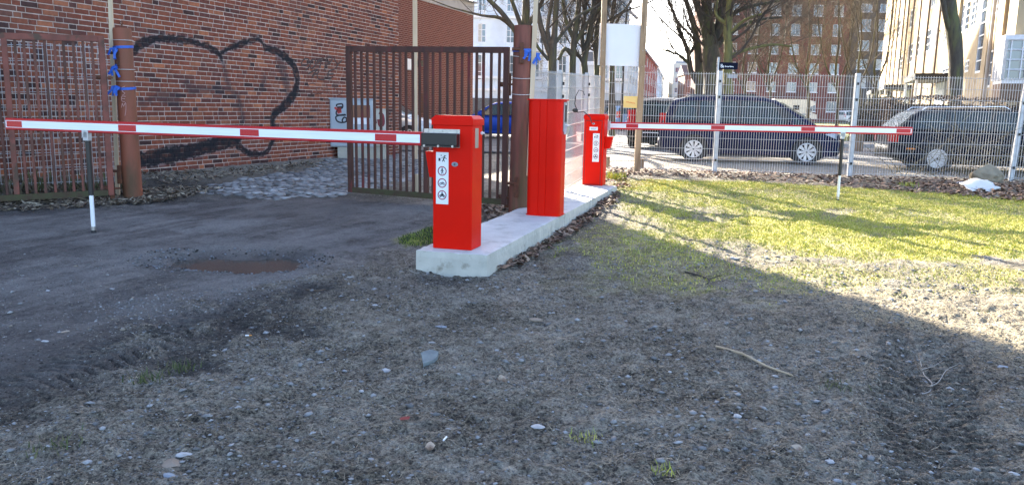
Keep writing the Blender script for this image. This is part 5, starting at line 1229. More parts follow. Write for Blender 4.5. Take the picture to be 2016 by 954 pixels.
# ------------------------------------------------------------------ far buildings: walls with real openings
pane_m = M('window_pane', (.05, .07, .09), (.11, .15, .19), rough=.06, scale=.35, spec=.8, coat=.4)
frame_m = M('white_window_frame', (.72, .73, .75), rough=.5)
curtain_m = M('pale_curtain', (.5, .48, .42), (.4, .38, .33), rough=.9, scale=3)
def facade(t, L0, L1, H, wins, mat, depth=.14, z0=0.0, side_depth=8.0, frame=frame_m, fw=.07, sill=None, sillm=None, bars=(1, 0), panes=True, nm='wall'):
    """wall along local x (L0..L1), outward -y; wins = list of (x0, x1, z0, z1[, nx, nz])"""
    xs = sorted(set([L0, L1] + [w[0] for w in wins] + [w[1] for w in wins])); zs = sorted(set([z0, H] + [w[2] for w in wins] + [w[3] for w in wins]))
    xs = [x for x in xs if L0 <= x <= L1]; zs = [z for z in zs if z0 <= z <= H]
    mb = MB()
    for j in range(len(zs) - 1):
        run = None
        for i in range(len(xs) - 1):
            xc, zc = (xs[i] + xs[i + 1]) / 2, (zs[j] + zs[j + 1]) / 2
            hole = any(w[0] < xc < w[1] and w[2] < zc < w[3] for w in wins)
            if not hole:
                if run is None: run = xs[i]
            if (hole or i == len(xs) - 2) and run is not None:
                xe = xs[i] if hole else xs[i + 1]
                mb.add([(run, 0, zs[j]), (xe, 0, zs[j]), (xe, 0, zs[j + 1]), (run, 0, zs[j + 1])], [(0, 1, 2, 3)]); run = None
    for w in wins:
        x0, x1, a, b = w[:4]; mb.add([(x0, 0, a), (x1, 0, a), (x1, 0, b), (x0, 0, b), (x0, depth, a), (x1, depth, a), (x1, depth, b), (x0, depth, b)], [(0, 4, 5, 1), (1, 5, 6, 2), (2, 6, 7, 3), (3, 7, 4, 0)])
    sd = side_depth; mb.add([(L0, 0, z0), (L0, 0, H), (L0, sd, H), (L0, sd, z0)], [(0, 1, 2, 3)]); mb.add([(L1, 0, z0), (L1, 0, H), (L1, sd, H), (L1, sd, z0)], [(3, 2, 1, 0)])
    mb.add([(L0, sd, z0), (L1, sd, z0), (L1, sd, H), (L0, sd, H)], [(3, 2, 1, 0)]); mb.add([(L0, 0, H), (L1, 0, H), (L1, sd, H), (L0, sd, H)], [(0, 1, 2, 3)])
    mb.build(nm, mat, t, fix=False)
    for w in wins:
        x0, x1, a, b = w[:4]; nx = w[4] if len(w) > 4 else bars[0]; nz = w[5] if len(w) > 5 else bars[1]
        q = MB(); y = depth - .05
        q.box((x0 + fw / 2, y, (a + b) / 2), (fw, .06, b - a)); q.box((x1 - fw / 2, y, (a + b) / 2), (fw, .06, b - a)); q.box(((x0 + x1) / 2, y, a + fw / 2), (x1 - x0 - 2 * fw, .06, fw)); q.box(((x0 + x1) / 2, y, b - fw / 2), (x1 - x0 - 2 * fw, .06, fw))
        for i in range(nx): q.box((x0 + (x1 - x0) * (i + 1) / (nx + 1), y + .002, (a + b) / 2), (fw * .85, .05, b - a - 2 * fw))
        for i in range(nz): q.box(((x0 + x1) / 2, y + .004, a + (b - a) * (i + 1) / (nz + 1)), (x1 - x0 - 2 * fw, .045, fw * .6))
        f = q.build('window', frame, t, fix=False)
        if sill: s_ = MB(); s_.box(((x0 + x1) / 2, -.03, a - .05), (x1 - x0 + .14, .12, .09)); s_.build('sill', sillm or frame, f, fix=False)
        q = MB(); q.add([(x0 + fw, depth - .03, a + fw), (x1 - fw, depth - .03, a + fw), (x1 - fw, depth - .03, b - fw), (x0 + fw, depth - .03, b - fw)], [(0, 1, 2, 3)]); q.build('pane', pane_m, f, fix=False)
        if rng.random() < .35:
            k = rng.uniform(.25, .5) * (x1 - x0); q = MB(); s_ = rng.choice((0, 1)); xa = x0 + fw if s_ == 0 else x1 - fw - k
            q.add([(xa, depth - .034, a + fw), (xa + k, depth - .034, a + fw), (xa + k, depth - .034, b - fw), (xa, depth - .034, b - fw)], [(0, 1, 2, 3)]); q.build('curtain', curtain_m, f, fix=False)
def lookat_building(name, label, Y, px_left, rot, **k):
    p = W(px_left, 200, Y); return thing(name, label, 'building', (p.x, Y, .15), rot)
def zat(px, py, Y): return W(px, py, Y).z - .15
def xat(px, py, Y, t):
    p = W(px, py, Y); return (p.x - t.location.x)
# ---- red apartment block
YB = 125.0
t = lookat_building('red_apartment_block', 'red brick apartment block far behind bare trees', YB, 1380, 0.0)
redm = M('red_block_brick', (.17, .055, .042), (.13, .045, .036), rough=.9, scale=.5, c3=(.1, .05, .04), scale3=.15, bump=.01, bscale=4)
darkm = M('dark_brown_block', (.1, .085, .075), (.075, .065, .058), rough=.9, scale=.5)
wins = []
for py0, py1 in ((48, 71), (88, 108), (125, 146), (163, 182), (200, 220), (10, 32)):
    za, zb_ = zat(1610, py1, YB), zat(1610, py0, YB)
    for cx_ in (1482, 1522, 1562, 1604, 1644, 1440, 1400):
        shift = 0.0; xc = xat(cx_, 120, YB, t); wins.append((xc - .72, xc + .72, za, zb_))
facade(t, 0, xat(1667, 120, YB, t), 21.5, wins, redm, sill=True)
mb = MB(); mb.box((xat(1525, 120, YB, t), 4, 22.1), (xat(1667, 120, YB, t) + .8, 9, 1.2)); mb.build('roof', M('slate_roof', (.08, .075, .075), rough=.8), t)
xr = W(1668, 120, 127).x
t = thing('dark_apartment_block', 'dark brown apartment block between the red block and the sunlit facade', 'building', (xr + .1, 127, .15), -.05)
wins = []
for py0, py1 in ((88, 122), (38, 62), (80, 100), (117, 136), (155, 173), (8, 24)):
    if py0 == 88: continue
    za, zb_ = zat(1700, py1, 127), zat(1700, py0, 127)
    for cx_ in (1697, 1733, 1768): xc = W(cx_, 120, 127).x - t.location.x; wins.append((xc - .85, xc + .85, za, zb_, 1, 0))
facade(t, 0, 13, 24, wins, darkm, sill=True)
mb = MB(); mb.box((6.5, 4, 24.5), (13.6, 9, 1.0)); mb.build('roof', MAT['black'], t)
# ---- sunlit beige apartment house on the right, parallel to the brick wall
X0 = W(2016, 100, 28).x; bA3 = Vector((W(1736, 120, 88).x, 88.0, .15))
dirb = -WALL_D; yawb = math.atan2(dirb.y, dirb.x)          # from far corner towards the camera; outward side is the street side
t = thing('beige_apartment_house', 'tall sunlit beige apartment house with drainpipes and white windows on the right', 'building', bA3, yawb)
beige = M('beige_render_brick', (.42, .325, .2), (.34, .26, .155), rough=.9, scale=1.2, c3=(.27, .2, .12), scale3=.6, bump=.02, bscale=9)
bn = Vector((-WALL_D.y, WALL_D.x, 0))                        # outward normal (towards -x)
def bpt(px, py):
    d = ray(px, py); t_ = (bA3 - CAMP).dot(bn) / d.dot(bn); p = CAMP + d * t_; return (p - bA3).dot(dirb), p.z - .15
Lb = bpt(1994, 100)[0]
wins = []; bay = []
for (xa, xb_, top_, bot_, nx, nz) in ((1893, 1908, 6, 62, 1, 3), (1912, 1923, 0, 52, 1, 3), (1952, 1967, -30, 29, 2, 3), (1823, 1833, 58, 101, 1, 2), (1841, 1846, 50, 92, 1, 2), (1787, 1796, 88, 124, 1, 2), (1860, 1866, 38, 84, 1, 2),
    (1792, 1800, 18, 52, 1, 2), (1835, 1843, -40, 12, 1, 2), (1899, 1907, 118, 142, 0, 1), (1854, 1866, 133, 152, 1, 1), (1818, 1832, 146, 162, 1, 1), (1926, 1937, 0, 142, 0, 5), (1768, 1776, 112, 140, 1, 2), (1766, 1774, 40, 74, 1, 2), (1944, 1952, 100, 172, 0, 2), (1803, 1810, 72, 112, 1, 2)):
    s0_, _ = bpt(xa, (top_ + bot_) / 2); s1_, _ = bpt(xb_, (top_ + bot_) / 2); zt__ = bpt((xa + xb_) / 2, top_)[1]; zb__ = bpt((xa + xb_) / 2, bot_)[1]
    wins.append((min(s0_, s1_), max(s0_, s1_), zb__, zt__, nx, nz))
facade(t, 0, Lb, 19.0, wins, beige, depth=.1, side_depth=12, fw=.09)
pipe_m = M('brown_drainpipe', (.1, .07, .05), (.14, .1, .07), rough=.6); pipe_l = M('pale_drainpipe', (.36, .33, .3), rough=.5)
for i, px in enumerate((1752, 1759, 1767, 1777, 1785, 1795, 1809, 1826, 1848, 1955)):
    s_, _ = bpt(px, 90); q = MB(); r_ = .06 if px < 1950 else .07; q.tube([(s_, -.1, .3), (s_, -.1, 18.6)], r_, 8)
    for zc in (3, 6, 9, 12): q.box((s_, -.06, zc), (.2, .1, .05))
    q.build('drainpipe', pipe_l if px > 1950 else pipe_m, t)
for px in (1886, 1948, 1975):           # shallow piers dividing the front
    s_, _ = bpt(px, 90); q = MB(); q.box((s_, -.06, 9.4), (.35, .12, 18.6)); q.build('pier', beige, t, fix=False)
# bay window wrapped round the near corner
s0_, zb__ = bpt(1973, 160); _, zt__ = bpt(1985, 84); e_ = .28
q = MB(); q.box(((s0_ + Lb + e_) / 2, .9 - e_ / 2, zb__ - .06), (Lb + e_ - s0_, 1.8 + e_, .14)); q.build('bay_sill', frame_m, t); q = MB(); q.box(((s0_ + Lb + e_) / 2, .9 - e_ / 2, zt__ + .08), (Lb + e_ - s0_ + .1, 1.9 + e_, .16)); q.build('bay_head', frame_m, t)
for A_, B_, n_ in ((Vector((s0_, -e_, 0)), Vector((Lb + e_, -e_, 0)), 3), (Vector((Lb + e_, -e_, 0)), Vector((Lb + e_, 1.8, 0)), 3)):
    dd = B_ - A_; q = MB()
    for i in range(n_ + 1): p = A_ + dd * (i / n_); q.box((p.x, p.y, (zb__ + zt__) / 2), (.11, .11, zt__ - zb__))
    for i in range(2 * n_): p = A_ + dd * ((i + .5) / (2 * n_)); q.box((p.x, p.y, (zb__ + zt__) / 2), (.04, .04, zt__ - zb__ - .02))
    for i in range(5): z = zb__ + (zt__ - zb__) * i / 4; q.tube([A_ + Vector((0, 0, z)), B_ + Vector((0, 0, z))], .03, 4, smooth=False)
    f = q.build('window', frame_m, t); o_ = Vector((dd.y, -dd.x, 0)).normalized() * -.03
    q = MB(); q.add([A_ + o_ + Vector((0, 0, zb__)), B_ + o_ + Vector((0, 0, zb__)), B_ + o_ + Vector((0, 0, zt__)), A_ + o_ + Vector((0, 0, zt__))], [(0, 1, 2, 3)]); q.build('pane', pane_m, f)
q = MB(); q.box(((s0_ + Lb + e_) / 2, .85 - e_ / 2, zb__ - .4), (Lb + e_ - s0_ - .08, 1.7 + e_, .55)); q.build('bay_base', M('brown_panel', (.14, .085, .055), rough=.8), t)
for zz_ in (zb__ + 2.9, zb__ + 5.8, zb__ + 8.7):
    q = MB(); q.box((Lb + .02, 1.5, zz_ + .65), (.06, 1.2, 1.4)); f = q.build('window', frame_m, t); q = MB()
    for yy in (1.2, 1.8): q.box((Lb + .055, yy, zz_ + .65), (.012, .48, 1.2))
    q.build('pane', pane_m, f)
# flat canopies over the entrances
for i, (xa, xb_, yt, yb, dep) in enumerate(((1843, 1937, 141, 152, 1.6), (1781, 1846, 164, 171, 1.8), (1748, 1790, 178, 182, 1.8))):
    s0c, zt_c = bpt(xa, yt); s1c, _ = bpt(xb_, yt); zc = bpt((xa + xb_) / 2, yb)[1]; s1c = min(s1c, s0c + 5.5); zc2 = zc + .32
    q = MB(); q.box(((s0c + s1c) / 2, -dep / 2, zc + .16), (abs(s1c - s0c), dep, .32)); q.build('canopy', trim_m, t)
    for sx in (s0c + .15, s1c - .15): q = MB(); q.box((sx, -dep + .12, zc / 2), (.12, .12, zc)); q.build('canopy_post', frame_m, t)
    q = MB(); q.box(((s0c + s1c) / 2, -.03, zc / 2), (abs(s1c - s0c) * .6, .06, zc - .1)); q.build('entrance_door', frame_m, t)
mb = MB(); mb.box((Lb / 2, 6, 19.15), (Lb + .6, 12.8, .3)); mb.build('roof', M('flat_roof', (.1, .095, .09), rough=.9), t)
# ---- white building beyond the trees
YW = 62.0
t = lookat_building('white_town_house', 'large pale house with tall windows behind the bare street trees', YW, 929, 0.03)
whitem = M('pale_blue_white_render', (.62, .68, .74), (.55, .61, .68), rough=.8, scale=.7, c3=(.5, .55, .6), scale3=.3)
wins = []
for py0, py1 in ((107, 158), (46, 84), (-20, 22), (-80, -40)):
    za, zb_ = zat(950, py1, YW), zat(950, py0, YW)
    for cx_ in (948, 1004, 1062, 1108, 1150, 1190, 1222): xc = xat(cx_, 120, YW, t); wins.append((xc - .32, xc + .32, za, zb_, 1, 2))
Lw = xat(1238, 120, YW, t); facade(t, 0, Lw, 17, wins, whitem, depth=.12, fw=.06, side_depth=6)
for py in (33, 96, 152, 176):
    z = zat(950, py, YW); q = MB(); q.box((Lw / 2, -.09, z), (Lw + .1, .18, .2)); q.build('ledge', frame_m, t, fix=False)
q = MB(); q.box((Lw / 2, -.05, 1.0), (Lw + .04, .1, 2.0)); q.build('plinth', M('dark_plinth', (.12, .12, .125), (.09, .09, .09), rough=.9), t)
q = MB(); q.box((Lw / 2, 3, 17.3), (Lw + .8, 6.8, .6)); q.build('roof', MAT['black'], t)
# ---- houses down the side street: left row faces right
def row_house(name, label, pxa, Ya, pxb, Yb, ytop_a, mat, nwin, floors, H=None, wy=(.35, .75)):
    A = W(pxa, 200, Ya); B = W(pxb, 200, Yb); A.z = B.z = .15; d = B - A; ln = d.length
    # outward side to the right of the street (towards +x): run from far to near
    t = thing(name, label, 'building', A, math.atan2(d.y, d.x))
    H = H or (W(pxa, ytop_a, Ya).z - .15); wins = []
    fh = H / floors
    for f in range(floors):
        for i in range(nwin):
            xc = ln * (i + .5) / nwin; w_ = ln / nwin * .26; wins.append((xc - w_, xc + w_, fh * (f + .28), fh * (f + .82), 1, 1))
    facade(t, 0, ln, H, wins, mat[0], depth=.15, fw=.09, side_depth=9)
    q = MB(); q.box((ln / 2, 4.3, H + .12), (ln + .1, 9.4, .3)); q.build('cornice', frame_m, t, fix=False)
    q = MB(); q.prism([(-.3, H + .28), (9.3, H + .28), (6.5, H + 2.2), (2.5, H + 2.2)], 0, ln, axes='yzx'); q.build('roof', M('grey_roof', (.16, .17, .19), rough=.7), t)
    return t
wh = M('white_villa_render', (.62, .62, .6), (.52, .53, .53), rough=.8, scale=.6); bw = M('blue_white_render', (.5, .56, .64), (.44, .5, .58), rough=.8, scale=.6); rd_ = M('street_red_brick', (.3, .085, .06), (.24, .07, .05), rough=.9, scale=1); cr = M('cream_render', (.62, .56, .46), (.55, .5, .42), rough=.9, scale=.4)
row_house('white_villa', 'low white villa with a cornice at the corner of the side street', 1178, 62, 1222, 84, 128, (wh, 'L'), 6, 2)
row_house('pale_blue_house', 'tall pale blue house behind the white board, in the side street', 1222, 85, 1262, 120, 96, (bw, 'L'), 7, 4)
row_house('red_street_house', 'red brick house down the side street right of the white board', 1263, 120, 1291, 165, 100, (rd_, 'L'), 6, 4)
row_house('pale_street_house', 'pale blue grey house farthest down the side street', 1291, 166, 1306, 230, 136, (bw, 'L'), 6, 4)
t = thing('cream_office', 'cream office block closing the far end of the street', 'building', W(1322, 210, 205), -.1); t.location.z = .2
Hc = W(1340, 126, 205).z; wins = []
for f in range(5):
    for i in range(7): xc = 1.2 + i * 2.35; wins.append((xc - .75, xc + .75, Hc * (.06 + f * .19), Hc * (.06 + f * .19 + .1), 1, 0))
facade(t, 0, 17, Hc, wins, cr, depth=.2, fw=.08, side_depth=12); q = MB(); q.box((8.5, 5, Hc + .3), (16, 8, .6)); q.build('roof', MAT['plate_grey'], t)
t = thing('brown_street_house', 'brown brick house seen between the cream office and the big tree', 'building', W(1345, 210, 150), -.05); t.location.z = .2
Hc = W(1360, 150, 150).z; wins = [(1 + i * 2 - .5, 1 + i * 2 + .5, Hc * (.12 + f * .3), Hc * (.12 + f * .3 + .17), 1, 0) for f in range(3) for i in range(4)]
facade(t, 0, 9, Hc, wins, M('brown_street_brick', (.26, .16, .12), (.2, .13, .1), rough=.9, scale=.6), depth=.15, fw=.08)
q = MB(); q.prism([(-.3, Hc), (8.3, Hc), (4, Hc + 2)], -.2, 9.2, axes='yzx'); q.build('roof', M('brown_roof', (.12, .08, .07), rough=.8), t)
# ---- street lamp and street name sign
p = W(1246, 235, 48); t = thing('street_lamp', 'bent arm of a street lamp above the white board', 'lamp', (p.x + .2, 48, .2)); hd = W(1246, 34, 48); arm0 = W(1222, 20, 48)
mb = MB(); off = Vector((-.9, 0, 0)); mb.tube([off, off + Vector((0, 0, 5.5)), Vector((off.x + .1, 0, hd.z - .2 + .6)), Vector((off.x + .5, 0, hd.z + .75)), Vector((hd.x - p.x - .35, 0, hd.z + .3))], [.08, .06, .05, .04, .035], 8); mb.build('pole', trim_m, t)
mb = MB(); c = Vector((hd.x - p.x - .2, 0, hd.z - .05)); mb.box((0, 0, 0), (.75, .28, .16), 0, .05, Matrix.Translation(c) @ Matrix.Rotation(.75, 4, 'Y')); mb.build('lamp_head', MAT['plate_grey'], t)
p = W(1413, 140, 24); t = thing('street_name_sign', 'dark blue street name sign on a post before the big tree', 'sign', (p.x, 24, .18)); zt_ = W(1430, 130, 24).z - .18
mb = MB(); mb.tube([(0, 0, 0), (0, 0, zt_ + .25)], .035, 10); mb.build('post', MAT['zinc'], t)
xw = W(1450, 130, 24).x - p.x; mb = MB(); mb.box((xw / 2 + .03, -.02, zt_), (xw, .02, .2)); pn = mb.build('plate', M('dark_blue_enamel', (.006, .008, .022), rough=.6, spec=.1), t)
q = MB()
hgt = .09
def L2(pts): ribbon(q, [Vector((.08 + x * .07, -.0315, zt_ - .045 + z * hgt)) for x, z in pts], .016, (0, -1, 0))
L2([(0, 0), (0, 1), (.5, 1), (.55, .75), (.3, .5), (0, .5)]); L2([(.3, .5), (.6, .3), (.5, 0), (0, 0)]); L2([(.8, 0), (.8, .5), (1.15, .5), (1.15, 0), (.8, 0)])
for k in range(6): L2([(1.7 + k * .62, .1 + .15 * (k % 2)), (1.95 + k * .62, .55 - .1 * (k % 3)), (2.15 + k * .62, .1)])
q.build('lettering', MAT['white'], pn)
mb = MB(); mb.box((xw * .8, -.02, zt_ - .3), (xw * .5, .02, .1)); mb.build('small_plate', MAT['plate_grey'], t)
p = W(1690, 278, 27); t = thing('bollard', 'short dark bollard on the far pavement between the two cars', 'bollard', (p.x, 27, .2)); mb = MB(); mb.tube([(0, 0, 0), (0, 0, .75), (0, 0, .85)], [.16, .16, .11], 12); mb.build('post', MAT['lath_dark'], t); mb = MB(); mb.tube([(0, 0, .84), (0, 0, .87)], .1, 12); mb.build('cap', MAT['black'], t)
# ------------------------------------------------------------------ bare trees
bark = M('grey_green_bark', (.075, .065, .05), (.045, .04, .034), rough=.95, scale=7, c3=(.1, .105, .04), scale3=1.5, bump=.02, bscale=14, stretch=(2, 2, .5), th3=(.5, .68))
bark_y = M('sunlit_yellow_bark', (.16, .15, .05), (.09, .085, .04), rough=.95, scale=6, bump=.015, bscale=14, stretch=(2, 2, .5))  # yellow sunlight on the stem is put into the bark colour
twigm = M('dark_twigs', (.05, .04, .033), (.075, .06, .045), rough=.95, scale=5)
twigl = M('light_brown_twigs', (.11, .088, .055), (.16, .125, .08), rough=.95, scale=5)
def rdir(rr, up=.3):
    a = rr.uniform(0, 2 * pi); return Vector((math.cos(a), math.sin(a), rr.uniform(-.2, .6) + up)).normalized()
def grow(mb, rr, p, d, L, r, lev, maxlev, kids_, lift=.12, wob=.22):
    n = max(2, 6 - lev); pts = [p]; q = p.copy(); dd = d.copy(); dirs = []
    for i in range(n):
        dd = (dd + Vector((rr.uniform(-wob, wob), rr.uniform(-wob, wob), rr.uniform(-wob, wob) * .7 + lift))).normalized(); q = q + dd * (L / n); pts.append(q.copy()); dirs.append(dd.copy())
    tip = .35 if lev < maxlev else .3
    mb.tube(pts, [max(.0035, r * (1 - (1 - tip) * i / n)) for i in range(n + 1)], 7 if lev == 0 else 5 if lev == 1 else 3, 0, True, False)
    if lev < maxlev:
        for k in range(kids_[lev]):
            f = rr.uniform(.25, 1.0); i = min(n - 1, int(f * n)); b = pts[i].lerp(pts[i + 1], f * n - i)
            side = dirs[i].cross(rdir(rr, 0)).normalized(); nd = (dirs[i] * rr.uniform(.35, .9) + side * rr.uniform(.5, 1.0)).normalized()
            grow(mb, rr, b, nd, L * rr.uniform(.42, .68), max(.004, r * (1 - .6 * f) * rr.uniform(.42, .62)), lev + 1, maxlev, kids_, lift, wob)
def tree(name, label, Y, limbs, seed, nbr=26, blen=(1.4, 2.8), from_y=150, kids_=(5, 5, 4), maxlev=3, bm=None, tm=None, group='bare trees', top=6.0, lift=.12):
    """limbs: measured outlines [(px, py, half width px), ...]; each goes on upwards out of the picture"""
    rr = random.Random(seed); base = W(*limbs[0][0][:2], Y); base.z = .15; t = thing(name, label, 'tree', base, 0, group)
    tb = MB(); cb = MB(); spawn = []
    for li, lb_ in enumerate(limbs):
        dy = rr.uniform(-.6, .6) if li else 0; pts = []; rs = []
        for i, (x, y, r) in enumerate(lb_):
            w = W(x, y, Y + dy * i / max(1, len(lb_) - 1)); pts.append(w - base); rs.append(r * Y / FPX)
        if li == 0: pts[0].z = -.2; rs[0] *= 1.25
        if lb_[-1][1] < 15:     # out of the frame: continue the limb
            d = (pts[-1] - pts[-2]).normalized(); q = pts[-1]; r = rs[-1]
            for k in range(5):
                d = (d + Vector((rr.uniform(-.12, .12), rr.uniform(-.12, .12), .12))).normalized(); q = q + d * top / 5; r *= .78; pts.append(q); rs.append(r)
        sp = smooth_pts(pts, 3); n = len(sp); rad = []
        for i in range(n):
            f = i / 3; k = min(int(f), len(rs) - 2); rad.append((rs[k] + (rs[k + 1] - rs[k]) * (f - k)) * (1 + rr.uniform(-.05, .05)))
        tb.tube(sp, rad, 10, 0, True, True)
        for i in range(1, n): spawn.append((sp[i - 1], sp[i], rad[i]))
    zmin = W(limbs[0][0][0], from_y, Y).z - base.z
    ok = [s for s in spawn if s[1].z > zmin]
    for k in range(nbr):
        a, b, r = rr.choice(ok); d = (b - a).normalized(); o = rdir(rr, .1); nd = (d * rr.uniform(.2, .7) + o * rr.uniform(.6, 1.0)).normalized()
        hi = a.z > 7.5
        grow(cb, rr, a.lerp(b, rr.random()), nd, rr.uniform(*blen), min(.055, r * rr.uniform(.28, .5)), 0, 2 if hi else maxlev, kids_, lift)
    tr_ = tb.build('trunk', bm or bark, t, fix=False); cr = cb.build('crown', tm or twigm, t, fix=False)
    return t
GT = 'bare street trees'
tree('bare_tree', 'bare tree right behind the dark stained gate post, arching branches to the left', 30, [[(1032, 250, 9), (1032, 120, 8.5), (1034, 60, 8), (1036, 0, 7)], [(1033, 90, 6), (1010, 55, 5), (985, 22, 4.5), (955, -8, 4)], [(1034, 75, 5), (1018, 30, 4), (1005, -5, 3.5)], [(1012, 58, 4), (985, 36, 3.2), (950, 31, 2.4), (915, 22, 1.8), (880, 12, 1.2)], [(1035, 60, 4.5), (1058, 20, 4), (1070, -5, 3.6)]], 1, 30, from_y=95, group=GT)
tree('bare_tree', 'bare tree with a wide V of limbs just right of the dark gate post', 29, [[(1087, 250, 9), (1087, 150, 8), (1088, 110, 7.5), (1092, 60, 6), (1096, 0, 5)], [(1087, 120, 6), (1072, 75, 5.5), (1062, 40, 5), (1056, -2, 4)], [(1088, 105, 5), (1078, 60, 4), (1085, 10, 3.6)], [(1090, 90, 4), (1112, 60, 3.2), (1140, 30, 2.6), (1175, 12, 2)], [(1080, 118, 3.5), (1064, 100, 3), (1050, 80, 2.5), (1036, 50, 2)]], 2, 30, from_y=110, group=GT)
tree('bare_tree', 'slim bare tree in the middle of the clump behind the side fence', 30.5, [[(1127, 250, 7.5), (1127, 140, 6.5), (1130, 80, 6), (1136, 40, 5.5), (1140, 0, 5)], [(1128, 110, 5), (1112, 96, 4), (1100, 118, 3)], [(1130, 90, 4.5), (1150, 55, 3.5), (1172, 25, 3), (1200, 0, 2.4)], [(1130, 78, 4), (1114, 40, 3.4), (1108, -4, 3)]], 3, 28, from_y=115, group=GT)
tree('bare_tree', 'bare tree leaning between the slim tree and the white board', 31, [[(1153, 250, 7), (1152, 150, 6.4), (1150, 120, 6), (1160, 70, 5.4), (1168, 20, 5), (1170, -4, 4.6)], [(1150, 128, 4), (1140, 110, 3.6), (1128, 100, 3)], [(1151, 118, 4), (1146, 70, 4), (1152, 20, 3.6), (1150, -5, 3.4)]], 4, 28, from_y=120, group=GT)
tree('bare_tree', 'dark bare tree half hidden by the left brown lath of the board', 32, [[(1178, 250, 7), (1176, 150, 6), (1174, 90, 5.6), (1178, 40, 5), (1180, -4, 4.6)], [(1176, 110, 4), (1164, 75, 3.6), (1156, 50, 3)]], 5, 22, from_y=115, group=GT)
tree('bare_tree', 'thin bare tree above the white board', 38, [[(1206, 240, 6), (1205, 120, 5), (1204, 45, 4.2), (1210, 0, 4)], [(1205, 60, 3), (1222, 30, 2.4), (1240, 5, 2)], [(1205, 40, 2.4), (1232, 22, 1.8), (1262, 12, 1.3)]], 6, 26, from_y=70, group=GT)
tree('large_bare_tree', 'big bare tree with a stout mossy trunk behind the people carrier', 29, [[(1406, 250, 20), (1404, 190, 19), (1402, 130, 17), (1398, 90, 15), (1394, 50, 11), (1390, 0, 10)], [(1402, 110, 12), (1388, 60, 8), (1376, 20, 6), (1366, -6, 5)], [(1404, 100, 10), (1416, 50, 9), (1422, 0, 8)], [(1412, 90, 6), (1446, 60, 4), (1490, 40, 3), (1540, 34, 2.2)], [(1408, 70, 6), (1440, 30, 4.5), (1480, 12, 3.5), (1530, 2, 2.6)]], 7, 44, (1.6, 3.2), from_y=120, group=GT)
tree('bare_tree', 'dark forked bare tree on the left flank of the big tree', 30, [[(1382, 250, 11), (1378, 190, 10), (1376, 150, 8.5), (1374, 100, 7), (1366, 50, 5.5), (1350, 0, 4.5)], [(1376, 165, 7), (1360, 140, 5.2), (1355, 105, 4.4), (1342, 70, 3.6), (1330, 35, 3), (1316, 0, 2.4)], [(1356, 110, 3), (1366, 92, 2.6), (1372, 70, 2.2)], [(1356, 125, 2.6), (1340, 110, 2.2), (1318, 102, 1.7), (1300, 96, 1.2)]], 8, 40, (1.4, 3.0), from_y=140, group=GT, kids_=(5, 5, 4))
tree('bare_tree', 'straight yellow lit stem on the right of the big tree', 27.5, [[(1436, 250, 10), (1434, 190, 9.5), (1432, 140, 9), (1434, 90, 8), (1432, 60, 8), (1438, 0, 7)], [(1434, 112, 4), (1470, 98, 3), (1520, 88, 2.2), (1560, 92, 1.6)], [(1433, 70, 3.5), (1465, 40, 2.6), (1500, 28, 2)], [(1434, 50, 4), (1410, 30, 3), (1412, 0, 2.6)]], 9, 34, (1.5, 3.2), from_y=115, bm=bark_y, group=GT)
tree('street_tree', 'stout bare trunk in front of the sunlit beige apartment house', 25.5, [[(1882, 262, 14), (1880, 200, 13), (1882, 120, 13.5), (1878, 70, 14), (1872, 30, 13), (1868, -4, 12)], [(1870, 62, 6), (1862, 35, 5), (1856, 0, 5)]], 10, 16, (1.2, 2.4), from_y=5, group=GT)
GB_ = 'bushy trees before the red block'
for k, (px, lab, Y, s) in enumerate(((1515, 'bushy bare tree in front of the left windows of the red block', 62, 21), (1590, 'bushy bare tree with light twigs before the middle of the red block', 74, 22), (1648, 'bushy bare tree before the right edge of the red block', 70, 23), (1692, 'thin bare tree before the dark apartment block', 58, 24), (1724, 'thin bare tree beside the corner of the beige house', 64, 25), (1465, 'bushy dark tree between the big tree and the red block', 55, 26))):
    tree('bushy_bare_tree', lab, Y, [[(px, 236, 3.2), (px + 2, 190, 2.7), (px - 3, 140, 2.2), (px + 4, 80, 1.7), (px + 2, 10, 1.3)], [(px + 1, 180, 1.9), (px - 22, 130, 1.4), (px - 34, 70, 1.1), (px - 40, 8, .9)], [(px + 1, 165, 1.8), (px + 20, 120, 1.4), (px + 30, 60, 1.1), (px + 36, 6, .8)]], s, 125 if k < 3 or k == 5 else 50, (2.6, 5.0), from_y=170, kids_=(5, 5, 3), tm=twigl if k in (1, 2) else twigm, group=GB_, top=5)
# ------------------------------------------------------------------ hedges and bush: many small leaves on twigs
def fast_mesh(name, verts, faces_n, idx, mats, mi=None, parent=None, smooth=False):
    """verts (N,3); idx flat indices of faces with faces_n corners each"""
    me = bpy.data.meshes.new(name); me.vertices.add(len(verts)); me.vertices.foreach_set('co', np.asarray(verts, np.float32).ravel())
    nf = len(idx) // faces_n; me.loops.add(len(idx)); me.loops.foreach_set('vertex_index', np.asarray(idx, np.int32))
    me.polygons.add(nf); me.polygons.foreach_set('loop_start', (np.arange(nf) * faces_n).astype(np.int32))
    try: me.polygons.foreach_set('loop_total', np.full(nf, faces_n, np.int32))
    except Exception: pass
    for m_ in (mats if isinstance(mats, (list, tuple)) else [mats]): me.materials.append(m_)
    if mi is not None: me.polygons.foreach_set('material_index', np.asarray(mi, np.int32))
    if smooth: me.polygons.foreach_set('use_smooth', np.ones(nf, bool))
    me.update(calc_edges=True); me.validate()
    o = bpy.data.objects.new(name, me); COL.objects.link(o); o.parent = parent; return o
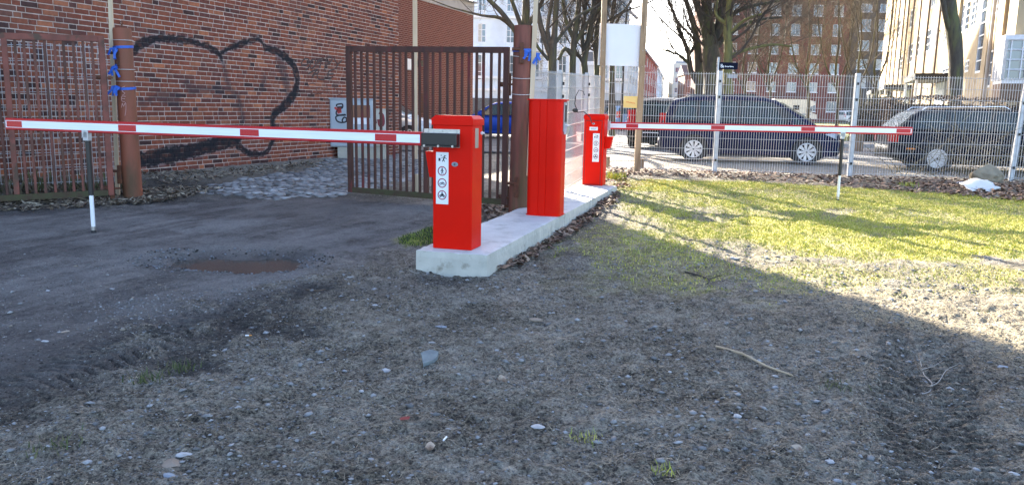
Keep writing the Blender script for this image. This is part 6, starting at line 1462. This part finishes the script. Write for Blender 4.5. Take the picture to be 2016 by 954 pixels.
def rand_rot(n, tilt=pi):
    """n rotation matrices: spin about z, then tilt up to `tilt` from flat"""
    a = nrs.uniform(0, 2 * pi, n); t = nrs.uniform(-tilt, tilt, n); b = nrs.uniform(0, 2 * pi, n)
    ca, sa, ct, st, cb_, sb = np.cos(a), np.sin(a), np.cos(t), np.sin(t), np.cos(b), np.sin(b)
    Rz = np.zeros((n, 3, 3)); Rz[:, 0, 0] = ca; Rz[:, 0, 1] = -sa; Rz[:, 1, 0] = sa; Rz[:, 1, 1] = ca; Rz[:, 2, 2] = 1
    Rx = np.zeros((n, 3, 3)); Rx[:, 0, 0] = 1; Rx[:, 1, 1] = ct; Rx[:, 1, 2] = -st; Rx[:, 2, 1] = st; Rx[:, 2, 2] = ct
    Rb = np.zeros((n, 3, 3)); Rb[:, 0, 0] = cb_; Rb[:, 0, 1] = -sb; Rb[:, 1, 0] = sb; Rb[:, 1, 1] = cb_; Rb[:, 2, 2] = 1
    return Rb @ Rx @ Rz
def scatter(name, tv, tf, pos, scale, mats, tilt=.3, squash=None, parent=None, smooth=False, nm=None):
    """copies of one small template (tv verts, tf faces of equal corner count) joined into one mesh"""
    tv = np.asarray(tv, float); n = len(pos); R = rand_rot(n, tilt); s = np.asarray(scale, float)
    v = tv[None] * (s[:, None, None] if s.ndim == 1 else s[:, None, :])
    v = np.einsum('nij,nkj->nki', R, v) + np.asarray(pos)[:, None, :]
    f = np.asarray(tf); k = f.shape[1]; idx = (f[None] + (np.arange(n) * len(tv))[:, None, None]).ravel()
    mi = np.repeat(nrs.randint(0, len(mats), n), len(f)) if isinstance(mats, (list, tuple)) and len(mats) > 1 else None
    return fast_mesh(name, v.reshape(-1, 3), k, idx, mats, mi, parent, smooth)
LEAFV = [(-.5, 0, 0), (-.15, -.28, .06), (.5, 0, .1), (-.15, .28, .04)]; LEAFF = [(0, 1, 2, 3)]
brownleaf = [M('brown_leaf_%d' % i, c, tuple(v * .7 for v in c), rough=.8, scale=9) for i, c in enumerate([(.2, .11, .065), (.13, .07, .045), (.28, .17, .11), (.09, .055, .04), (.34, .25, .18)])]
def hedge(name, label, c, size, n, mats, leaf=.06, round_=False, rz=0.0):
    t = thing(name, label, 'hedge' if not round_ else 'bush', c, rz); a, b, h = size
    if round_:
        d = nrs.normal(size=(n, 3)); d /= np.linalg.norm(d, axis=1)[:, None]; rr_ = nrs.uniform(.8, 1.02, n)[:, None] * (1 + .16 * (fbm(d[:, 0] * 4 + 9, d[:, 2] * 4, 3, 9) - .5)[:, None]); p = d * rr_ * np.array([a / 2, b / 2, h / 2]) + np.array([0, 0, h / 2])
        p = p[p[:, 2] > .05]
    else:
        p = nrs.uniform(-.5, .5, (n, 3)); f = nrs.randint(0, 5, n)
        p[f == 0, 1] = -.5; p[f == 1, 2] = .5; p[f == 4, 1] = -.5; p[f == 2, 0] = -.5; p *= np.array([a, b, h]); p[:, 2] += h / 2 + (fbm(p[:, 0] * 2 + 50, p[:, 1] * 2 + 50, 3, 3) - .5) * .25 * (p[:, 2] > .3 * h); p[:, 1] += (fbm(p[:, 0] * 2 + 80, p[:, 2] * 3 + 10, 3, 4) - .5) * .3
    scatter('foliage', LEAFV, LEAFF, p, nrs.uniform(.7, 1.5, len(p)) * leaf, mats, pi, parent=t)
    mb = MB()
    if round_: 
        mb.loft([[(a * .40 * math.sin(pi * max(.02, j / 8)) * math.cos(2 * pi * k / 12), b * .40 * math.sin(pi * max(.02, j / 8)) * math.sin(2 * pi * k / 12), h * .47 - h * .44 * math.cos(pi * j / 8)) for k in range(12)] for j in range(9)])
    else: mb.box((0, 0, h * .46), (a * .97, b * .7, h * .86))
    mb.build('twig_core', M(name + '_core', (.03, .024, .018), (.05, .04, .03), rough=1, scale=5), t); return t
p = W(1965, 240, 23.5); hedge('clipped_hedge', 'long brown leaved hedge in front of the beige apartment house', (p.x + 2.2, 23.6, .16), (10.5, 1.0, 1.78), 16000, [M('hedge_leaf_%d' % i, c, rough=.85) for i, c in enumerate([(.11, .065, .042), (.075, .046, .03), (.15, .095, .06), (.05, .034, .022)])], .075, rz=-.1)
p = W(1722, 240, 36); hedge('rounded_bush', 'rounded dark bush with a sunlit top left of the estate car', (p.x + .3, 36, .18), (2.6, 2.4, 2.1), 7000, [M('olive_leaf', (.09, .085, .035), rough=.7), M('dark_leaf', (.04, .045, .02), rough=.7), M('tan_leaf', (.2, .15, .07), rough=.8)], .08, True)
p = W(1790, 240, 34); hedge('dark_hedge', 'low dark hedge before the entrances of the beige house', (p.x + 1.0, 34, .18), (6.5, 1.2, 1.35), 6000, [M('hedge_dark_leaf', (.035, .035, .02), rough=.8), M('hedge_brown_leaf', (.08, .055, .035), rough=.8)], .08)
# brambles along the right end of the fence
t = thing('bramble_bush', 'tangled bare brambles before the estate car at the right end of the fence', 'bush', (W(1960, 330, 16).x, 16.3, .17)); rr = random.Random(5); mb = MB()
for k in range(75):
    x0 = rr.uniform(-1.6, 1.9); p0 = Vector((x0, rr.uniform(-.1, .9), 0)); d = Vector((rr.uniform(-.9, .7), rr.uniform(-.3, .2), rr.uniform(.25, 1.0))).normalized(); L = rr.uniform(.7, 2.0); q = p0.copy(); pts = [q.copy()]
    for i in range(8):
        d = (d + Vector((rr.uniform(-.22, .16), rr.uniform(-.15, .15), rr.uniform(-.28, .1)))).normalized(); q = q + d * L / 8; q.z = max(q.z, .02); pts.append(q.copy())
    mb.tube(pts, [.007 * (1 - .6 * i / 8) for i in range(9)], 4, 0, True, False)
    for i in range(2, 8):
        if rr.random() < .5:
            d2 = Vector((rr.uniform(-1, 1), rr.uniform(-.5, .5), rr.uniform(-.3, .8))).normalized(); mb.tube([pts[i], pts[i] + d2 * rr.uniform(.1, .35)], [.004, .002], 3, 0, True, False)
mb.build('stems', M('bramble_stem', (.16, .13, .055), (.09, .07, .04), rough=.9, scale=4), t, fix=False)
# ------------------------------------------------------------------ things lying on the ground
def rock_mesh(rr, sx, sy, sz, flat=.5, sub=2, mat=None, ang=.18):
    bm = bmesh.new(); bmesh.ops.create_icosphere(bm, subdivisions=sub, radius=.5)
    cuts = [(Vector((rr.uniform(-1, 1), rr.uniform(-1, 1), rr.uniform(-.3, 1))).normalized(), rr.uniform(.26, .42)) for _ in range(7)]
    for v in bm.verts:
        v.co *= 1 + rr.uniform(-ang, ang) * .5
        for n, d in cuts:
            k = v.co.dot(n) - d
            if k > 0: v.co -= n * k
        v.co = Vector((v.co.x * sx, v.co.y * sy, v.co.z * sz))
    me = bpy.data.meshes.new('stone'); bm.to_mesh(me); bm.free(); me.materials.append(mat); return me
stone_m = {'slate': M('slate_stone', (.17, .2, .2), (.13, .15, .155), rough=.8, scale=18, bump=.003), 'pale': M('pale_stone', (.36, .355, .34), (.26, .255, .24), rough=.8, scale=14, bump=.003), 'tan': M('tan_stone', (.38, .31, .24), (.28, .22, .17), rough=.85, scale=12, c3=(.16, .1, .07), scale3=6, bump=.003), 'white': M('whitish_stone', (.42, .425, .425), (.3, .3, .3), rough=.8, scale=14), 'brown': M('brown_stone', (.2, .15, .11), (.28, .22, .17), rough=.85, scale=10, bump=.003), 'blue': M('blue_grey_stone', (.25, .29, .33), (.2, .23, .27), rough=.8, scale=12)}
def stone(label, px, py, wpx, hpx, kind, seed, flat=.35, name='stone', tiltx=0.0):
    g = GS(px, py); d = (g - CAMP).dot(FW); w = wpx * d / FPX; dep = min(w * 1.25, max(w * .5, hpx * d / FPX * 1.6)); h = w * flat
    me = rock_mesh(random.Random(seed), w, dep, h, mat=stone_m[kind]); o = bpy.data.objects.new(name, me); COL.objects.link(o); o.location = (g.x, g.y, g.z + h * .06); o.rotation_euler = (tiltx, 0, rng.uniform(-.4, .4)); tag(o, label, 'stone'); return o
# angular slate slab
g = GS(846, 712); t = tag(MB().build('tmp', MAT['soil']), None); bpy.data.objects.remove(t)
mb = MB(); S_ = .00255; mb.prism([(x * S_, y * S_ * 2.0) for x, y in ((-19, 10), (2, 16), (20, 10), (17, 0), (8, -8), (-14, -14), (-16, -2))], 0, .022); o = mb.build('slate', stone_m['slate']); o.location = (g.x, g.y, g.z + .012); o.rotation_euler = (.22, -.05, .1); tag(o, 'angular flat grey slate lying in front of the plinth', 'stone')
stone('upright pale stub of stone with brown foot in the middle foreground', 990, 748, 21, 26, 'tan', 2, 1.15, tiltx=.1)
stone('flat brown stone beside the pale chips at the bottom left', 338, 914, 44, 24, 'brown', 3, .42)
stone('flat bluish stone in front of the flat brown one', 331, 936, 32, 16, 'blue', 4, .25)
stone('flat whitish stone behind the flat brown one', 362, 894, 36, 14, 'white', 5, .2)
stone('pale blue flat stone right of the upright stub', 1059, 838, 32, 16, 'white', 6, .16)
stone('tan knobbly stone on the right foreground left of the tyre track', 1568, 881, 28, 16, 'tan', 7, .5)
stone('small three cornered pale brown stone near the bottom centre', 846, 878, 20, 18, 'tan', 8, .8)
stone('round whitish stone right of the middle foreground', 1450, 820, 22, 12, 'white', 9, .4)
stone('grey white stone left of the slate', 762, 730, 24, 12, 'white', 10, .35)
stone('small pale stone farther left of the slate', 711, 769, 14, 9, 'white', 11, .4)
stone('flat brown stone between the slate and the right hand stick', 1054, 632, 30, 11, 'brown', 12, .35)
stone('flat blue grey flake behind the slate', 868, 643, 26, 12, 'blue', 13, .12)
stone('bright flat stone behind and right of the slate', 849, 671, 21, 7, 'pale', 14, .2)
stone('pale stone at the bottom right corner', 1998, 932, 26, 14, 'white', 15, .3)
stone('pale stone at the bottom edge left of the tyre track', 1632, 908, 22, 12, 'white', 16, .35)
stone('grey stone at the bottom edge left of the tyre track, nearest the frame', 1650, 945, 20, 10, 'blue', 17, .35)
stone('bluish stone on the right edge beside the tyre track', 1972, 722, 24, 10, 'blue', 18, .3)
stone('whitish stone on the dark road near the left edge', 94, 572, 10, 7, 'white', 19, .5)
stone('long whitish chip on the dark road at the left', 88, 671, 20, 6, 'white', 20, .2)
stone('ochre stone on the dark road at the left', 129, 653, 19, 8, 'tan', 21, .3)
stone('grey stone right of the plinth end', 1135, 480, 13, 8, 'brown', 22, .6)
stone('flat pale stone on the shadow edge of the grass', 1445, 509, 22, 9, 'pale', 23, .35)
stone('whitish stone left of the plinth', 690, 543, 16, 7, 'pale', 24, .35)
stone('pale flat chip at the left of the plinth', 738, 600, 14, 7, 'white', 25, .3)
stone('pale stone behind the tan knobbly one', 1590, 855, 16, 8, 'pale', 26, .3)
# small litter
def litter(name, label, cat, px, py, build, rz=0.0):
    g = GS(px, py); t = thing(name, label, cat, g + Vector((0, 0, .004)), rz); build(t); return t
def cig(col):
    def f(t):
        mb = MB(); mb.tube([(-.018, 0, .004), (.004, 0, .004)], .004, 8); mb.build('paper', MAT['white'], t); mb = MB(); mb.tube([(.004, 0, .004), (.02, 0, .004)], .0041, 8); mb.build('filter', col, t)
    return f
org = M('orange_filter', (.6, .25, .06), rough=.8)
litter('cigarette_end', 'orange tipped cigarette end on the dark soil at the left', 'cigarette end', 489, 662, cig(org), .1)
litter('cigarette_end', 'white cigarette end near the bottom centre', 'cigarette end', 876, 866, cig(MAT['white']), 1.3)
def scrap(t):
    mb = MB(); mb.add([(-.02, -.01, 0), (.02, -.014, .006), (.024, .008, .012), (.0, .016, .008), (-.024, .01, .004)], [(0, 1, 2, 3, 4)]); mb.build('foil', M('dull_red_foil', (.2, .02, .02), rough=.5), t)
litter('red_scrap', 'small dull red scrap near the bottom centre', 'litter', 797, 827, scrap)
def stick(name, label, pts, r, mat, branches=()):
    P_ = [GS(*p) for p in pts]; b = P_[0]; t = thing(name, label, 'stick', b); mb = MB(); n = len(P_)
    mb.tube(smooth_pts([p - b + Vector((0, 0, r * 1.3)) for p in P_], 3), [r * (1 - .35 * i / (3 * n - 3)) for i in range(3 * n - 2)], 7); o = mb.build('stem', mat, t)
    if branches:
        q = MB()
        for br in branches:
            B = [GS(*p) for p in br]; q.tube(smooth_pts([p - b + Vector((0, 0, r * (1.3 + 2 * i))) for i, p in enumerate(B)], 3), [r * .75 * (1 - .5 * i / (3 * len(B) - 3)) for i in range(3 * len(B) - 2)], 5)
        q.build('side_twigs', mat, t)
    return t
pst = M('pale_dry_stick', (.42, .34, .24), (.33, .26, .17), rough=.85, scale=12); dst = M('dark_stick', (.05, .042, .036), rough=.9); gst = M('grey_twig', (.36, .33, .29), (.28, .25, .22), rough=.9, scale=10)
stick('stick', 'long pale straight stick on the right foreground', [(1410, 686), (1462, 702), (1505, 722), (1560, 742)], .0085, pst)
stick('forked_twig', 'pale forked twig lying across the tyre track', [(1797, 787), (1828, 774), (1834, 758), (1818, 738), (1811, 706)], .0035, gst, [[(1830, 766), (1848, 752), (1862, 738), (1885, 722)], [(1834, 758), (1850, 745), (1870, 735)], [(1815, 728), (1838, 724), (1856, 718)]])
stick('stick', 'dark thin branch on the shaded grass near the sunlit edge', [(1349, 538), (1376, 544), (1396, 553), (1392, 560)], .008, dst, [[(1392, 555), (1405, 552), (1420, 552)]])
stick('stick', 'dark wet stick along the near edge of the puddle', [(388, 531), (420, 532), (450, 532), (482, 529)], .009, dst)
stick('stick', 'short brown stick on the dark soil left of the plinth', [(604, 573), (622, 574), (640, 569)], .007, M('brown_stick', (.13, .09, .06), rough=.9))
stick('stick', 'thin curved pale twig left of the plinth', [(795, 508), (800, 520), (808, 534), (826, 541)], .004, gst)
# rubble and bags at the right end of the fence
g = W(1952, 372, 15.2); me = rock_mesh(random.Random(31), .7, .5, .46, sub=3, mat=stone_m['tan']); me.materials[0] = M('rough_concrete_lump', (.3, .25, .17), (.2, .165, .115), rough=.95, scale=6, bump=.02, bscale=10)
o = bpy.data.objects.new('concrete_lump', me); COL.objects.link(o); o.location = (W(1940, 355, 15.3).x, 15.3, gz(g.x, 15.3) + .17); o.rotation_euler = (0, .25, .2); tag(o, 'rough brown concrete lump at the foot of the right fence post', 'rubble')
g = GS(1928, 374); mb = MB(); q = []
nx, ny = 9, 6
for j in range(ny):
    for i in range(nx):
        u_ = i / (nx - 1) - .5; v_ = j / (ny - 1) - .5; q.append((u_ * .6 + v_ * .12, v_ * .42, .09 + .18 * v_ + .05 * u_ + .03 * math.sin(7 * u_ + 3 * v_) + .02 * math.sin(11 * v_)))
mb.add(q, [(j * nx + i, j * nx + i + 1, (j + 1) * nx + i + 1, (j + 1) * nx + i) for j in range(ny - 1) for i in range(nx - 1)], 0, True); o = mb.build('white_sheet', M('white_plastic_sheet', (.7, .69, .66), (.6, .59, .56), rough=.6, scale=6), None, fix=False)
md = o.modifiers.new('thickness', 'SOLIDIFY'); md.thickness = .02; o.location = g; o.rotation_euler = (0, 0, .25); tag(o, 'crumpled white sheet leaning on the concrete lump', 'litter')
stone('pale stone in the leaf litter left of the white sheet', 1893, 364, 22, 22, 'white', 33, .7)
stone('second pale stone low in the leaf litter, by the white sheet', 1795, 420, 12, 6, 'pale', 34, .4)
# ------------------------------------------------------------------ scattered stuff
def sample(poly_px, n, soft=0.0, weight=None):
    P_ = [(g.x, g.y) for g in (GG(*p) for p in poly_px)]; xs_, ys_ = zip(*P_); out = []
    while len(out) < n:
        k = max(2000, n * 2); x = nrs.uniform(min(xs_) - soft, max(xs_) + soft, k); y = nrs.uniform(min(ys_) - soft, max(ys_) + soft, k)
        d = sdf(P_, x, y); keep = (d < 0) | ((d < soft) & (nrs.uniform(size=k) < np.exp(-3 * np.maximum(d, 0) / max(soft, 1e-6)))); x, y = x[keep], y[keep]
        if weight is not None:
            w = weight(x, y); m_ = nrs.uniform(size=len(x)) < w; x, y = x[m_], y[m_]
        out += list(zip(x, y))
    return np.array(out[:n])
def gzv(xy):
    x, y = xy[:, 0], xy[:, 1]; r = np.clip(np.searchsorted(ys, y) - 1, 0, NR - 2); h0 = half[r] + (half[r + 1] - half[r]) * ((y - ys[r]) / (ys[r + 1] - ys[r])); uu = x / h0; c = np.clip(np.searchsorted(u, uu) - 1, 0, NC - 2)
    fx = (uu - u[c]) / (u[c + 1] - u[c]); fy = (y - ys[r]) / (ys[r + 1] - ys[r])
    return (Z[r, c] * (1 - fx) + Z[r, c + 1] * fx) * (1 - fy) + (Z[r + 1, c] * (1 - fx) + Z[r + 1, c + 1] * fx) * fy
def at_mask(A):
    def f(x, y):
        r = np.clip(np.searchsorted(ys, y), 0, NR - 1); c = np.clip(np.searchsorted(u, x / half[r]), 0, NC - 1); return A[r, c]
    return f
def xyz(xy, dz=0.0): return np.column_stack([xy, gzv(xy) + dz])
def off_plinth(xy):
    a = (xy[:, 0] - PO.x) * BX.x + (xy[:, 1] - PO.y) * BX.y; b = (xy[:, 0] - PO.x) * AX.x + (xy[:, 1] - PO.y) * AX.y
    return xy[~((a > -.015) & (a < PW + .015) & (b > -.015) & (b < PL + .015))]
# grass blades
gcols = [M('grass_blade_%d' % i, c, tuple(v * .75 for v in c), rough=.7, scale=3) for i, c in enumerate([(.42, .44, .05), (.56, .52, .09), (.28, .33, .045), (.64, .55, .2)])]
gp = sample([(1200, 340), (2250, 372), (2250, 640), (1700, 600), (1250, 560), (1080, 480)], 95000, .3, at_mask(np.clip(grass * 1.15, 0, 1) ** 1.3)); gp = off_plinth(gp)
BLV = [(-.12, 0, 0), (.12, 0, 0), (.05, .12, .55), (-.05, .12, .55)]; BLF = [(0, 1, 2, 3)]
o = scatter('grass', BLV, BLF, xyz(gp, -.004), nrs.uniform(.022, .05, len(gp)), gcols, .85); tag(o, kind='stuff')
def tuft(label, px, py, n, hgt, spread, cols):
    g = GS(px, py); t = thing('grass_tuft', label, 'grass tuft', g); p = np.column_stack([nrs.normal(0, spread, n), nrs.normal(0, spread, n), np.zeros(n)]); o_ = scatter('blades', [(-.06, 0, 0), (.06, 0, 0), (.02, .22, .7), (-.02, .22, .7)], BLF, p, nrs.uniform(.5, 1.3, n) * hgt, cols, .7, parent=t); o_['kind'] = 'stuff'
tuft('bright green grass tuft at the far end of the plinth', 1212, 352, 130, .16, .09, gcols[:3])
tuft('green grass tuft on the leaf litter right of the barrier leg', 1790, 366, 90, .11, .1, gcols[:3])
dg = [M('dull_grass_%d' % i, c, rough=.8) for i, c in enumerate([(.08, .1, .03), (.13, .13, .05), (.05, .075, .022)])]
tuft('dull green grass tuft on the dark soil at the left', 290, 748, 60, .06, .05, dg); tuft('thin grass tuft right of the left dark soil', 352, 730, 60, .06, .05, dg); tuft('small grass tuft at the far left foreground', 105, 880, 50, .045, .05, dg); tuft('small bright grass tuft in the foreground right of the pale blue stone', 1150, 866, 50, .035, .035, gcols[:3]); tuft('small grass tuft left of the tyre track', 1640, 760, 60, .04, .06, dg); tuft('small grass tuft near the bottom right of the middle', 1300, 928, 40, .035, .03, gcols[:3])
gp = off_plinth(sample([(785, 472), (850, 448), (862, 470), (850, 484), (800, 484)], 1100, .05)); o = scatter('grass', BLV, BLF, xyz(gp), nrs.uniform(.03, .06, len(gp)), dg[:1] + dg[2:] + [gcols[2]], .8); tag(o, kind='stuff')
# fallen leaves
leafpts = [sample([(1196, 331), (1400, 338), (1680, 348), (1830, 352), (2100, 362), (2140, 400), (1850, 382), (1640, 368), (1400, 350), (1205, 346)], 3600, .15), sample([(1780, 362), (2150, 366), (2150, 410), (1900, 388)], 1800, .3),
    sample([(966, 536), (1040, 492), (1120, 442), (1195, 396), (1214, 380), (1218, 392), (1130, 458), (1050, 506), (985, 538)], 900, .06), sample([(880, 404), (1000, 406), (1030, 412), (960, 432), (890, 440)], 500, .1), sample([(1180, 326), (1215, 330), (1240, 372), (1200, 366)], 260, .15)]
lp = off_plinth(np.vstack(leafpts)); o = scatter('fallen_leaves', LEAFV, LEAFF, xyz(lp, .012) + np.column_stack([np.zeros(len(lp)), np.zeros(len(lp)), nrs.uniform(0, .03, len(lp))]), nrs.uniform(.05, .115, len(lp)), brownleaf, .7); tag(o, kind='stuff')
drl = [M('dry_litter_%d' % i, c, tuple(v * .7 for v in c), rough=.9, scale=9) for i, c in enumerate([(.24, .19, .13), (.15, .11, .075), (.33, .28, .2), (.08, .06, .045)])]
lp = np.vstack([sample([(-100, 396), (120, 396), (235, 380), (300, 372), (420, 372), (330, 396), (200, 408), (-100, 420)], 2200, .15), sample([(280, 342), (420, 336), (560, 327), (640, 316), (625, 326), (450, 345), (320, 358)], 900, .12), sample([(-60, 360), (240, 362), (260, 376), (-60, 388)], 700, .2)])
o = scatter('dry_leaf_litter', LEAFV, LEAFF, xyz(lp, .01) + np.column_stack([np.zeros(len(lp)), np.zeros(len(lp)), nrs.uniform(0, .035, len(lp))]), np.column_stack([nrs.uniform(.05, .15, len(lp)), nrs.uniform(.03, .08, len(lp)), nrs.uniform(.05, .1, len(lp))]), drl, .7); tag(o, kind='stuff')
lp = sample([(-60, 362), (235, 364), (255, 372), (-60, 390)], 900, .2); o = scatter('undergrowth', [(-.04, 0, 0), (.04, 0, 0), (.02, .3, .8), (-.02, .3, .8)], BLF, xyz(lp), nrs.uniform(.08, .3, len(lp)), drl[:2] + dg[:1], .9); tag(o, kind='stuff')
# gravel, straw, clods in the foreground
OCT_V = [(.5, 0, 0), (.1, .45, .05), (-.45, .2, 0), (-.3, -.4, .03), (.3, -.38, 0), (.05, .02, .32), (0, 0, -.25)]; OCT_F = [(0, 1, 5), (1, 2, 5), (2, 3, 5), (3, 4, 5), (4, 0, 5), (1, 0, 6), (2, 1, 6), (3, 2, 6), (4, 3, 6), (0, 4, 6)]
fg = [(-200, 1000), (2300, 1000), (2300, 560), (1400, 470), (1000, 520), (700, 520), (-200, 470)]
notroad = lambda x, y: np.clip(1.0 - .8 * at_mask(road)(x, y) - .5 * at_mask(dark)(x, y), .08, 1) * np.clip(1.5 - .1 * y, .25, 1) * np.clip(fbm(x * 1.4, y * 1.4, 3, 77) * 2 - .45, .1, 1)
gp = off_plinth(sample(fg, 11000, 0, notroad)); sz = np.clip(nrs.lognormal(-4.7, .72, len(gp)), .004, .042); sc = np.column_stack([sz, sz * nrs.uniform(.6, 1, len(sz)), sz * nrs.uniform(.4, .9, len(sz))])
gm = [M('gravel_%d' % i, c, tuple(v * .75 for v in c), rough=.85, scale=30) for i, c in enumerate([(.2, .2, .2), (.26, .26, .26), (.14, .138, .135), (.23, .195, .155), (.32, .32, .32)])]
o = scatter('gravel', OCT_V, OCT_F, xyz(gp, .002), sc * 1.25, gm, .35); tag(o, kind='stuff')
gp = off_plinth(sample(fg, 24000, 0, lambda x, y: np.clip(1.0 - .6 * at_mask(road)(x, y) - .3 * at_mask(dark)(x, y), .1, 1) * np.clip(1.3 - .13 * y, .08, 1) * np.clip(fbm(x * 2.2, y * 2.2, 3, 91) * 2 - .5, .1, 1)))
o = scatter('grit', OCT_V, OCT_F, xyz(gp, .001), np.clip(nrs.lognormal(-4.75, .3, len(gp)), .005, .016), [MAT['soil'], gm[0], gm[2], gm[3], M('earth_crumb', (.09, .076, .062), rough=.95), M('pale_grit', (.33, .315, .28), rough=.9)], .6); tag(o, kind='stuff')
gp = off_plinth(sample([(200, 600), (330, 582), (560, 545), (640, 545), (420, 600), (240, 640)], 700, .2)); o = scatter('gravel', OCT_V, OCT_F, xyz(gp, .002), np.clip(nrs.lognormal(-4.5, .4, len(gp)), .006, .03), gm, .35); tag(o, kind='stuff')
gp = off_plinth(sample(fg, 15000, 0, lambda x, y: np.clip(1 - .95 * at_mask(road)(x, y) - .7 * at_mask(dark)(x, y) - .6 * at_mask(trk)(x, y), .02, 1) * np.clip(fbm(x * 2, y * 2, 3, 33) * 2.4 - .8, .05, 1)))
n = len(gp); o = scatter('dry_grass', [(-.5, -.02, 0), (.5, -.012, .06), (.5, .012, .06), (-.5, .02, 0)], [(0, 1, 2, 3)], xyz(gp, .004), np.column_stack([nrs.uniform(.02, .07, n), nrs.uniform(.05, .09, n), nrs.uniform(.03, .1, n)]), [M('straw_%d' % i, c, rough=.9) for i, c in enumerate([(.36, .31, .22), (.25, .21, .15), (.15, .125, .095)])], .3); tag(o, kind='stuff')
gp = off_plinth(sample([(-100, 740), (260, 640), (620, 548), (960, 545), (900, 580), (640, 650), (330, 740), (-100, 900)], 1500, .2, at_mask(np.clip(dark, .05, 1)))); o = scatter('soil_clods', OCT_V, OCT_F, xyz(gp, .003), np.clip(nrs.lognormal(-4.7, .5, len(gp)), .006, .03), [MAT['soil'], M('soil_lighter', (.075, .065, .056), rough=.95)], .5); tag(o, kind='stuff')
gp = off_plinth(sample([(806, 534), (962, 544), (985, 534), (1220, 384), (1205, 376), (960, 520), (812, 520)], 420, .04)); o = scatter('soil_clods', OCT_V, OCT_F, xyz(gp, .006), nrs.uniform(.012, .05, len(gp)), [MAT['soil'], M('soil_crumb', (.11, .095, .08), rough=.95)], .5); tag(o, kind='stuff')
g0 = GG(458, 512); an = nrs.uniform(0, 2 * pi, 420); rr_ = nrs.uniform(.95, 1.5, 420); gp = np.column_stack([g0.x + np.cos(an) * rr_ * .66, g0.y + np.sin(an) * rr_ * .36]); o = scatter('puddle_rubble', OCT_V, OCT_F, xyz(gp, .006), nrs.uniform(.012, .034, 420), [MAT['soil'], gm[2], M('blue_grey_grit', (.2, .21, .23), rough=.8)], .5); tag(o, kind='stuff')
